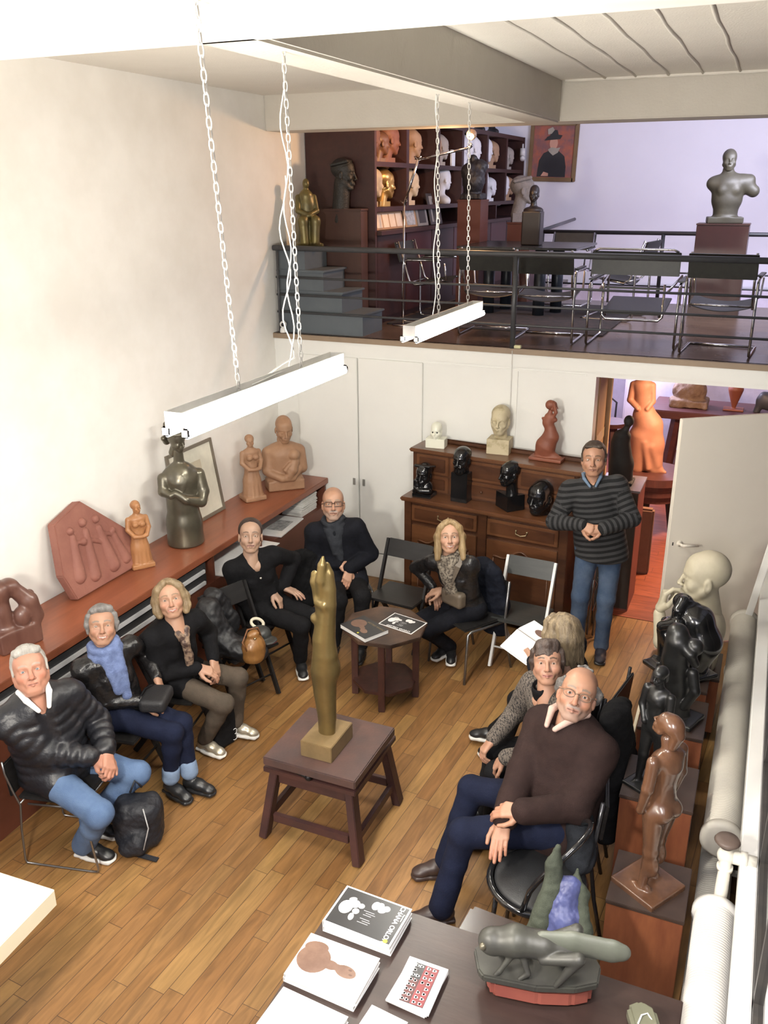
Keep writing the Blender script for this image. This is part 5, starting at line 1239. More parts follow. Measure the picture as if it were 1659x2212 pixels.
# big pale plaster bust, hand to the mouth
wb = empty('plaster_bust', (-.19, 5.97, .50), 'large pale plaster bust of a bald man with a hand at his mouth', 'sculpture', rz=math.radians(100))
hb = head_blob(Blob(.012), s=1.62, slit=False, neck_l=.17, jaw=1.05); V, F = hb.mesh(.0075); link('head', mesh_from('head', xform(V, np.eye(3), V3(0, 0, .67)), F, M_plaster, True), wb).scale = (1, .9, 1)
b = Blob(.04); b.ell((0, -.04, .30), (.23, .14, .15)); b.cone((0, -.03, .05), (0, -.03, .30), .13, .14, side=(1, 0, 0), w=1.3); b.chain([(-.19, -.02, .32), (-.21, .05, .12), (-.12, .24, .20), (-.05, .27, .38)], [.075, .07, .055, .042], k=.02); b.chain([(.19, -.02, .32), (.2, .02, .08)], [.075, .07]); b.chain([(-.10, -.02, .42), (0, .05, .40), (.10, -.02, .42)], [.02, .02, .02], k=.01)
part_of(wb, 'torso', b, .010, M_plaster)
hh = hand_blob(Blob(.006), 1, curl=(.55, .9, .95, 1.0), thumb=.6, s=1.6); V, F = hh.mesh(.0050); R = frame_from((.1, -.15, 1), (0, 1, .1)); link('hand', mesh_from('hand', xform(V, R, V3(-.04, .27, .40)), F, M_plaster, True), wb)

# 5. carved insect-like bird on the display table
M_brd = mat('grey_green_bronze', (.085, .085, .07), rough=.45, metal=.2, c2=(.06, .058, .052), scale=8, bump=.08)
gb = empty('bronze_grasshopper', (-.50, 2.60, .75), 'dark bronze grasshopper with long wing on a red boat-shaped base', 'sculpture', rz=math.radians(14)); gb.scale = (1.06, 1.16, 1.12)
pl = [(-.21, -.035), (-.19, -.06), (.0, -.075), (.14, -.06), (.22, -.03), (.235, .04), (.20, .11), (.0, .12), (-.18, .10), (-.23, .05)]
MB().prism([(x*.86+.01, y*.86) for x, y in pl], .002, .075, bev=.012).build('red_base', mat('red_boat_base', (.30, .085, .06), .45, c2=(.24, .065, .05), scale=6), gb)
MB().prism(pl, .075, .105, bev=.006).build('plinth_slab', M_brd, gb)
b = Blob(.015); b.chain([(-.15, 0, .20), (-.08, 0, .215), (.02, .0, .21), (.14, .0, .20)], [.045, .052, .045, .028], side=(0, 0, 1), w=1.0); b.ell((-.17, 0, .20), (.045, .04, .048))
for sg in (-1, 1):
    b.chain([(-.09, sg*.03, .18), (-.13, sg*.045, .12), (-.145, sg*.05, .105)], [.012, .009, .008], k=.006); b.chain([(-.05, sg*.03, .18), (-.03, sg*.05, .13), (-.06, sg*.055, .105)], [.014, .010, .008], k=.006)
    b.chain([(.02, sg*.04, .19), (.14, sg*.06, .23), (.07, sg*.06, .105)], [.018, .022, .010], k=.006)
part_of(gb, 'body', b, .004, M_brd)
mb = MB(); pts = []; 
b = Blob(.01); b.chain([(.02, 0, .235), (.12, .0, .235), (.26, 0, .222)], [.034, .046, .044], side=(0, 1, 0), w=.5); b.cone((.26, 0, .222), (.29, 0, .22), .044, .036, side=(0, 1, 0), w=.45)
part_of(gb, 'wing', b, .004, mat('wing_green_grey', (.12, .13, .10), .5, c2=(.10, .105, .085), scale=8))
MB().ball((-.195, -.032, .205), .014, 12, 8).build('eye', M_bronze, gb)
o = MB().prism([(-.04, -.055), (.045, -.05), (.055, .02), (.02, .055), (-.03, .04)], 0, .05, bev=.012).build('green_glass_block', mat('green_glaze', (.16, .16, .11), .2)); o.location = (-.10, 2.60, .751); o.rotation_euler = (0, 0, .5); o.scale = (1.25, 1.25, 1.2)
tag(o, 'small green-grey block with a string on the display table at the bottom right', 'block')
MB().tube([(-.02, -.03, .052), (.0, -.005, .054), (.02, .0, .053), (.03, -.03, .045), (.03, -.06, .01)], .0025, 6).build('string', M_paper, o)

# 6. figures upstairs
b = Blob(.025)
b.box((0, 0, .02), (.13, .11, .02), rnd=.005, k=.004); b.box((.0, 0, .14), (.10, .09, .12), rnd=.03, k=.03); b.chain([(0, -.02, .22), (-.01, -.02, .38), (0, -.01, .46)], [.085, .07, .06], side=(1, 0, 0), w=1.1); b.cone((0, -.01, .48), (0, .0, .53), .025, .022)
for sg in (-1, 1): b.chain([(sg*.05, 0, .24), (sg*.06, .10, .24), (sg*.05, .11, .05)], [.055, .045, .04]); b.chain([(sg*.075, -.01, .45), (sg*.09, .04, .33), (-sg*.01, .11, .29)], [.028, .024, .018], k=.01)
b.ell((0, .005, .57), (.032, .038, .045), k=.008); b.chain([(0, -.03, .58), (0, -.04, .54)], [.025, .02], k=.01)
sculpt('seated_bronze', 'golden-green bronze seated woman on top of the grey steps upstairs', b, .006, mat('gold_green_bronze', (.24, .19, .06), .4, .4, c2=(.13, .11, .05), scale=7, bump=.1), (-4.155, 7.74, 3.177), rz=math.radians(-140), scale=1.0)
bust('headscarf_bust', 'large rough dark bronze head with a heavy headscarf on the brown pedestal upstairs', mat('rough_dark_bronze', (.045, .042, .038), .5, .3, bump=.5, bscale=90), (-3.93, 8.10, 3.521), math.radians(-80), 1.10, 'wavy', None, up=.17, kw=dict(neck_l=.31, nk=.07, long=1.25))
b = Blob(.03); b.box((0, 0, .03), (.17, .11, .03), rnd=.004, k=.004); b.cone((0, 0, .07), (0, 0, .22), .105, .112, side=(1, 0, 0), w=1.1); b.chain([(0, 0, .22), (0, 0, .36)], [.112, .120], side=(1, 0, 0), w=1.3)
b.ell((-.13, 0, .39), (.085, .07, .07)); b.ell((.12, 0, .37), (.09, .07, .075)); b.ell((-.195, .0, .40), (.05, .055, .055)); b.chain([(-.13, 0, .37), (-.235, .0, .30)], [.075, .060]); b.cone((.01, 0, .40), (.02, 0, .50), .062, .052)
for sg in (-1, 1): b.ell((sg*.06, .075, .31), (.05, .045, .055), k=.02)
tz = sculpt('bronze_torso', 'green-grey bronze armless torso with a smooth head on the tall pedestal upstairs', b, .007, M_grnbr, (-.60, 10.45, 3.341), rz=FC+.15, it=2, scale=1.06)
hb = head_blob(Blob(.02), s=.88, slit=False, ears=False, neck=False, nose=.8, brow=.6); V, F = hb.mesh(.006); V = relax(V, F, 3); link('head', mesh_from('head', xform(V, np.eye(3), V3(.02, .01, .585)), F, M_grnbr, True), tz)
# dark bust on the table upstairs, grey stone head, black figure on the orange pedestal, dark figure in the back room
b = Blob(.02); b.box((0, 0, .17), (.10, .08, .17), rnd=.01, k=.01); b.ell((0, 0, .35), (.105, .07, .04)); b.cone((0, 0, .36), (0, 0, .44), .036, .03)
o = sculpt('dark_bust', 'slim black bust with a long neck standing on the upstairs table', b, .006, mat('dark_brown_bronze', (.035, .022, .018), .4), (-2.44, 9.55, ZU+.731), rz=FC, it=1)
hb = head_blob(Blob(.01), s=.62, slit=False, neck=False); hb.ell((0, -.02, .04), (.05, .06, .06), k=.01); V, F = hb.mesh(.005); link('head', mesh_from('head', xform(V, np.eye(3), V3(0, .005, .50)), F, MATS['dark_brown_bronze'], True), o)
bust('grey_stone_bust', 'rough grey stone head of a curly haired person beside the bookcase upstairs', mat('grey_stone', (.22, .19, .17), .85, c2=(.16, .14, .125), scale=20, bump=.6, bscale=120), (-2.88, 10.77, 3.321), math.radians(-70), 1.35, 'wavy', (.12, .10, .10), kw=dict(neck_l=.20))
b = Blob(.03); b.box((0, 0, .03), (.12, .12, .03), rnd=.004, k=.004); b.ell((0, 0, .20), (.13, .12, .16)); b.ell((.05, .03, .34), (.09, .08, .08)); b.ell((-.07, -.03, .30), (.07, .07, .08)); b.ell((-.02, .04, .42), (.05, .05, .05))
sculpt('dark_group_figure', 'black knotted figure group on the orange-red pedestal upstairs', b, .008, mat('matt_black_bronze', (.02, .018, .02), .5), (-3.265, 10.05, 3.581), fold=.012, ff=35)
b = Blob(.03); b.chain([(0, 0, .0), (0, 0, .2), (-.03, 0, .42)], [.13, .12, .10], side=(0, 1, 0), w=.85); b.ell((-.02, 0, .50), (.09, .08, .07)); b.cone((.0, 0, .55), (.03, 0, .62), .035, .03); b.ell((.035, 0, .665), (.052, .06, .06), k=.01); b.box((0, 0, .015), (.14, .12, .015), rnd=.003, k=.003)
sculpt('black_cloaked_figure', 'matt black cloaked figure on the narrow cabinet behind the standing man', b, .008, mat('soot_black', (.012, .011, .012), .75), (-1.07, 7.84, 1.182), it=2, scale=.86)

# 7. the salmon figure and the things on the workbench in the back room
b = Blob(.04)
b.chain([(.12, 0, .04), (.07, 0, .30), (.02, 0, .52), (-.03, .0, .62)], [.10, .14, .15, .13], side=(0, 1, 0), w=.85); b.cone((.14, 0, .03), (.25, -.03, .0), .05, .02); b.cone((-.06, .0, .04), (-.04, 0, .4), .10, .14); b.chain([(-.03, 0, .62), (-.06, 0, .80), (-.08, .0, .93)], [.105, .085, .10], side=(0, 1, 0), w=.85); b.ell((-.08, 0, .98), (.115, .07, .05))
b.cone((-.07, .0, 1.0), (-.045, 0, 1.08), .04, .035); b.ell((-.04, 0, 1.14), (.06, .07, .08))
for sg in (-1, 1): b.chain([(-.08+sg*.10, 0, .97), (-.08+sg*.12, -.02, .80), (-.06+sg*.05, -.085, .72)], [.04, .034, .025], k=.012)
b.chain([(.08, -.1, .3), (.16, -.06, .08)], [.03, .02]); b.chain([(-.0, -.12, .35), (.06, -.09, .05)], [.02, .03])
sculpt('salmon_figure', 'tall salmon terracotta draped woman seen from behind on the round turntable', b, .009, M_salmon, (-1.10, 9.72, .748), rz=.1, it=1, scale=.98)
b = Blob(.03); b.box((0, 0, .05), (.22, .15, .05), rnd=.02); b.ell((0, 0, .2), (.20, .14, .17)); b.ell((.05, 0, .32), (.13, .11, .10))
sculpt('clay_group', 'rough grey-brown clay group on the left of the workbench', b, .012, mat('rough_clay', (.23, .17, .12), .8, c2=(.16, .11, .08), scale=12, bump=.5), (-.85+.05, 11.35, 1.142), fold=.02, ff=18)
b = Blob(.02); b.cone((0, 0, .02), (0, 0, .25), .02, .09); b.box((0, 0, .01), (.12, .09, .01), rnd=.003, k=.004)
sculpt('wooden_cone_figure', 'brown wooden cone-shaped piece in the middle of the workbench', b, .008, M_terra4, (-.28, 11.35, 1.142))
b = Blob(.03); b.ell((0, 0, .14), (.20, .08, .12)); b.cone((-.18, 0, .0), (-.12, 0, .2), .04, .05); b.cone((.16, 0, .0), (.14, 0, .2), .04, .05); b.ell((.2, 0, .25), (.07, .05, .06))
sculpt('dark_animal', 'dark animal sculpture at the right of the workbench', b, .009, mat('dark_animal_bronze', (.05, .055, .065), .5), (.16, 11.35, 1.142))
for i, x in enumerate((-2.05, -.62, .98)):
    r = empty('bentwood_workshop_chair', (x, 12.5, 0), ['dark chair behind the salmon figure in the back room', 'dark chair behind the middle of the workbench', 'dark chair at the right behind the workbench'][i], 'chair')
    MB().lathe([(0, .44), (.19, .44), (.19, .46), (0, .46)], n=20).build('seat', M_dark, r)
    for a in (.7, 2.3, 3.9, 5.4): MB().cyl((.16*math.cos(a), .16*math.sin(a), .44), (.2*math.cos(a), .2*math.sin(a), 0), .014, 8).build('leg', M_dark, r)
    MB().tube([(-.17, .15, .44), (-.17, .2, .8), (0, .22, .92), (.17, .2, .8), (.17, .15, .44)], .014, 8).build('backrest', M_dark, r)

# 8. heads in the bookcase (one model, then copies turned, sized and coloured one by one)
hb = head_blob(Blob(.012), s=1.0, slit=False, neck_l=.17); V, F = hb.mesh(.0085)
hbase = Blob(.01); hbase.box((0, -.03, .0), (.06, .055, .03), rnd=.003)
V = xform(V, np.eye(3), V3(0, 0, .185)); ME_A = (V, F)
hb = head_blob(Blob(.012), s=1.0, slit=False, neck_l=.17, long=1.1, nose=1.2, jaw=.9); hb.ell((0, -.03, .05), (.085, .10, .085), k=.004); hb.ell((0, -.12, -.02), (.04, .03, .05), k=.01); V2, F2 = hb.mesh(.0085); V2 = xform(V2, np.eye(3), V3(0, 0, .185)); ME_B = (V2, F2)
hb = head_blob(Blob(.012), s=.85, slit=False, neck_l=.15); hb.ell((0, -.02, -.20), (.13, .07, .06), k=.03); hb.ell((0, -.02, .05), (.075, .09, .07), k=.004); V3_, F3 = hb.mesh(.0085); V3_ = xform(V3_, np.eye(3), V3(0, 0, .225)); ME_C = (V3_, F3)
PAL = {'white': M_wplast, 'cream': mat('cell_cream', (.66, .52, .34), .6, c2=(.58, .44, .28), scale=9), 'gold': mat('cell_gilt', (.60, .36, .12), .3, .7), 'tan': mat('cell_tan', (.45, .28, .16), .6, c2=(.36, .22, .13), scale=9), 'brown': mat('cell_brown', (.22, .10, .05), .45), 'grey': mat('cell_grey', (.42, .37, .32), .7), 'dark': MATS['matt_black_bronze'], 'red': mat('cell_red', (.36, .14, .08), .55)}
protos = {}
def cell_head(kind, color, y, z, x=-3.80, ry=0.0, s=1.0, label='', grp='heads in the bookcase cells'):
    key = (kind, color)
    if key not in protos:
        V, F = dict(A=ME_A, B=ME_B, C=ME_C)[kind]; o = link('portrait_bust', mesh_from('plaster_head', V, F, PAL[color], True))
        MB().bx((-.055, -.075, 0), (.055, .03, .04)).build('base', PAL[color], o); protos[key] = o
    else: o = copy_tree(protos[key])
    o.location = (x, y, z); o.rotation_euler = (0, 0, math.radians(-35)+ry); o.scale = (s*1.1, s*1.1, s*1.08); tag(o, label, 'sculpture', grp)
    return o
Z1, Z2, Z3 = 3.9455, 3.5305, 3.3105
C = cell_head
C('B', 'brown', 8.42, Z1, s=1.05, ry=.3, label='brown head in the top left cell of the bookcase, at its left'); C('A', 'brown', 8.66, Z1, s=.9, label='brown head in the middle of the top left bookcase cell'); C('B', 'red', 8.88, Z1, s=1.1, label='reddish head at the right of the top left bookcase cell')
C('A', 'white', 9.22, Z1, s=.55, x=-3.78, label='tiny white head on a white stand in the second top bookcase cell'); C('B', 'tan', 9.52, Z1, s=1.05, label='tan long haired head in the second top bookcase cell'); C('B', 'cream', 9.74, Z1, s=.95, x=-4.0, label='cream head behind the tan one in the second top bookcase cell')
C('A', 'tan', 10.16, Z1, s=1.0, label='tan head just right of the glowing lamp globe'); C('B', 'grey', 10.40, Z1, s=1.0, label='grey-brown bust in the third top bookcase cell'); 
b_ = MB().box((0, 0, .09), (.02, .12, .18)).build('white_card', M_paper); b_.location = (-3.72, 10.62, Z1+.0); tag(b_, 'small white card standing in the third top bookcase cell', 'card')
C('B', 'white', 11.02, Z1, s=1.1, label='leftmost white plaster head in the fourth top bookcase cell'); C('A', 'white', 11.28, Z1, s=1.15, label='middle white plaster head in the fourth top bookcase cell'); C('B', 'white', 11.54, Z1, s=1.12, x=-3.78, label='bright white profile head in the fourth top bookcase cell')
C('B', 'white', 12.08, Z1, s=1.18, label='large white plaster head in the fifth top bookcase cell'); C('A', 'tan', 12.42, Z1, s=1.1, label='tan head beside the large white one in the fifth top bookcase cell'); C('B', 'grey', 12.95, Z1, s=1.0, label='grey bust at the left of the last top bookcase cell'); C('A', 'grey', 13.22, Z1, s=.95, label='beige bust at the right of the last top bookcase cell')
C('A', 'cream', 8.43, Z2, s=1.15, x=-3.80, label='large cream bald head in the left lower bookcase cell'); C('B', 'gold', 8.80, Z2, s=1.08, x=-3.82, label='gilded face in profile in the left lower bookcase cell')
C('C', 'red', 9.22, Z2, s=1.0, x=-4.05, label='reddish bust behind the cream head in the second lower cell'); C('A', 'cream', 9.48, Z2, s=1.12, x=-3.82, label='cream bald head looking right in the second lower bookcase cell')
C('C', 'grey', 10.14, Z2, s=1.0, label='grey plaster bust at the left of the third lower cell'); C('C', 'grey', 10.33, Z2, s=.95, x=-4.0, label='second grey bust behind it in the third lower cell'); C('C', 'white', 10.52, Z2, s=1.1, x=-3.80, label='white bust with brown head in the third lower bookcase cell')
C('C', 'white', 12.02, Z2, s=1.15, label='white plaster bust in the fifth lower bookcase cell'); C('A', 'white', 12.40, Z2, s=.95, label='white round head in the fifth lower bookcase cell'); C('B', 'white', 12.98, Z2, s=1.1, label='white head in the last lower bookcase cell'); C('A', 'tan', 13.28, Z2, s=1.0, label='tan head in the last lower bookcase cell')
C('A', 'grey', 11.65, Z3, s=.42, label='small grey figure in the low bookcase niche on the left'); C('C', 'grey', 12.60, Z3, s=.42, label='small grey figure in the low bookcase niche on the right')
C('A', 'white', 11.1, 4.391, s=.6, label='white head on top of the bookcase beside the beam'); C('C', 'dark', 11.9, 4.391, s=.75, label='dark object on top of the bookcase'); C('C', 'dark', 12.5, 4.391, s=.8, label='second dark figure on top of the bookcase, nearer the painting')
# ================================================================== people
def fabric(name, c, c2=None, rough=.85, scale=14, bump=.35, bscale=260, sheen=.0, stretch=(1, 1, 1)):
    return mat(name, c, rough=rough, c2=c2 or tuple(x*.8 for x in c), scale=scale, bump=bump, bscale=bscale, sheen=sheen, stretch=stretch, spec=.2)
M_skin = vcol_mat('skin', rough=.5, sub=.06)
M_hair = vcol_mat('hair', rough=.45, bump=.8, bscale=260, bstretch=(1, 1, .12))
M_eye = vcol_mat('eye_surface', rough=.08)
M_jeans_l = fabric('light_denim', (.20, .31, .52), (.13, .21, .38), scale=5); M_jeans_d = fabric('dark_denim', (.022, .032, .085), (.014, .020, .055), scale=5)
M_jeans_m = fabric('mid_denim', (.12, .165, .25), (.055, .095, .175), scale=5)
M_black = fabric('black_cloth', (.014, .014, .017), (.010, .010, .012)); M_navyblk = fabric('navy_black_wool', (.016, .018, .028), (.011, .012, .018))
M_puffer = mat('black_puffer', (.022, .023, .030), rough=.42, c2=(.016, .017, .022), scale=8, bump=.4, bscale=30)
M_bleather = mat('black_jacket_leather', (.022, .021, .022), rough=.32, c2=(.015, .014, .015), scale=10, bump=.5, bscale=38)
M_brownsw = fabric('brown_wool', (.075, .040, .035), (.058, .031, .028)); M_olive = fabric('olive_brown_trousers', (.13, .10, .075), (.10, .08, .06))
M_sole = mat('white_sole', (.78, .77, .73), rough=.5); M_shoeblk = mat('black_shoe', (.016, .016, .017), rough=.35); M_shoebrn = mat('dark_brown_shoe', (.045, .028, .024), rough=.4)
M_silver = mat('silver_gold_shoe', (.62, .57, .46), rough=.3, metal=.55, c2=(.48, .43, .33), scale=12)
def stripes(name, ca, cb, pitch):
    m, N, L, Bs = newmat(name); Bs.inputs['Roughness'].default_value = .95
    a = N.new('ShaderNodeAttribute'); a.attribute_name = 'col'; s = N.new('ShaderNodeSeparateColor'); L.new(a.outputs['Color'], s.inputs[0])
    t = N.new('ShaderNodeMath'); t.operation = 'MULTIPLY'; t.inputs[1].default_value = 2*PI/pitch; L.new(s.outputs[0], t.inputs[0])
    sn = N.new('ShaderNodeMath'); sn.operation = 'SINE'; L.new(t.outputs[0], sn.inputs[0])
    cr = N.new('ShaderNodeValToRGB'); cr.color_ramp.elements[0].position = .42; cr.color_ramp.elements[0].color = rgba(ca); cr.color_ramp.elements[1].position = .56; cr.color_ramp.elements[1].color = rgba(cb)
    mr = N.new('ShaderNodeMapRange'); mr.inputs[1].default_value = -1; mr.inputs[2].default_value = 1; L.new(sn.outputs[0], mr.inputs[0]); L.new(mr.outputs[0], cr.inputs[0]); L.new(cr.outputs[0], Bs.inputs['Base Color'])
    tc = N.new('ShaderNodeTexCoord'); nz = N.new('ShaderNodeTexNoise'); nz.inputs['Scale'].default_value = 220; bn = N.new('ShaderNodeBump'); bn.inputs['Strength'].default_value = .5; bn.inputs['Distance'].default_value = .004
    L.new(tc.outputs['Object'], nz.inputs[0]); L.new(nz.outputs[0], bn.inputs['Height']); L.new(bn.outputs[0], Bs.inputs['Normal'])
    return m
def knit_pattern(name, ca, cb):
    """small diamond and zigzag knit"""
    m, N, L, Bs = newmat(name); Bs.inputs['Roughness'].default_value = .95
    tc = N.new('ShaderNodeTexCoord'); mp = N.new('ShaderNodeMapping'); mp.inputs['Rotation'].default_value = (.5, .4, .6); L.new(tc.outputs['Object'], mp.inputs[0])
    w1 = N.new('ShaderNodeTexWave'); w1.wave_type = 'BANDS'; w1.bands_direction = 'X'; w1.inputs['Scale'].default_value = 14; w1.inputs['Distortion'].default_value = 5; w1.inputs['Detail'].default_value = 2; w1.inputs['Detail Scale'].default_value = 4
    w2 = N.new('ShaderNodeTexWave'); w2.wave_type = 'BANDS'; w2.bands_direction = 'Y'; w2.inputs['Scale'].default_value = 16; w2.inputs['Distortion'].default_value = 5; w2.inputs['Detail Scale'].default_value = 4
    L.new(mp.outputs[0], w1.inputs[0]); L.new(mp.outputs[0], w2.inputs[0])
    a = N.new('ShaderNodeMath'); a.operation = 'SUBTRACT'; L.new(w1.outputs['Fac'], a.inputs[0]); L.new(w2.outputs['Fac'], a.inputs[1]); b = N.new('ShaderNodeMath'); b.operation = 'ABSOLUTE'; L.new(a.outputs[0], b.inputs[0])
    cr = N.new('ShaderNodeValToRGB'); cr.color_ramp.elements[0].position = .18; cr.color_ramp.elements[0].color = rgba(ca); cr.color_ramp.elements[1].position = .32; cr.color_ramp.elements[1].color = rgba(cb); L.new(b.outputs[0], cr.inputs[0]); L.new(cr.outputs[0], Bs.inputs['Base Color'])
    return m
def nrm(v): v = np.array(v, float); return v/np.linalg.norm(v)
CAMP = np.array(CAM)
def make_hair(style, col, col2, s=1.0, seed=0):
    """hair mass in the head frame; returns V, F, C"""
    b = Blob(.012); P = lambda *a: V3(*a)
    def strands(V, F, amp=.0022, fr=150, st=.12):
        W = V*np.array([1, 1, st]); V = V+vnormals(V, F)*(amp*fbm(W, fr, seed))[:, None]; return V
    st = .12; amp = .0022; h = .0042
    if style in ('short', 'crop', 'fringe', 'pixie', 'bangs', 'bob', 'long', 'back'):
        up = .001 if style == 'crop' else .0
        b.ell(P(0, -.030, .044), (.0835-up, .1010-up, .0885-up), k=.01)
        if style not in ('back',):
            b.ell(P(0, .092, -.022), (.0620, .056, .076), cut=True, k=.006)
            b.box(P(0, .02, -.10), (.12, .14, .062), rnd=.02, k=.02, cut=True) if style in ('short', 'crop') else None
        if style in ('short', 'crop'):
            for q in (-1, 1): b.cone(P(q*.076, -.002, .035), P(q*.078, .012, -.012), .011, .006, k=.012)
            b.cone(P(-.045, .058, .088), P(.045, .058, .088), .016, k=.012)
            if style == 'short': b.chain([P(-.05, .045, .095), P(.0, .062, .105), P(.05, .045, .095)], [.018, .02, .018], k=.015)
        if style == 'bangs':
            for i in range(6): x = -.048+.019*i; b.cone(P(x*.8, .050, .105), P(x+.006, .080-1.6*x*x*5, .052-.006*(i % 3)), .020, .012, k=.014)
        if style in ('pixie', 'bangs'):
            b.chain([P(-.045, .045, .095), P(.0, .068, .098), P(.045, .055, .09)], [.024, .022, .020], k=.015)
            for q in (-1, 1): b.chain([P(q*.070, .03, .06), P(q*.080, .012, .01), P(q*.078, -.005, -.035)], [.020, .016, .009], k=.012)
            b.chain([P(-.04, -.095, .0), P(0, -.10, -.05), P(.04, -.095, .0)], [.03, .026, .03], k=.02); st = .3
        if style == 'fringe':
            for i in range(7): x = -.054+.018*i; b.cone(P(x, .058, .098), P(x*1.08, .082-.10*abs(x)**1.2*3, .046+.004*(i % 2)), .017, .008, k=.010)
            for q in (-1, 1): b.chain([P(q*.072, .03, .06), P(q*.083, .015, .0), P(q*.081, .005, -.045)], [.022, .019, .010], k=.012)
            b.ell(P(0, -.085, -.025), (.062, .035, .05), k=.02)
        if style in ('bob', 'long', 'back'):
            L_ = {'bob': -.085, 'long': -.150, 'back': -.135}[style]
            for q in (-1, 1):
                b.chain([P(q*.020, .062, .105), P(q*.058, .052, .070), P(q*.084, .030, .010), P(q*.087, .022, L_*.6), P(q*(.078 if style == 'bob' else .092), .026, L_)], [.020, .024, .024, .026, .020], k=.012)
                b.chain([P(q*.060, -.035, .06), P(q*.084, -.035, .0), P(q*.082, -.04, L_*.9)], [.035, .030, .024], k=.02)
            b.chain([P(0, -.09, .05), P(0, -.10, -.02), P(0, -.085, L_*.9)], [.045, .046, .035], side=(1, 0, 0), w=1.4, k=.02)
            b.ell(P(0, -.06, L_*.75), (.075, .05, .05), k=.02)
            if style == 'back':
                for i in range(9):
                    x = -.08+.02*i; b.chain([P(x*.9, -.085+.35*x*x*10*.6, .02), P(x, -.105+6*x*x, -.06), P(x*1.12+.006*math.sin(i*2.1), -.105+7*x*x, -.150-.02*(i % 3))], [.020, .018, .008], k=.008)
            amp = .003
    if style == 'pulled':
        b.ell(P(0, -.028, .043), (.0850, .1040, .0895), k=.01); b.ell(P(0, .096, -.022), (.0600, .056, .078), cut=True, k=.006); b.box(P(0, .03, -.115), (.12, .075, .075), rnd=.02, k=.02, cut=True); b.ell(P(0, -.125, .0), (.035, .03, .035), k=.01); amp = .0008; h = .004
    if style == 'fringe_bald':
        b.ell(P(0, -.036, .020), (.0840, .0980, .0800), k=.01); b.ell(P(0, .075, .055), (.075, .105, .115), cut=True, k=.01); b.ell(P(0, -.01, .13), (.05, .08, .045), cut=True, k=.02); b.box(P(0, .0, -.13), (.12, .15, .075), rnd=.02, k=.02, cut=True)
        for q in (-1, 1): b.chain([P(q*.072, .020, .055), P(q*.084, -.01, .030), P(q*.084, -.035, .0)], [.008, .016, .018], k=.012)
        b.chain([P(-.03, -.02, .118), P(.0, -.05, .122), P(.03, -.02, .118)], [.008, .012, .008], k=.01); amp = .004; st = .6
    V, F = b.mesh(h); V = relax(V, F, 1); V = strands(V, F, amp, 150, st)
    n = fbm(V*np.array([1, 1, st]), 170, seed+1)[:, None]; n2 = fbm(V, 25, seed+2)[:, None]
    C = (np.array(col)*(.5+.5*n)+np.array(col2)*(.5-.5*n))*.62; C = np.clip(C*(1+.15*n2), 0, 1)
    return V*s, F, C
def eye_mesh(iris):
    V = []; C = []; F = []; n = 20
    rings = [(0.01, (.01, .01, .01)), (.17, (.01, .01, .01)), (.175, iris), (.46, tuple(x*.8 for x in iris)), (.47, (.42, .40, .38)), (1.0, (.48, .45, .42)), (1.6, (.45, .40, .38)), (2.4, (.7, .6, .6)), (3.1, (.7, .6, .6))]
    for a, c in rings:
        for k in range(n): V.append((math.sin(a)*math.cos(2*PI*k/n), math.cos(a), math.sin(a)*math.sin(2*PI*k/n))); C.append(c)
    for i in range(len(rings)-1):
        for k in range(n): F.append((i*n+k, i*n+(k+1) % n, (i+1)*n+(k+1) % n, (i+1)*n+k))
    return np.array(V), np.array(F), np.array(C, float)
def shoe(root, name, ankle, toe, mat_up, mat_sole, kind='shoe', s=1.0, laces=None):
    """ankle: world point of the ankle joint, toe: world point of the tip of the shoe"""
    a = np.array(ankle, float); t = np.array(toe, float); d = t-a; d[2] = t[2]-(a[2]-.085); L = .255*s
    y = nrm(d); up = nrm(V3(0, 0, 1)-y*y[2]); R = np.stack([np.cross(y, up), y, up], 1); o = np.array(root.location)
    org = a-up*.085*s-y*.055*s
    b = Blob(.02)
    b.cone((0, .035, .050), (0, .055, .095), .034*s, .031*s); b.ell((0, .035, .045), (.034*s, .042*s, .040*s))
    b.chain([(0, .06, .060), (.0, .12*s, .048), (0, .185*s, .036)], [.038*s, .037*s, .031*s], side=(1, 0, 0), w=1.12); b.ell((0, .20*s, .030), (.040*s, .045*s, .024*s))
    b.box((0, .10, -.05), (.2, .3, .058), rnd=.001, k=.004, cut=True)
    if kind != 'boot': b.ell((0, .040, .125), (.026*s, .034*s, .035), k=.006, cut=True)
    V, F = b.mesh(.0055); V = relax(V, F, 1)
    m1 = link(name, mesh_from(name, xform(V, R, org-o), F, mat_up, True), root)
    b = Blob(.01); b.box((0, .035*s, .008), (.034*s, .045*s, .011), rnd=.009, k=.01); b.box((0, .155*s, .008), (.042*s, .075*s, .011), rnd=.009, k=.02); b.ell((0, .205*s, .008), (.040*s, .045*s, .012), k=.02); b.cone((0, .05, .008), (0, .15, .008), .011, side=(1, 0, 0), w=3.2, k=.02)
    V, F = b.mesh(.0045); link('sole', mesh_from('sole', xform(V, R, org-o), F, mat_sole, True), m1)
    if laces:
        mb = MB()
        for i in range(5):
            yy = .085+.020*i; zz = .098-.0085*i
            mb.tube([Vector(R@V3(x*.020*s, yy*s+(.006 if x > 0 else 0), zz+.001-abs(x)*.007)+org-o) for x in (-1, -.4, .4, 1)], .0028, 6)
        mb.build('laces', laces, m1)
    return m1
def cloth_blob(root, name, B, h, m, fold=.004, ff=16, seed=1, colf=None, it=2):
    V, F = B.mesh(h); V = relax(V, F, it)
    if fold: V = V+vnormals(V, F)*(fold*fbm(V, ff, seed))[:, None]
    C = colf(V) if colf else None
    return link(name, mesh_from(name, V-np.array(root.location), F, m, True, C), root)
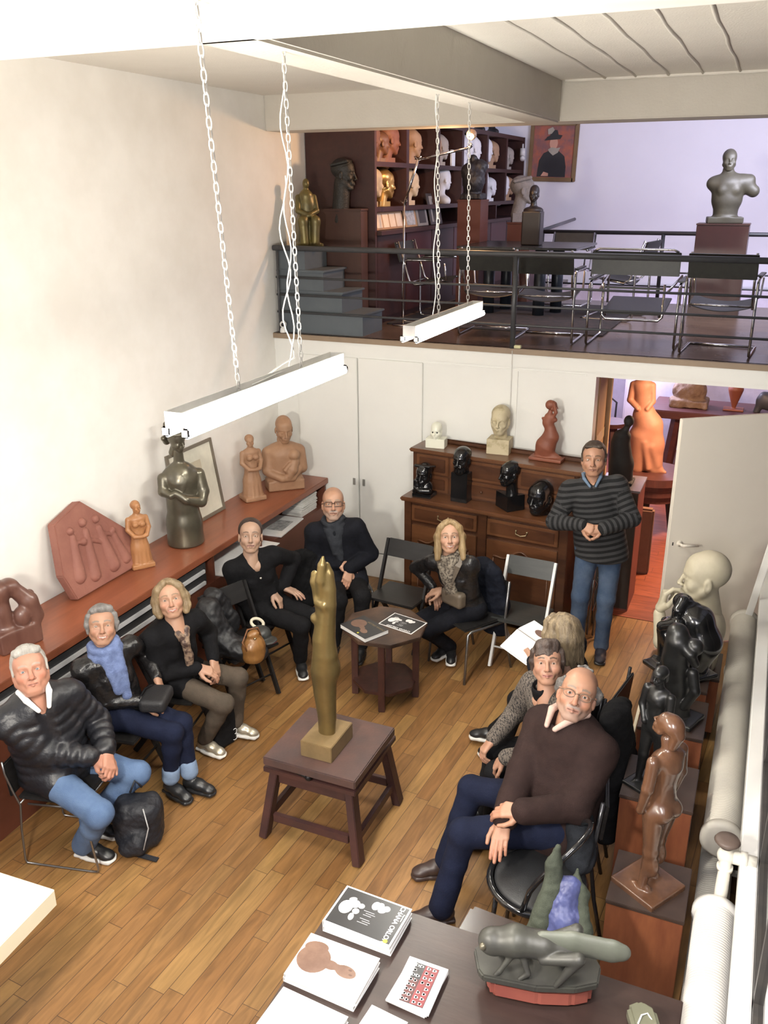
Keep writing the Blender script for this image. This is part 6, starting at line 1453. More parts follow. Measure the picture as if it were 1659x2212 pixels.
def person(label, P, H, face, ankles, toes, wrists, look=None, tilt=0.0, s=1.0, skin=(.62, .36, .27), lip=(.50, .20, .17), brow=(.2, .14, .1), head={}, headcol={}, hair=None,
           iris=(.16, .10, .06), curl=((.35, .4, .45, .5), (.35, .4, .45, .5)), handdir=(None, None), handup=(None, None), poles=(None, None), kneepole=None,
           top=None, bottom=None, shoes=None, thumb=(.3, .3), shw=.172, girth=1.0, belly=0.0, hs=1.13, name='person', thigh=.43, shin=.415, hand_s=1.13, chest=None):
    P = np.array(P, float); H = np.array(H, float); F_ = V3(math.cos(face), math.sin(face), 0); L_ = V3(-math.sin(face), math.cos(face), 0); U = V3(0, 0, 1)
    look = nrm(CAMP-H) if look is None else nrm(look)
    base = (float(P[0]), float(P[1]), 0.0); root = empty(name, base, label, 'person'); O = np.array(base)
    up = nrm(U-look*look[2]); left = np.cross(up, look); R0 = np.stack([-left, look, up], 1)     # columns x, y, z with x = y x z
    R0[:, 0] = np.cross(look, up); c, t_ = math.cos(tilt), math.sin(tilt); Rt = np.array([[c, 0, t_], [0, 1, 0], [-t_, 0, c]]); RH = R0@Rt
    N = H - RH@V3(0, .030, .125)*s*hs*.5 - U*.125*s*hs*.5 - V3(0, 0, .012)*s
    T = nrm(N-P); ca = face if chest is None else chest; Fc = V3(math.cos(ca), math.sin(ca), 0); Lc = V3(-math.sin(ca), math.cos(ca), 0)
    Ls = nrm(Lc-T*(Lc@T)); Fs = np.cross(Ls, T)
    SH = [N-.068*s*T+q*shw*s*Ls for q in (1, -1)]; HP = [P+q*.088*s*L_ for q in (1, -1)]
    W = []; E = []; K = []; A = []
    for i, q in enumerate((1, -1)):
        pole = poles[i] if poles[i] is not None else (-U*1.0+Lc*q*.7-Fc*.35)
        e, w_ = ik(SH[i], wrists[i], .285*s, .255*s, pole); E.append(e); W.append(w_)
        kp = kneepole[i] if kneepole is not None and kneepole[i] is not None else F_*1.0+U*.8
        k_, a_ = ik(HP[i], ankles[i], thigh*s, shin*s, kp); K.append(k_); A.append(a_)
    # ---- body: one mesh
    parts = []
    hb = head_blob(Blob(.012), s=s*hs, neck_l=.205, **head); V, F = hb.mesh(.0030); V = relax(V, F, 1, .35)
    C = head_colors(skin, lip, brow, s=s*hs, smile=head.get('smile', 0), **headcol)(V); parts.append((xform(V, RH, H), F, C))
    for i, q in enumerate((1, -1)):
        hd = nrm(W[i]-E[i]) if handdir[i] is None else nrm(handdir[i]); hu = U if handup[i] is None else np.array(handup[i], float)
        Rh = frame_from(hd, hu); b = hand_blob(Blob(.006), -q, curl=curl[i], thumb=thumb[i], s=.97*s*hand_s)
        V, F = b.mesh(.0036); V = relax(V, F, 1, .3); kn = fbm(V, 90, 4)[:, None]
        tip = np.clip((V[:, 1]-.10)/.08, 0, 1)[:, None]; C = np.array(skin)*np.array(SKT)*(1+.05*kn)*(1-tip*.12*np.array([[0, 1, 1]])); parts.append((xform(V, Rh, W[i]), F, np.clip(C, 0, 1)))
    b = Blob(.03); b.chain([P, P+T*.22*s, N-T*.10*s], [.085*s, .075*s, .085*s], side=Ls, w=1.25); b.cone(SH[0], SH[1], .04*s); b.cone(N-T*.09*s+Fs*.01, H-U*.10*s, .056*s, .050*s, k=.02)
    b.ell(N-T*.085*s+Fs*.035*s, (.085*s, .07*s, .06*s), k=.03)
    for i in (0, 1):
        b.chain([SH[i], E[i], W[i]], [.036*s, .034*s, .025*s], k=.02); b.chain([HP[i], K[i], A[i]], [.06*s, .045*s, .036*s], k=.02)
    V, F = b.mesh(.011); V = relax(V, F, 1); parts.append((V, F, np.tile(np.array(skin)*np.array(SKT), (len(V), 1))))
    V, F, C = join_parts(parts); bo = link('body', mesh_from('body', V-O, F, M_skin, True, C), root)
    EV, EF, EC = eye_mesh(iris)
    for q in (1, -1):
        V = EV*.0122*s*hs+V3(q*.0325, .0712, -.001)*s*hs; link('eye', mesh_from('eye', xform(V, RH, H)-O, EF, M_eye, True, EC), bo)
    if hair:
        V, F, C = make_hair(hair[0], hair[1], hair[2], s*hs, seed=hair[3] if len(hair) > 3 else 0); link('hair', mesh_from('hair', xform(V, RH, H)-O, F, M_hair, True, C), root)
    J = dict(P=P, H=H, N=N, T=T, Ls=Ls, Fs=Fs, F=F_, L=L_, SH=SH, E=E, W=W, HP=HP, K=K, A=A, RH=RH, O=O, root=root, s=s, hs=hs, body=bo)
    g = girth
    if top:
        b = Blob(.035); th = top.get('thick', 0.0); ring = top.get('ring'); r_ = lambda x: (x*g+th)*s
        hem = top.get('hem', .03); kw = dict(side=Ls, w=1.30)
        b.cone(P-T*hem*s+Fs*.01, P+T*.20*s, r_(.122)+belly*.3*s, r_(.108)+belly*.5*s, ring=ring, **kw); b.cone(P+T*.20*s+Fs*belly*s*.5, P+T*.40*s, r_(.108)+belly*.6*s, r_(.112), ring=ring, **kw)
        b.cone(SH[0]-T*.015*s, SH[1]-T*.015*s, r_(.055)); b.cone(N-T*.085*s, N-T*.03*s, r_(.075), r_(.058), side=Ls, w=1.15, k=.03)
        if belly: b.ell(P+T*.14*s+Fs*(.05+belly)*s, (.13*s, .11*s, .13*s), k=.05)
        if top.get('bust'):
            for q in (1, -1): b.ell(N-T*.20*s+Ls*q*.062*s+Fs*.075*s, (.052*s, .045*s, .05*s), k=.04)
        if top.get('open'): b.cone(N-T*.02*s+Fs*(.15+th)*s, P+T*.13*s+Fs*(.165+th+belly)*s*g, top['open']*s, top['open']*s*1.05, cut=True, k=.010)
        for i, q in enumerate((1, -1)):
            u = nrm(W[i]-E[i]); cu = top.get('cuff', .005); we = W[i]-u*cu*s
            b.cone(SH[i], E[i], r_(.058), r_(.047), ring=ring, k=.035); b.cone(E[i], we, r_(.047), r_(.034)+top.get('flare', 0), ring=ring, k=.02)
            b.cone(SH[i]-T*.02*s, N-T*.04*s, r_(.05), r_(.05), k=.03)
        if top.get('hemcut'):
            b.cone(P-T*(top['hemcut']+.05)*s, P+T*.1*s, r_(.128), r_(.122), side=Ls, w=1.32); b.box(P-T*(top['hemcut']+.30)*s, (.5, .5, .30), rnd=.002, k=.006, cut=True)
        if top.get('lap'):
            for i in (0, 1): b.cone(HP[i], HP[i]+(K[i]-HP[i])*top['lap'], r_(.088), r_(.080), k=.04)
        nd = top.get('neck', .05)            # neckline opening
        b.cone(N-T*(nd)*s+Fs*(.02+nd*.5)*s, N+T*.15*s+Fs*.02*s, .030*s, .068*s, cut=True, k=.008)
        if top.get('v'): b.cone(N-T*(top['v'])*s+Fs*.10*s, N+T*.06*s+Fs*.08*s, .006*s, .065*s, cut=True, k=.006)
        cf = None
        if top.get('striped'):
            def cf(V):
                # stripe coordinate: height on the trunk, length along each sleeve
                sv = (V-P)@T; Cc = np.stack([sv]*3, 1)
                for i in (0, 1):
                    for a_, b_, off in ((SH[i], E[i], 0.0), (E[i], W[i], .285*s)):
                        d = b_-a_; ll = np.linalg.norm(d); t = ((V-a_)@d)/ll**2; dist = np.linalg.norm(V-(a_+np.clip(t, 0, 1)[:, None]*d), axis=1)
                        m = (dist < .075*s)*(t > (.25 if off == 0 else -.05)); 
                        m &= (np.linalg.norm(V-(P+np.clip((V-P)@T, 0, .5)[:, None]*T), axis=1) > .135*s) | (off > 0)
                        Cc[m] = (t*ll+off)[m][:, None]
                return np.maximum(Cc+1.0, 0)
        J['top'] = cloth_blob(root, top['name'], b, .0085, top['mat'], top.get('fold', .006), top.get('ff', 15), top.get('seed', 1), cf)
    if bottom:
        b = Blob(.035); wd = bottom.get('w', 1.0)
        b.cone(HP[0], HP[1], .105*s*g, side=T, w=.95); b.cone(P, P+T*.10*s, .112*s*g, .10*s*g, side=L_, w=1.3)
        for i in (0, 1):
            u = nrm(A[i]-K[i]); ae = A[i]-u*bottom.get('cuff', .0)*s
            b.cone(HP[i], K[i], .088*s*wd*g**.5, .066*s*wd, k=.03); b.cone(K[i], K[i]+(ae-K[i])*.4, .066*s*wd, .060*s*wd, k=.02); b.cone(K[i]+(ae-K[i])*.4, ae, .060*s*wd, bottom.get('end', .052)*s*wd, k=.02)
            b.ell(K[i]+(K[i]-(HP[i]+A[i])/2)*.03, (.062*s*wd,)*3, k=.03)
        J['bottom'] = cloth_blob(root, bottom.get('name', 'trousers'), b, .009, bottom['mat'], bottom.get('fold', .005), 18, bottom.get('seed', 5))
    if shoes:
        for i in (0, 1):
            if toes[i] is not None: shoe(root, shoes.get('name', 'shoe'), A[i], toes[i], shoes['up'], shoes['sole'], shoes.get('kind', 'shoe'), s*shoes.get('s', 1.0), shoes.get('laces'))
    return J
def headpart(J, name, B, h, m, it=1, world=False, parent=None, fold=0, ff=30):
    """garment or accessory given in the head frame"""
    V, F = B.mesh(h); V = relax(V, F, it) if it else V
    if fold: V = V+vnormals(V, F)*(fold*fbm(V, ff, 3))[:, None]
    V = V if world else xform(V*J['s']*J['hs'], J['RH'], J['H']); return link(name, mesh_from(name, V-J['O'], F, m, True), parent or J['root'])
def torso_pt(J, l, f, t): return J['N']+(J['Ls']*l+J['Fs']*f+J['T']*t)*J['s']
def inner(J, name, m, r=1.0, bust=False, fold=.003, high=False):
    b = Blob(.03); s = J['s']; g_ = r; b.cone(J['N']-J['T']*.10*s, J['P']+J['T']*.05*s, .088*s*g_, .112*s*g_, side=J['Ls'], w=1.2); b.ell(J['N']-J['T']*.05*s, (.07*s, .07*s, .045*s))
    if bust:
        for q in (1, -1): b.ell(torso_pt(J, q*.055, .062, -.20), (.05, .045, .05), k=.04)
    if high: b.cone(J['N']-J['T']*.08*s+J['Fs']*.02*s, J['N']+J['T']*.012*s+J['Fs']*.03*s, .075*s, .066*s, k=.02)
    b.cone(J['N']-J['T']*(.03 if not high else -.02)*s+J['Fs']*.035*s, J['N']+J['T']*.15*s+J['Fs']*.02*s, .045*s, .068*s, cut=True, k=.008)
    return cloth_blob(J['root'], name, b, .0085, m, fold, 22)
def glasses(J, m, w=.0245, h=.017, r=.0016, square=False, y=.0975):
    mb = MB(); k = J['s']*J['hs']; X = lambda *a: Vector(J['RH']@(V3(*a)*k)+J['H']-J['O'])
    for q in (1, -1):
        if square: pts = [(q*.034+w*sx, y-.004*abs(sx), h*sz-.002) for sx, sz in ((-1, -.8), (-.8, -1), (.8, -1), (1, -.8), (1, .8), (.8, 1), (-.8, 1), (-1, .8))]
        else: pts = [(q*.034+w*math.cos(t), y-.003*abs(math.cos(t)), h*math.sin(t)-.003) for t in np.linspace(0, 2*PI, 19)[:-1]]
        mb.tube([X(*p) for p in pts], r*k, 6, closed=True)
        mb.tube([X(q*(.034+w), y-.005, .004), X(q*.078, y-.03, .004), X(q*.083, -.005, .0)], r*k, 6)
    mb.tube([X(-.010, y, .001), X(0, y+.002, .004), X(.010, y, .001)], r*k, 6)
    mb.build('glasses', m, J['root'])
def scarf(J, m, name='scarf', drop=.26, thick=.034, spread=.04, seed=1, twist=0.0, h=.0075):
    b = Blob(.018); N, T = J['N'], J['T']; s = J['s']
    for k, (rr, zz, th) in enumerate([(.082, -.015, thick), (.078, .028, thick*.85)]):
        pts = [torso_pt(J, rr*math.cos(a), rr*.85*math.sin(a)+.012, zz+.012*math.sin(a*2+k)) for a in np.linspace(0, 2*PI, 13)]
        b.chain(pts, [th*s*(.85+.25*math.sin(i*2.3+k)**2) for i in range(13)], k=.012)
    if drop:
        for q in (1, -1): b.chain([torso_pt(J, q*.04, .09, -.03), torso_pt(J, q*spread*.7+twist, .125, -.12), torso_pt(J, q*spread*.6+twist, .135, -drop-.03*q)], [.032*s, .030*s, .026*s], k=.012, side=J['Ls'], w=1.3)
    return cloth_blob(J['root'], name, b, h, m, .005, 45, seed, it=1)

# -------- 1 white haired man in a puffer jacket, lower left
J = person('white haired man in black puffer jacket and light jeans, seated at the left edge',
    P=(-3.50, 3.19, .555), H=(-3.52, 3.14, 1.195), face=math.radians(8), chest=math.radians(-28), ankles=[(-3.40, 3.30, .10), (-3.30, 3.13, .09)], toes=[(-3.20, 3.33, .01), (-3.07, 3.16, .01)],
    wrists=[(-3.17, 3.27, .67), (-3.20, 3.20, .675)], handdir=[(.6, -.55, -.5), (.75, .35, -.5)], handup=[(.2, .5, .9), (.1, -.6, .9)], s=1.02, tilt=.05,
    kneepole=[V3(.9, .55, .7), V3(1, -.25, .7)],
    skin=(.68, .36, .27), lip=(.55, .24, .19), brow=(.48, .40, .33), head=dict(fat=.75, jaw=1.15, nose=1.12), headcol=dict(blush=.28), hair=('short', (.72, .70, .64), (.46, .44, .40), 3), iris=(.14, .16, .18),
    top=dict(name='puffer_jacket', mat=M_puffer, thick=.022, ring=(.062, .013), hem=.05, fold=.006, cuff=.02, neck=.03, v=.08, lap=.22, open=.058), girth=1.08, belly=.02,
    bottom=dict(name='jeans', mat=M_jeans_l, w=1.1, end=.062), shoes=dict(name='sneaker', up=M_shoeblk, sole=M_sole, laces=M_paper), curl=((.55, .6, .65, .7), (.6, .65, .7, .7)))
inner(J, 'zip_sweater', mat('charcoal_sweater', (.035, .038, .042), .9, bump=.3, bscale=220), 1.12)
b = Blob(.008); [b.chain([torso_pt(J, 0, -.05, .065), torso_pt(J, q*.074, .0, .065), torso_pt(J, q*.062, .08, .050), torso_pt(J, q*.028, .145, .0)], [.012, .015, .017, .012], k=.006) for q in (1, -1)]; cloth_blob(J['root'], 'shirt_collar', b, .0045, M_paper, 0, it=1)
# -------- 2 woman with blue scarf
J = person('woman with short grey hair, blue scarf and black leather jacket on the left',
    P=(-3.52, 3.80, .555), H=(-3.545, 3.758, 1.17), face=math.radians(8), chest=math.radians(-25), ankles=[(-3.074, 3.875, .10), (-3.165, 3.785, .10)], toes=[(-2.87, 3.885, .01), (-2.97, 3.745, .01)],
    wrists=[(-3.36, 3.99, .72), (-3.33, 3.80, .66)], handdir=[(.55, -.25, -.6), (.6, .55, -.35)], handup=[(.5, .5, .7), (.2, -.2, 1)], s=.95, tilt=-.06,
    skin=(.60, .36, .26), lip=(.52, .20, .18), brow=(.28, .24, .20), head=dict(smile=1.0, cheek=1.1), headcol=dict(blush=.18, teeth=True), hair=('pixie', (.40, .385, .37), (.20, .19, .18), 11),
    top=dict(name='leather_jacket', mat=M_bleather, thick=.008, hem=.03, fold=.008, ff=24, bust=True, cuff=.01, neck=.03), bottom=dict(name='jeans', mat=M_jeans_d, w=1.0, end=.055, cuff=.10), shoes=dict(name='ankle_boot', up=M_shoeblk, sole=M_shoeblk, kind='boot'))
scarf(J, mat('blue_scarf', (.20, .27, .50), .9, c2=(.13, .18, .36), scale=22, bump=.4, bscale=120), drop=.30, thick=.036)
for i in (0, 1):
    b = Blob(.01); u = nrm(J['A'][i]-J['K'][i]); b.cone(J['A'][i]-u*.10, J['A'][i]-u*.05, .058, .058); cloth_blob(J['root'], 'jeans_cuff', b, .006, fabric('pale_denim_cuff', (.24, .33, .48)), .002)
hbag = empty('handbag', (-3.27, 3.86, .615), 'small black soft handbag on the lap of the woman with the blue scarf', 'bag')
b = Blob(.02); b.box((0, 0, .045), (.085, .115, .045), R=np.array(Matrix.Rotation(.35, 3, 'Z')), rnd=.03); part_of(hbag, 'body', b, .007, mat('black_nylon', (.016, .016, .018), .6, bump=.2, bscale=90)); MB().tube([(-.06, -.09, .08), (-.08, 0, .10), (-.06, .10, .08)], .006, 6).build('strap', M_black, hbag)
# -------- 3 blonde bob, beige blouse
J = person('smiling woman with blonde bob, beige blouse and brown trousers',
    P=(-3.46, 4.30, .555), H=(-3.38, 4.231, 1.17), face=math.radians(12), chest=math.radians(-22), ankles=[(-3.138, 4.515, .10), (-3.232, 4.26, .10)], toes=[(-2.965, 4.545, .01), (-2.99, 4.245, .01)],
    wrists=[(-3.20, 4.40, .68), (-3.24, 4.27, .67)], handdir=[(.35, -.35, -.55), (.75, .35, -.25)], handup=[(.6, .2, .7), (.1, -.3, 1)], s=.97, tilt=.10,
    skin=(.68, .42, .31), lip=(.58, .17, .15), brow=(.30, .20, .12), head=dict(smile=1.2, cheek=1.1), headcol=dict(blush=.22, teeth=True), hair=('bob', (.50, .37, .21), (.27, .18, .09), 5), iris=(.12, .09, .06),
    top=dict(name='cardigan', mat=M_black, thick=.014, hem=.06, fold=.007, bust=True, cuff=.01, neck=.04, v=.10, lap=.25, open=.055), bottom=dict(name='trousers', mat=M_olive, w=1.02, end=.056, cuff=.03), shoes=dict(name='sneaker', up=M_silver, sole=M_sole, laces=M_paper, s=.95), kneepole=[V3(1, .25, .8), V3(1, .0, .8)])
inner(J, 'blouse', fabric('beige_silk', (.47, .33, .21), (.38, .26, .165), rough=.5), 1.05, True, .004)
b = Blob(.012); b.chain([torso_pt(J, -.03, .10, -.03), torso_pt(J, .0, .135, -.10), torso_pt(J, .03, .155, -.22), torso_pt(J, .035, .16, -.32)], [.024, .026, .024, .020]); b.chain([torso_pt(J, .04, .09, -.03), torso_pt(J, .01, .14, -.12), torso_pt(J, .01, .16, -.30)], [.024, .024, .018]); cloth_blob(J['root'], 'neck_scarf', b, .006, mat('brown_pattern_silk', (.28, .20, .14), .5, c2=(.06, .035, .03), scale=28, lo=.42, hi=.55), .004, 50)
# -------- 4 woman in black, hair pulled back
J = person('woman with dark hair pulled back, dressed all in black, hands on her knee',
    P=(-3.46, 5.47, .555), H=(-3.462, 5.363, 1.19), face=math.radians(-15), chest=math.radians(-40), ankles=[(-3.05, 5.66, .10), (-3.147, 5.505, .10)], toes=[(-2.86, 5.60, .01), (-3.02, 5.33, .01)],
    wrists=[(-3.31, 5.56, .70), (-3.34, 5.44, .70)], handdir=[(.62, .12, -.2), (.75, .0, -.62)], handup=[(0, 0, 1), (.5, .1, .8)], s=.98, tilt=-.04,
    skin=(.60, .41, .32), lip=(.44, .22, .20), brow=(.16, .10, .07), head=dict(long=1.06, jaw=.92), headcol=dict(blush=.08), hair=('pulled', (.075, .04, .03), (.035, .02, .015), 2),
    top=dict(name='jacket', mat=M_black, thick=.014, hem=.05, fold=.007, bust=True, neck=.04, v=.16, lap=.2), bottom=dict(name='trousers', mat=M_black, w=1.05, end=.055, cuff=.03), shoes=dict(name='sneaker', up=M_shoeblk, sole=M_sole, laces=M_black), curl=((.15, .15, .2, .25), (.45, .5, .55, .6)))
b = Blob(.01); b.cone(torso_pt(J, 0, .05, .0), torso_pt(J, 0, .10, -.0), .01); 
mb = MB(); mb.tube([Vector(torso_pt(J, q*.03, .095, -.06))-Vector(J['O']) for q in (-1, 1)]+[Vector(torso_pt(J, .005, .125, -.17))-Vector(J['O'])], .002, 6, closed=True); mb.ball(Vector(torso_pt(J, .005, .135, -.15))-Vector(J['O']), .010, 10, 8); mb.build('necklace', mat('silver', (.7, .68, .62), .25, .8), J['root'])
# -------- 5 bald man with glasses
J = person('bald man with dark rimmed glasses and navy black coat with scarf',
    P=(-3.13, 6.27, .565), H=(-3.157, 6.18, 1.225), face=math.radians(-52), chest=math.radians(-64), ankles=[(-2.80, 5.93, .10), (-3.03, 5.88, .10)], toes=[(-2.75, 5.72, .01), (-3.0, 5.66, .01)],
    wrists=[(-2.98, 6.10, .70), (-3.09, 6.10, .73)], handdir=[(.05, -.55, -.65), (.80, .25, -.05)], handup=[(.5, -.2, .8), (.0, -.4, 1)], s=1.03,
    skin=(.66, .40, .29), lip=(.48, .24, .19), brow=(.35, .28, .22), head=dict(long=1.05, fat=.2), headcol=dict(blush=.15, beard=(.55, .50, .46)), hair=None,
    top=dict(name='coat', mat=M_navyblk, thick=.020, hem=.10, fold=.006, neck=.04, lap=.45), bottom=dict(name='trousers', mat=M_black, w=1.05), shoes=dict(name='shoe', up=M_shoeblk, sole=M_shoeblk), curl=((.35, .4, .45, .5), (.3, .35, .4, .5)))
glasses(J, mat('tortoise_rim', (.06, .03, .02), .25), w=.0265, h=.0165, r=.0030, square=True)
scarf(J, fabric('dark_scarf', (.03, .033, .04)), drop=.24, thick=.026, spread=.02)
MB().tube([Vector(J['W'][1]-nrm(J['W'][1]-J['E'][1])*.025+frame_from(J['W'][1]-J['E'][1], (0, 0, 1))@V3(.028*math.cos(t), 0, .024*math.sin(t))-J['O']) for t in np.linspace(0, 2*PI, 17)[:-1]], .006, 8, closed=True).build('watch', mat('blue_watch', (.25, .42, .75), .3), J['root'])
# -------- 6 blonde woman with scarf and shoulder bag
J = person('blonde long haired woman in black leather jacket with speckled scarf, hands crossed',
    P=(-1.94, 6.12, .555), H=(-2.055, 5.985, 1.17), face=math.radians(-122), chest=math.radians(-98), ankles=[(-2.08, 6.17, .11), (-2.135, 6.20, .10)], toes=[(-2.02, 5.97, .01), (-2.22, 6.0, .01)],
    wrists=[(-2.115, 6.0, .70), (-2.20, 6.06, .67)], handdir=[(-.70, -.12, -.22), (.50, -.55, -.62)], handup=[(0, -.3, 1), (.3, -.5, .7)], s=.96, tilt=.05, kneepole=[V3(-.55, -1, .8), V3(-.75, -.75, .8)],
    skin=(.68, .43, .32), lip=(.55, .20, .18), brow=(.25, .16, .10), head=dict(smile=1.0, cheek=1.05), headcol=dict(blush=.15, teeth=True), hair=('long', (.56, .40, .20), (.30, .19, .085), 9), iris=(.09, .07, .05),
    top=dict(name='leather_jacket', mat=M_bleather, thick=.006, hem=.05, fold=.007, ff=24, bust=True, cuff=.03, neck=.04, lap=.12, open=.045), bottom=dict(name='trousers', mat=M_navyblk, w=1.02, end=.055, cuff=.02), shoes=dict(name='sneaker', up=M_shoeblk, sole=M_sole, s=.95))
scarf(J, mat('speckled_scarf', (.36, .31, .24), .95, c2=(.10, .08, .065), scale=60, lo=.42, hi=.56, bump=.3), drop=.30, thick=.030, spread=.03)
sb_ = empty('shoulder_bag', (-2.0, 5.95, .62), 'taupe shoulder bag with wide strap on the lap of the long haired blonde woman', 'bag')
M_taupe = mat('taupe_leather', (.17, .135, .095), .5, c2=(.13, .10, .075), scale=9, bump=.2)
b = Blob(.02); b.box((-.0, .0, .06), (.11, .045, .065), R=np.array(Matrix.Rotation(-.45, 3, 'Z')), rnd=.03); part_of(sb_, 'body', b, .007, M_taupe)
mb = MB(); ps = [torso_pt(J, .13, -.02, .015), torso_pt(J, .105, .09, -.04), torso_pt(J, .03, .150, -.16), torso_pt(J, -.03, .155, -.28), torso_pt(J, -.05, .15, -.38)]
for i in range(4): mb.bar(Vector(ps[i])-sb_.location, Vector(ps[i+1])-sb_.location, .045, .006, up=tuple(J['Fs']))
mb.build('strap', M_taupe, sb_)
# -------- 7 standing man in the striped sweater
M_str = stripes('striped_wool', (.006, .006, .007), (.040, .040, .042), .046)
J = person('standing man in black and grey striped sweater and blue jeans beside the dresser',
    P=(-1.035, 6.80, .955), H=(-1.145, 6.80, 1.675), face=math.radians(-80), ankles=[(-.945, 6.72, .095), (-1.16, 6.76, .095)], toes=[(-.915, 6.50, .01), (-1.20, 6.55, .01)],
    wrists=[(-.985, 6.57, 1.19), (-1.16, 6.56, 1.20)], handdir=[(-.85, -.35, -.05), (.85, -.35, -.1)], handup=[(-.2, -.8, .6), (.2, -.8, .5)], s=1.03, tilt=.06, look=nrm(CAMP-V3(-1.145, 6.8, 1.675))+V3(-.06, 0, -.05),
    skin=(.64, .37, .26), lip=(.46, .22, .17), brow=(.16, .10, .06), head=dict(fat=.25, jaw=1.05), headcol=dict(blush=.14), hair=('crop', (.10, .065, .04), (.055, .035, .022), 4),
    top=dict(name='striped_sweater', mat=M_str, thick=.016, hem=.06, fold=.006, neck=.035, v=.055, striped=True, cuff=.0, hemcut=.09), bottom=dict(name='jeans', mat=M_jeans_m, w=1.04, end=.058), shoes=dict(name='shoe', up=mat('dark_navy_shoe', (.02, .018, .028), .6), sole=M_shoeblk),
    curl=((.65, .7, .75, .8), (.65, .7, .75, .75)), thumb=(.1, .1), shw=.175, girth=1.10, kneepole=[V3(.1, -1, .1), V3(-.1, -1, .1)], poles=[V3(.9, .2, -.6), V3(-.9, .15, -.6)])
b = Blob(.008); [b.chain([torso_pt(J, 0, -.05, .05), torso_pt(J, q*.070, -.01, .045), torso_pt(J, q*.062, .06, .025), torso_pt(J, q*.022, .115, -.030)], [.012, .013, .014, .010], k=.005) for q in (1, -1)]; cloth_blob(J['root'], 'shirt_collar', b, .0045, fabric('blue_shirt', (.16, .23, .33)), 0, it=1)
# -------- 8 woman seen from behind with a book
J = person('woman seen from behind with long streaked blonde hair, reading an open white book',
    P=(-.80, 4.99, .555), H=(-.905, 4.76, 1.165), face=math.radians(168), look=(-.55, .80, -.35), tilt=.0, ankles=[(-1.30, 5.02, .11), (-1.40, 5.14, .12)], toes=[(-1.45, 4.98, .01), (-1.60, 5.12, .03)],
    wrists=[(-1.13, 5.02, .80), (-1.12, 5.20, .80)], handdir=[(-.7, .45, .25), (-.6, .5, .3)], handup=[(-.2, -.9, .3), (.2, .2, 1)], s=.95,
    skin=(.62, .38, .28), head={}, headcol={}, hair=('back', (.42, .32, .19), (.16, .115, .07), 6),
    top=dict(name='sweater', mat=M_navyblk, thick=.012, hem=.05, fold=.007, neck=.03), bottom=dict(name='trousers', mat=M_black, w=1.0, end=.055), shoes=dict(name='sneaker', up=M_shoeblk, sole=M_sole), curl=((.5, .6, .65, .7), (.5, .6, .6, .6)))
# -------- 9 woman in the patterned cardigan
J = person('woman with short dark hair and grey-brown patterned cardigan, hand on her knee',
    P=(-.80, 4.48, .555), H=(-.905, 4.385, 1.17), face=math.radians(202), chest=math.radians(228), ankles=[(-1.12, 4.14, .10), (-1.22, 4.34, .10)], toes=[(-1.30, 4.06, .01), (-1.42, 4.30, .01)],
    wrists=[(-1.06, 4.13, .66), (-1.175, 4.28, .655)], handdir=[(-.45, .15, -.6), (-.50, -.35, -.75)], handup=[(-.3, -.3, .9), (-.5, -.2, .7)], s=.95, tilt=.08,
    skin=(.64, .38, .28), lip=(.48, .19, .18), brow=(.10, .07, .05), head=dict(smile=.7, cheek=1.1, fat=.2), headcol=dict(blush=.18), hair=('bangs', (.13, .085, .065), (.055, .036, .028), 8), iris=(.10, .055, .03),
    top=dict(name='cardigan', mat=knit_pattern('patterned_knit', (.022, .019, .018), (.125, .103, .085)), thick=.016, hem=.05, fold=.006, bust=True, neck=.035, v=.10, lap=.15, cuff=.01, open=.05), bottom=dict(name='trousers', mat=M_black, w=1.05), shoes=dict(name='shoe', up=M_shoeblk, sole=M_shoeblk), curl=((.4, .45, .5, .5), (.4, .45, .5, .5)))
inner(J, 'black_top', M_black, 1.02, True, high=True)
# -------- 10 man in the brown sweater
J = person('man with thin grey hair, rimless glasses and dark brown sweater, nearest on the right',
    P=(-.70, 3.88, .565), H=(-.665, 4.03, 1.225), face=math.radians(192), chest=math.radians(240), ankles=[(-1.195, 3.49, .10), (-1.29, 3.83, .10)], toes=[(-1.34, 3.40, .01), (-1.475, 3.72, .01)],
    wrists=[(-.80, 3.55, .80), (-.90, 3.57, .705)], handdir=[(-.95, -.05, -.12), (.05, -.80, -.45)], handup=[(-.1, -.45, .9), (-.1, -.4, .9)], s=1.07, tilt=-.22,
    skin=(.60, .34, .24), lip=(.44, .22, .18), brow=(.30, .24, .19), head=dict(fat=.3, nose=1.15, long=1.03), headcol=dict(blush=.2, beard=(.42, .38, .35)), hair=('fringe_bald', (.30, .28, .26), (.15, .14, .13), 12), iris=(.07, .05, .035),
    top=dict(name='sweater', mat=M_brownsw, thick=.020, hem=.05, fold=.007, neck=.04, v=.07, cuff=.005), bottom=dict(name='jeans', mat=M_jeans_d, w=1.06, end=.060), shoes=dict(name='leather_shoe', up=M_shoebrn, sole=M_shoebrn, laces=M_black),
    girth=1.24, belly=.03, curl=((.35, .4, .45, .5), (.12, .12, .15, .2)), thigh=.45, kneepole=[V3(-1, -.35, .55), V3(-1, .25, .55)], shw=.175)
glasses(J, mat('thin_rim', (.16, .12, .09), .3, .5), w=.025, h=.016, r=.0016)
b = Blob(.008); [b.chain([torso_pt(J, 0, -.055, .075), torso_pt(J, q*.078, -.005, .075), torso_pt(J, q*.066, .085, .060), torso_pt(J, q*.026, .155, .002)], [.015, .018, .020, .014], k=.006) for q in (1, -1)]; cloth_blob(J['root'], 'shirt_collar', b, .0045, fabric('pink_shirt', (.72, .50, .42), rough=.7), .001, it=1)
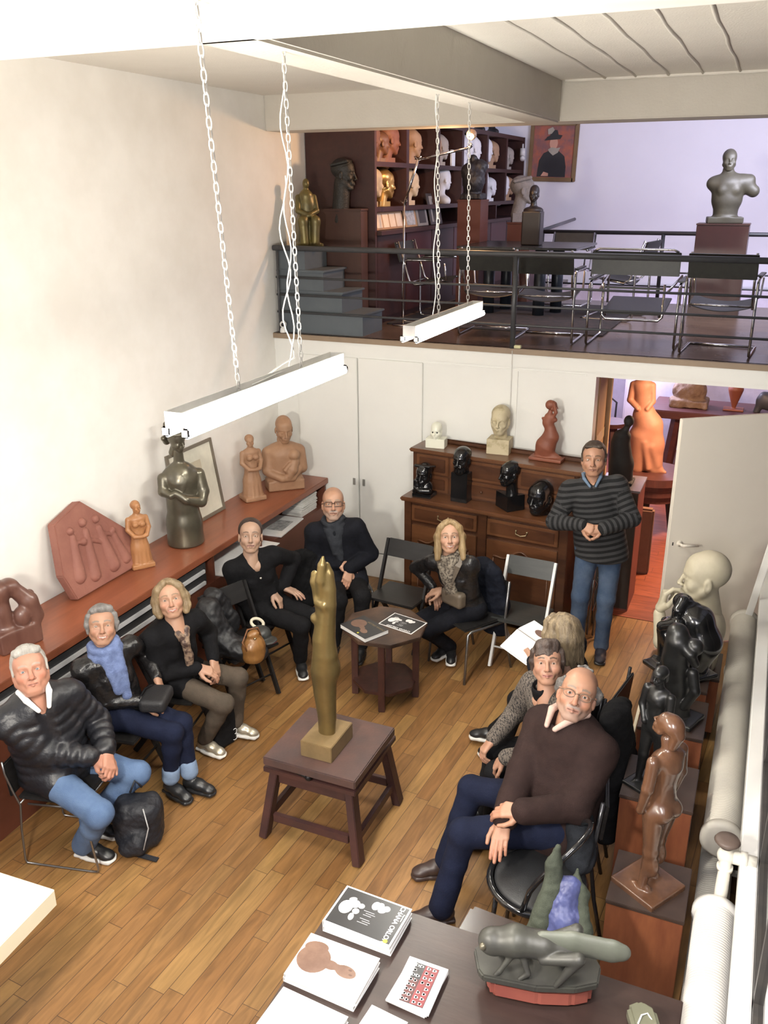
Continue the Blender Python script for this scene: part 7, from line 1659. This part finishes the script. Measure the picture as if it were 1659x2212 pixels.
# ================================================================== books, coats, bags
M_cov = mat('glossy_white_cover', (.85, .85, .85), rough=.3); M_covb = mat('cover_black', (.028, .028, .030), rough=.3); M_ink = mat('print_white', (.80, .80, .80), rough=.4)
M_cgrey = mat('cover_photo_grey', (.45, .45, .45), .35, c2=(.62, .62, .62), scale=25); M_cbr = mat('cover_photo_brown', (.34, .20, .14), .3, c2=(.24, .13, .09), scale=14); M_yel = mat('yellow_dot', (.75, .70, .05), .4)
M_cred = mat('cover_red', (.20, .035, .04), .35)
def text_part(parent, txt, size, loc, rz, m, z, name='lettering', align='CENTER', ext=.0004, bold=0.0):
    cu = bpy.data.curves.new(name, 'FONT'); cu.body = txt; cu.size = size; cu.extrude = ext; cu.align_x = align; cu.align_y = 'CENTER'; cu.offset = bold
    t = bpy.data.objects.new(name, cu); COL.objects.link(t)
    dg = bpy.context.evaluated_depsgraph_get(); me = bpy.data.meshes.new_from_object(t.evaluated_get(dg)); bpy.data.objects.remove(t)
    me.materials.clear(); me.materials.append(m); o = link(name, me, parent); o.location = (loc[0], loc[1], z); o.rotation_euler = (0, 0, rz); return o
def patch(parent, pts, m, z, name='cover_picture', th=.0005): return MB().prism(pts, z, z+th).build(name, m, parent)
def ellp(cx, cy, rx, ry, n=18, a=0): return [(cx+rx*math.cos(t)*math.cos(a)-ry*math.sin(t)*math.sin(a), cy+rx*math.cos(t)*math.sin(a)+ry*math.sin(t)*math.cos(a)) for t in np.linspace(0, 2*PI, n+1)[:-1]]
def book(c, size, th, rz, label, cover, group=None, name='book'):
    r = empty(name, c, label, 'book', group, rz); w_, h_ = size
    MB().box((0, 0, th/2), (w_-.006, h_-.006, th-.004)).build('pages', M_pages, r)
    MB().box((0, 0, th-.001), (w_, h_, .002)).build('cover', cover, r); MB().box((0, 0, .001), (w_, h_, .002)).build('cover', cover, r); MB().box((-w_/2, 0, th/2), (.002, h_, th)).build('spine', cover, r)
    return r
def orloff(r, w_, h_, z, s=1.0):
    """the black and white cover: white silhouettes, small lines and the title along one edge; x runs along the long side"""
    patch(r, [(-w_/2+.008, -h_/2+.008), (w_/2-.008, -h_/2+.008), (w_/2-.008, h_/2-.008), (-w_/2+.008, h_/2-.008)], M_covb, z, 'cover_field')
    for k, (cx, cy, rx, ry, a) in enumerate([(-.105, .00, .030, .038, 0), (-.075, .03, .022, .022, 0), (-.055, -.005, .016, .016, 0), (-.045, .03, .015, .014, 0), (-.095, .05, .018, .012, .5), (-.06, -.04, .012, .02, .2)]): patch(r, ellp(cx*s, cy*s, rx*s, ry*s, a=a), M_cgrey if k in (2, 4) else M_ink, z+.0006+k*.0002)
    for k, (cx, cy, rx, ry, a) in enumerate([(.060, .062, .016, .016, 0), (.045, .045, .018, .014, .4), (.030, .066, .016, .018, 0), (.012, .058, .018, .024, 0)]): patch(r, ellp(cx*s, cy*s, rx*s, ry*s, a=a), M_ink, z+.0006+k*.0002)
    for i in range(7):
        if i == 3: continue
        MB().box(((-.0+.055*(i % 2)*.2)*s, (.015-.011*i)*s, z+.0008), (.05*s*(1-.25*(i % 3)/2), .0018*s, .0003)).build('small_print', M_ink, r)
    return r
BZ = .7505
# big black-and-white catalogue stack, top left of the table: lies with its title along the right side
for i in range(2):
    r = book((-1.236, 2.642, BZ+i*.0265), (.315, .222), .026, math.radians(-1.5-i), ['lower copy of the thick black and white catalogue, hidden under its twin', 'thick white-edged catalogue with black and white photo cover and yellow dot'][i], M_cov, 'black and white catalogues on the table')
    if i == 1:
        z = .0262
        orloff(r, .315, .222, z)
        text_part(r, 'CHANA ORLOFF', .0290, (.122, -.004), -PI/2, M_ink, z+.0012, bold=.0006); text_part(r, 'Exposition', .010, (.142, .045), -PI/2, M_ink, z+.0012)
        patch(r, ellp(.128, -.095, .010, .010), M_yel, z+.0016, 'yellow_dot')
# white book with brown bust, upper of two
for i in range(2):
    r = book((-1.262+.004*i, 2.352, BZ+i*.0245), (.315, .222), .024, math.radians(-3+2*i), ['white book lying under the one with the brown bust cover', 'white book with a photo of a brown wooden bust lying on its side'][i], M_cov, 'white books with bust cover')
    if i == 1:
        z = .0242
        for k, (cx, cy, rx, ry, a) in enumerate([(-.085, .00, .070, .068, 0), (-.10, .055, .05, .03, .2), (-.01, -.0, .035, .022, 0), (.060, -.005, .046, .028, -.1), (.02, .0, .03, .016, 0)]): patch(r, [(x, max(min(y, .098), -.098)) for x, y in ellp(cx, cy, rx, ry, 24, a)], M_cbr, z+.0002+k*.0002)
        for cx, cy in ((.085, -.012), (.075, .008)): patch(r, ellp(cx, cy, .008, .004), mat('cover_photo_dark', (.10, .05, .035), .35), z+.0016)
# book at the very bottom left, and one at the bottom
book((-1.26, 2.09, BZ), (.29, .21), .03, math.radians(-4), 'blank white book cut off by the bottom edge, left of the small books', M_cov)
r = book((-.985, 2.16, BZ), (.155, .215), .02, math.radians(-6), 'white booklet with small grey picture at the very bottom edge', M_cov); patch(r, [(-.05, -.08), (.05, -.08), (.05, .09), (-.05, .09)], M_cgrey, .0205)
# red catalogue with rows of white busts
for i in range(3):
    r = book((-.926+.004*i, 2.432-.003*i, BZ+i*.0085), (.165, .225), .008, math.radians(-4+2*i), ['lowest', 'middle', 'topmost, with red cover of white busts'][i]+' of the small catalogue stack on the table', M_cov, 'small red catalogues')
    if i == 2:
        z = .0084
        patch(r, [(-.045, -.095), (.052, -.095), (.052, .095), (-.045, .095)], M_covb, z, 'cover_picture')
        patch(r, [(-.005, -.093), (.050, -.093), (.050, .093), (-.005, .093)], M_cred, z+.0003, 'cover_picture')
        patch(r, [(-.043, -.093), (-.008, -.093), (-.008, .02), (-.043, .02)], mat('cover_dim_red', (.10, .03, .03), .35), z+.0003, 'cover_picture')
        for a, xx in enumerate((.036, .012, -.018, -.036)):
            for b_ in range(8):
                yy = -.082+.0235*b_
                if (a, b_) in ((1, 3), (2, 6)): continue
                patch(r, ellp(xx+.002*math.sin(b_*3), yy, .0062, .0048), M_ink, z+.0008, 'printed_bust'); patch(r, [(xx-.008, yy-.007), (xx+.002, yy-.005), (xx+.002, yy+.005), (xx-.008, yy+.007)], M_ink, z+.0008, 'printed_bust')
        for xx in (.024, ): patch(r, [(xx-.0008, -.093), (xx+.0008, -.093), (xx+.0008, .093), (xx-.0008, .093)], MATS['cover_photo_dark'], z+.0006, 'cover_line')
# on the octagonal table
r = book((-2.475, 5.30, .6055), (.30, .225), .034, math.radians(-27), 'thick dark book with a brown sculpture cover and yellow dot on the octagonal table', M_covb)
for k, (cx, cy, rx, ry, a) in enumerate([(-.07, .005, .062, .060, 0), (.00, -.02, .03, .02, -.3), (.05, -.045, .038, .026, -.3)]): patch(r, ellp(cx, cy, rx, ry, a=a), M_cbr, .0342+k*.0002)
text_part(r, 'CHANA ORLOFF', .026, (.055, .070), PI*1.0, mat('dull_gold_print', (.20, .15, .09), .4), .0350, bold=.0004); patch(r, ellp(.045, -.095, .008, .008), M_yel, .0352, 'yellow_dot')
pf = MB().box((0, 0, .0012), (.30, .22, .0022)).build('exhibition_leaflet', M_paper); pf.location = (-2.255, 5.52, .6058); pf.rotation_euler = (0, 0, math.radians(-12)); tag(pf, 'black and white leaflet with white border on the octagonal table', 'leaflet')
orloff(pf, .30, .22, .0026, .95); text_part(pf, 'CHANA ORLOFF', .028, (.02, -.088), PI, M_ink, .0040, bold=.0006)
# open book in the hands of the woman seen from behind
ob = empty('open_book', (-1.19, 5.17, .86), 'open white book held by the woman seen from behind', 'book'); ob.rotation_euler = (math.radians(12), math.radians(-14), math.radians(62))
mb = MB(); mb.box((-.085, 0, .012), (.16, .225, .006), rot=Matrix.Rotation(math.radians(-14), 4, 'Y')); mb.box((.085, 0, .012), (.16, .225, .006), rot=Matrix.Rotation(math.radians(14), 4, 'Y')); mb.build('pages', M_paper, ob)
mb = MB(); mb.box((-.087, 0, .004), (.17, .235, .003), rot=Matrix.Rotation(math.radians(-14), 4, 'Y')); mb.box((.087, 0, .004), (.17, .235, .003), rot=Matrix.Rotation(math.radians(14), 4, 'Y')); mb.build('cover', M_cov, ob)
p_ = MB().prism(ellp(0, 0, .035, .05), .0, .001); o = p_.build('page_picture', M_cbr, ob); o.location = (.085, -.02, .016); o.rotation_euler = (0, math.radians(14), 0)
p_ = MB().prism(ellp(0, 0, .012, .03), .0, .001); o = p_.build('page_picture', mat('page_dark', (.08, .06, .05), .5), ob); o.location = (.075, .06, .0155); o.rotation_euler = (0, math.radians(14), 0)

# ---- coats over chair backs
def coat(name, label, pts, rs, m, c, fold=.014, ff=22, side=None, w=1.0, extra=None, h=.009, seed=2):
    b = Blob(.03); b.chain(pts, rs, side=side, w=w)
    for e in (extra or []): b.chain(e[0], e[1])
    V, F = b.mesh(h); V = relax(V, F, 2); V = V+vnormals(V, F)*(fold*fbm(V, ff, seed))[:, None]
    V[:, 2] = np.maximum(V[:, 2], .004); o = link(name, mesh_from(name, V-np.array(c), F, m, True)); o.location = c; return tag(o, label, 'coat')
M_coatb = fabric('black_wool_coat', (.012, .012, .014), (.008, .008, .009)); M_coatn = fabric('navy_coat', (.014, .018, .032), (.01, .012, .022))
coat('coat', 'dark navy coat hanging over the back of the blonde long haired woman\'s chair', [(-1.83, 6.26, .84), (-1.80, 6.32, .55), (-1.78, 6.34, .28)], [.075, .085, .07], M_coatn, (-1.80, 6.32, 0), side=(.85, -.5, 0), w=2.2)
coat('coat', 'black jacket over the chair back between the woman in black and the bald man', [(-3.36, 6.03, .78), (-3.37, 6.03, .55), (-3.36, 6.0, .36)], [.07, .08, .06], M_coatb, (-3.36, 6.03, 0), side=(.6, .8, 0), w=1.8, seed=5)
coat('coat', 'long black coat over the chair behind the man in the brown sweater', [(-.50, 4.40, .93), (-.46, 4.36, .62), (-.46, 4.32, .25)], [.075, .085, .075], M_coatb, (-.46, 4.36, 0), side=(.15, 1, 0), w=2.3, seed=8)
coat('coat', 'dark grey jacket hanging beside the hip of the man in the brown sweater', [(-.55, 3.72, .66), (-.52, 3.70, .50), (-.56, 3.66, .40)], [.07, .075, .04], fabric('charcoal_jacket', (.035, .04, .05), (.025, .028, .034)), (-.54, 3.70, 0), side=(0, 1, 0), w=1.4, seed=9)
coat('coat', 'black crumpled jacket piled on the chair behind the tan bag', [(-3.50, 4.80, .80), (-3.42, 4.78, .58), (-3.25, 4.80, .53), (-3.12, 4.86, .52)], [.10, .11, .09, .06], mat('black_shell_fabric', (.022, .023, .027), .5, c2=(.014, .014, .017), scale=9, bump=.5, bscale=26), (-3.35, 4.80, 0), fold=.022, ff=17, seed=3, extra=[([(-3.55, 4.95, .84), (-3.48, 5.02, .60)], [.08, .09])])
# green and blue jacket over the brown chair by the table
cj = empty('jacket', (-.52, 3.02, .0), 'grey-green jacket with blue lining thrown over the brown chair', 'jacket')
M_grn = fabric('grey_green_cloth', (.10, .115, .085), (.07, .08, .06)); M_lin = mat('blue_lining', (.10, .12, .30), .45, c2=(.065, .075, .2), scale=6, bump=.4, bscale=22)
b = Blob(.02); b.chain([(-.03, .14, .98), (-.04, .12, .90), (-.03, .10, .80), (-.05, .04, .66)], [.014, .032, .042, .055], k=.012, side=(.6, .8, 0), w=1.2); b.chain([(-.05, .04, .66), (-.12, -.02, .60)], [.035, .02]); b.chain([(.06, .16, .87), (.06, .13, .82), (.10, .12, .78)], [.008, .022, .03]); b.chain([(.09, .12, .80), (.13, .02, .68), (.13, -.10, .52)], [.02, .035, .035])
V, F = b.mesh(.006); V = V+vnormals(V, F)*(.006*fbm(V, 40, 2))[:, None]; link('cloth', mesh_from('cloth', V, F, M_grn, True), cj)
b = Blob(.02); b.chain([(.03, .11, .80), (.04, .06, .68), (.02, .0, .56)], [.055, .075, .06], side=(1, .3, 0), w=1.2); V, F = b.mesh(.006); V = V+vnormals(V, F)*(.010*fbm(V, 36, 4))[:, None]; link('lining', mesh_from('lining', V, F, M_lin, True), cj)
# ---- bags
M_tan = mat('tan_leather', (.40, .19, .055), .42, c2=(.30, .135, .04), scale=5, bump=.12, bscale=60, coat=.1)
tb = empty('bucket_bag', (-3.13, 4.80, .466), 'tan leather bucket bag standing on the black chair', 'bag')
b = Blob(.02); b.chain([(0, 0, .055), (0, 0, .13), (0, 0, .20)], [.075, .072, .040], side=(.3, 1, 0), w=1.2); b.ell((0, 0, .225), (.035, .05, .02)); b.box((0, 0, -.09), (.3, .3, .098), rnd=.001, k=.006, cut=True)
V, F = b.mesh(.005); V = relax(V, F, 1); V = V+vnormals(V, F)*(.004*fbm(V*np.array([1, 1, .3]), 60, 2))[:, None]; link('body', mesh_from('body', V, F, M_tan, True), tb)
MB().tube([(.0, -.085, .12), (-.02, -.11, .20), (-.03, -.02, .26), (0, .07, .24), (.02, .09, .14)], .006, 8).build('strap', mat('dark_tan_strap', (.20, .08, .03), .5), tb); MB().ball((.035, -.03, .205), .010, 10, 8).build('clasp', M_brass, tb)
cp = empty('baseball_cap', (-3.18, 4.97, .55), 'dark grey cap with dark red underside lying behind the tan bag', 'cap')
b = Blob(.015); b.ell((0, 0, .04), (.085, .09, .065)); b.ell((.09, -.02, .02), (.06, .07, .012), k=.012); b.ell((0, 0, -.02), (.2, .2, .04), cut=True, k=.004); part_of(cp, 'crown', b, .006, M_gwood)
MB().lathe([(.0, .0), (.055, .0), (.06, .004), (.0, .005)], c=(.09, -.02, .012), n=20).build('brim_underside', mat('dark_red_cloth', (.20, .02, .03), .8), cp)
sg = MB().tube([(.05*math.cos(t), .035*math.sin(t), .0) for t in np.linspace(0, 2*PI, 19)[:-1]], .012, 8, closed=True).build('cream_ring', mat('cream_cord', (.68, .62, .48), .6)); sg.location = (-3.24, 5.04, .64); sg.rotation_euler = (.5, .3, 0); tag(sg, 'cream coloured oval strap loop above the dark cap', 'strap')
def soft_bag(name, label, c, half, rz, m, fold=.010, extra=None, ff=22):
    r = empty(name, c, label, 'bag'); b = Blob(.04); b.box((0, 0, half[2]), half, R=np.array(Matrix.Rotation(rz, 3, 'Z')), rnd=min(half)*.7)
    for e in (extra or []): b.chain(e[0], e[1])
    V, F = b.mesh(.007); V = relax(V, F, 2); V = V+vnormals(V, F)*(fold*fbm(V, ff, 3))[:, None]; V[:, 2] = np.maximum(V[:, 2], .002); link('body', mesh_from('body', V, F, m, True), r); return r
M_nyl = mat('backpack_nylon', (.016, .018, .026), .6, c2=(.011, .012, .018), scale=10, bump=.3, bscale=60)
bp2 = soft_bag('backpack', 'black backpack slumped on the floor beside the white haired man\'s feet', (-3.08, 3.36, 0), (.14, .11, .155), .5, M_nyl, extra=[([(.06, -.10, .08), (.02, -.14, .06)], [.07, .05])])
MB().bar((.08, -.12, .02), (.20, -.10, .008), .035, .006).build('strap', M_nyl, bp2); MB().tube([(.09, -.05, .30), (.14, -.08, .20), (.13, -.13, .08)], .004, 6).build('piping', M_cgrey, bp2); MB().tube([(-.02, -.02, .36), (-.01, .02, .42), (.02, .04, .37)], .007, 8).build('handle', M_nyl, bp2)
tg = soft_bag('tote_bag', 'black tote bag with a white sign on it standing between the brown trouser legs', (-3.16, 4.39, 0), (.045, .095, .165), math.radians(-12), M_coatb, fold=.008)
Tt = Matrix.Rotation(math.radians(-12), 4, 'Z'); mb = MB(); mb.tube([Tt @ Vector((.060, .055+.020*math.cos(t), .105+.022*math.sin(t))) for t in np.linspace(2.2, -1.5, 9)]+[Tt @ Vector((.060, .055+.024*math.cos(t), .062+.024*math.sin(t))) for t in np.linspace(1.6, -2.4, 9)], .0022, 6); mb.build('printed_sign', M_ink, tg)
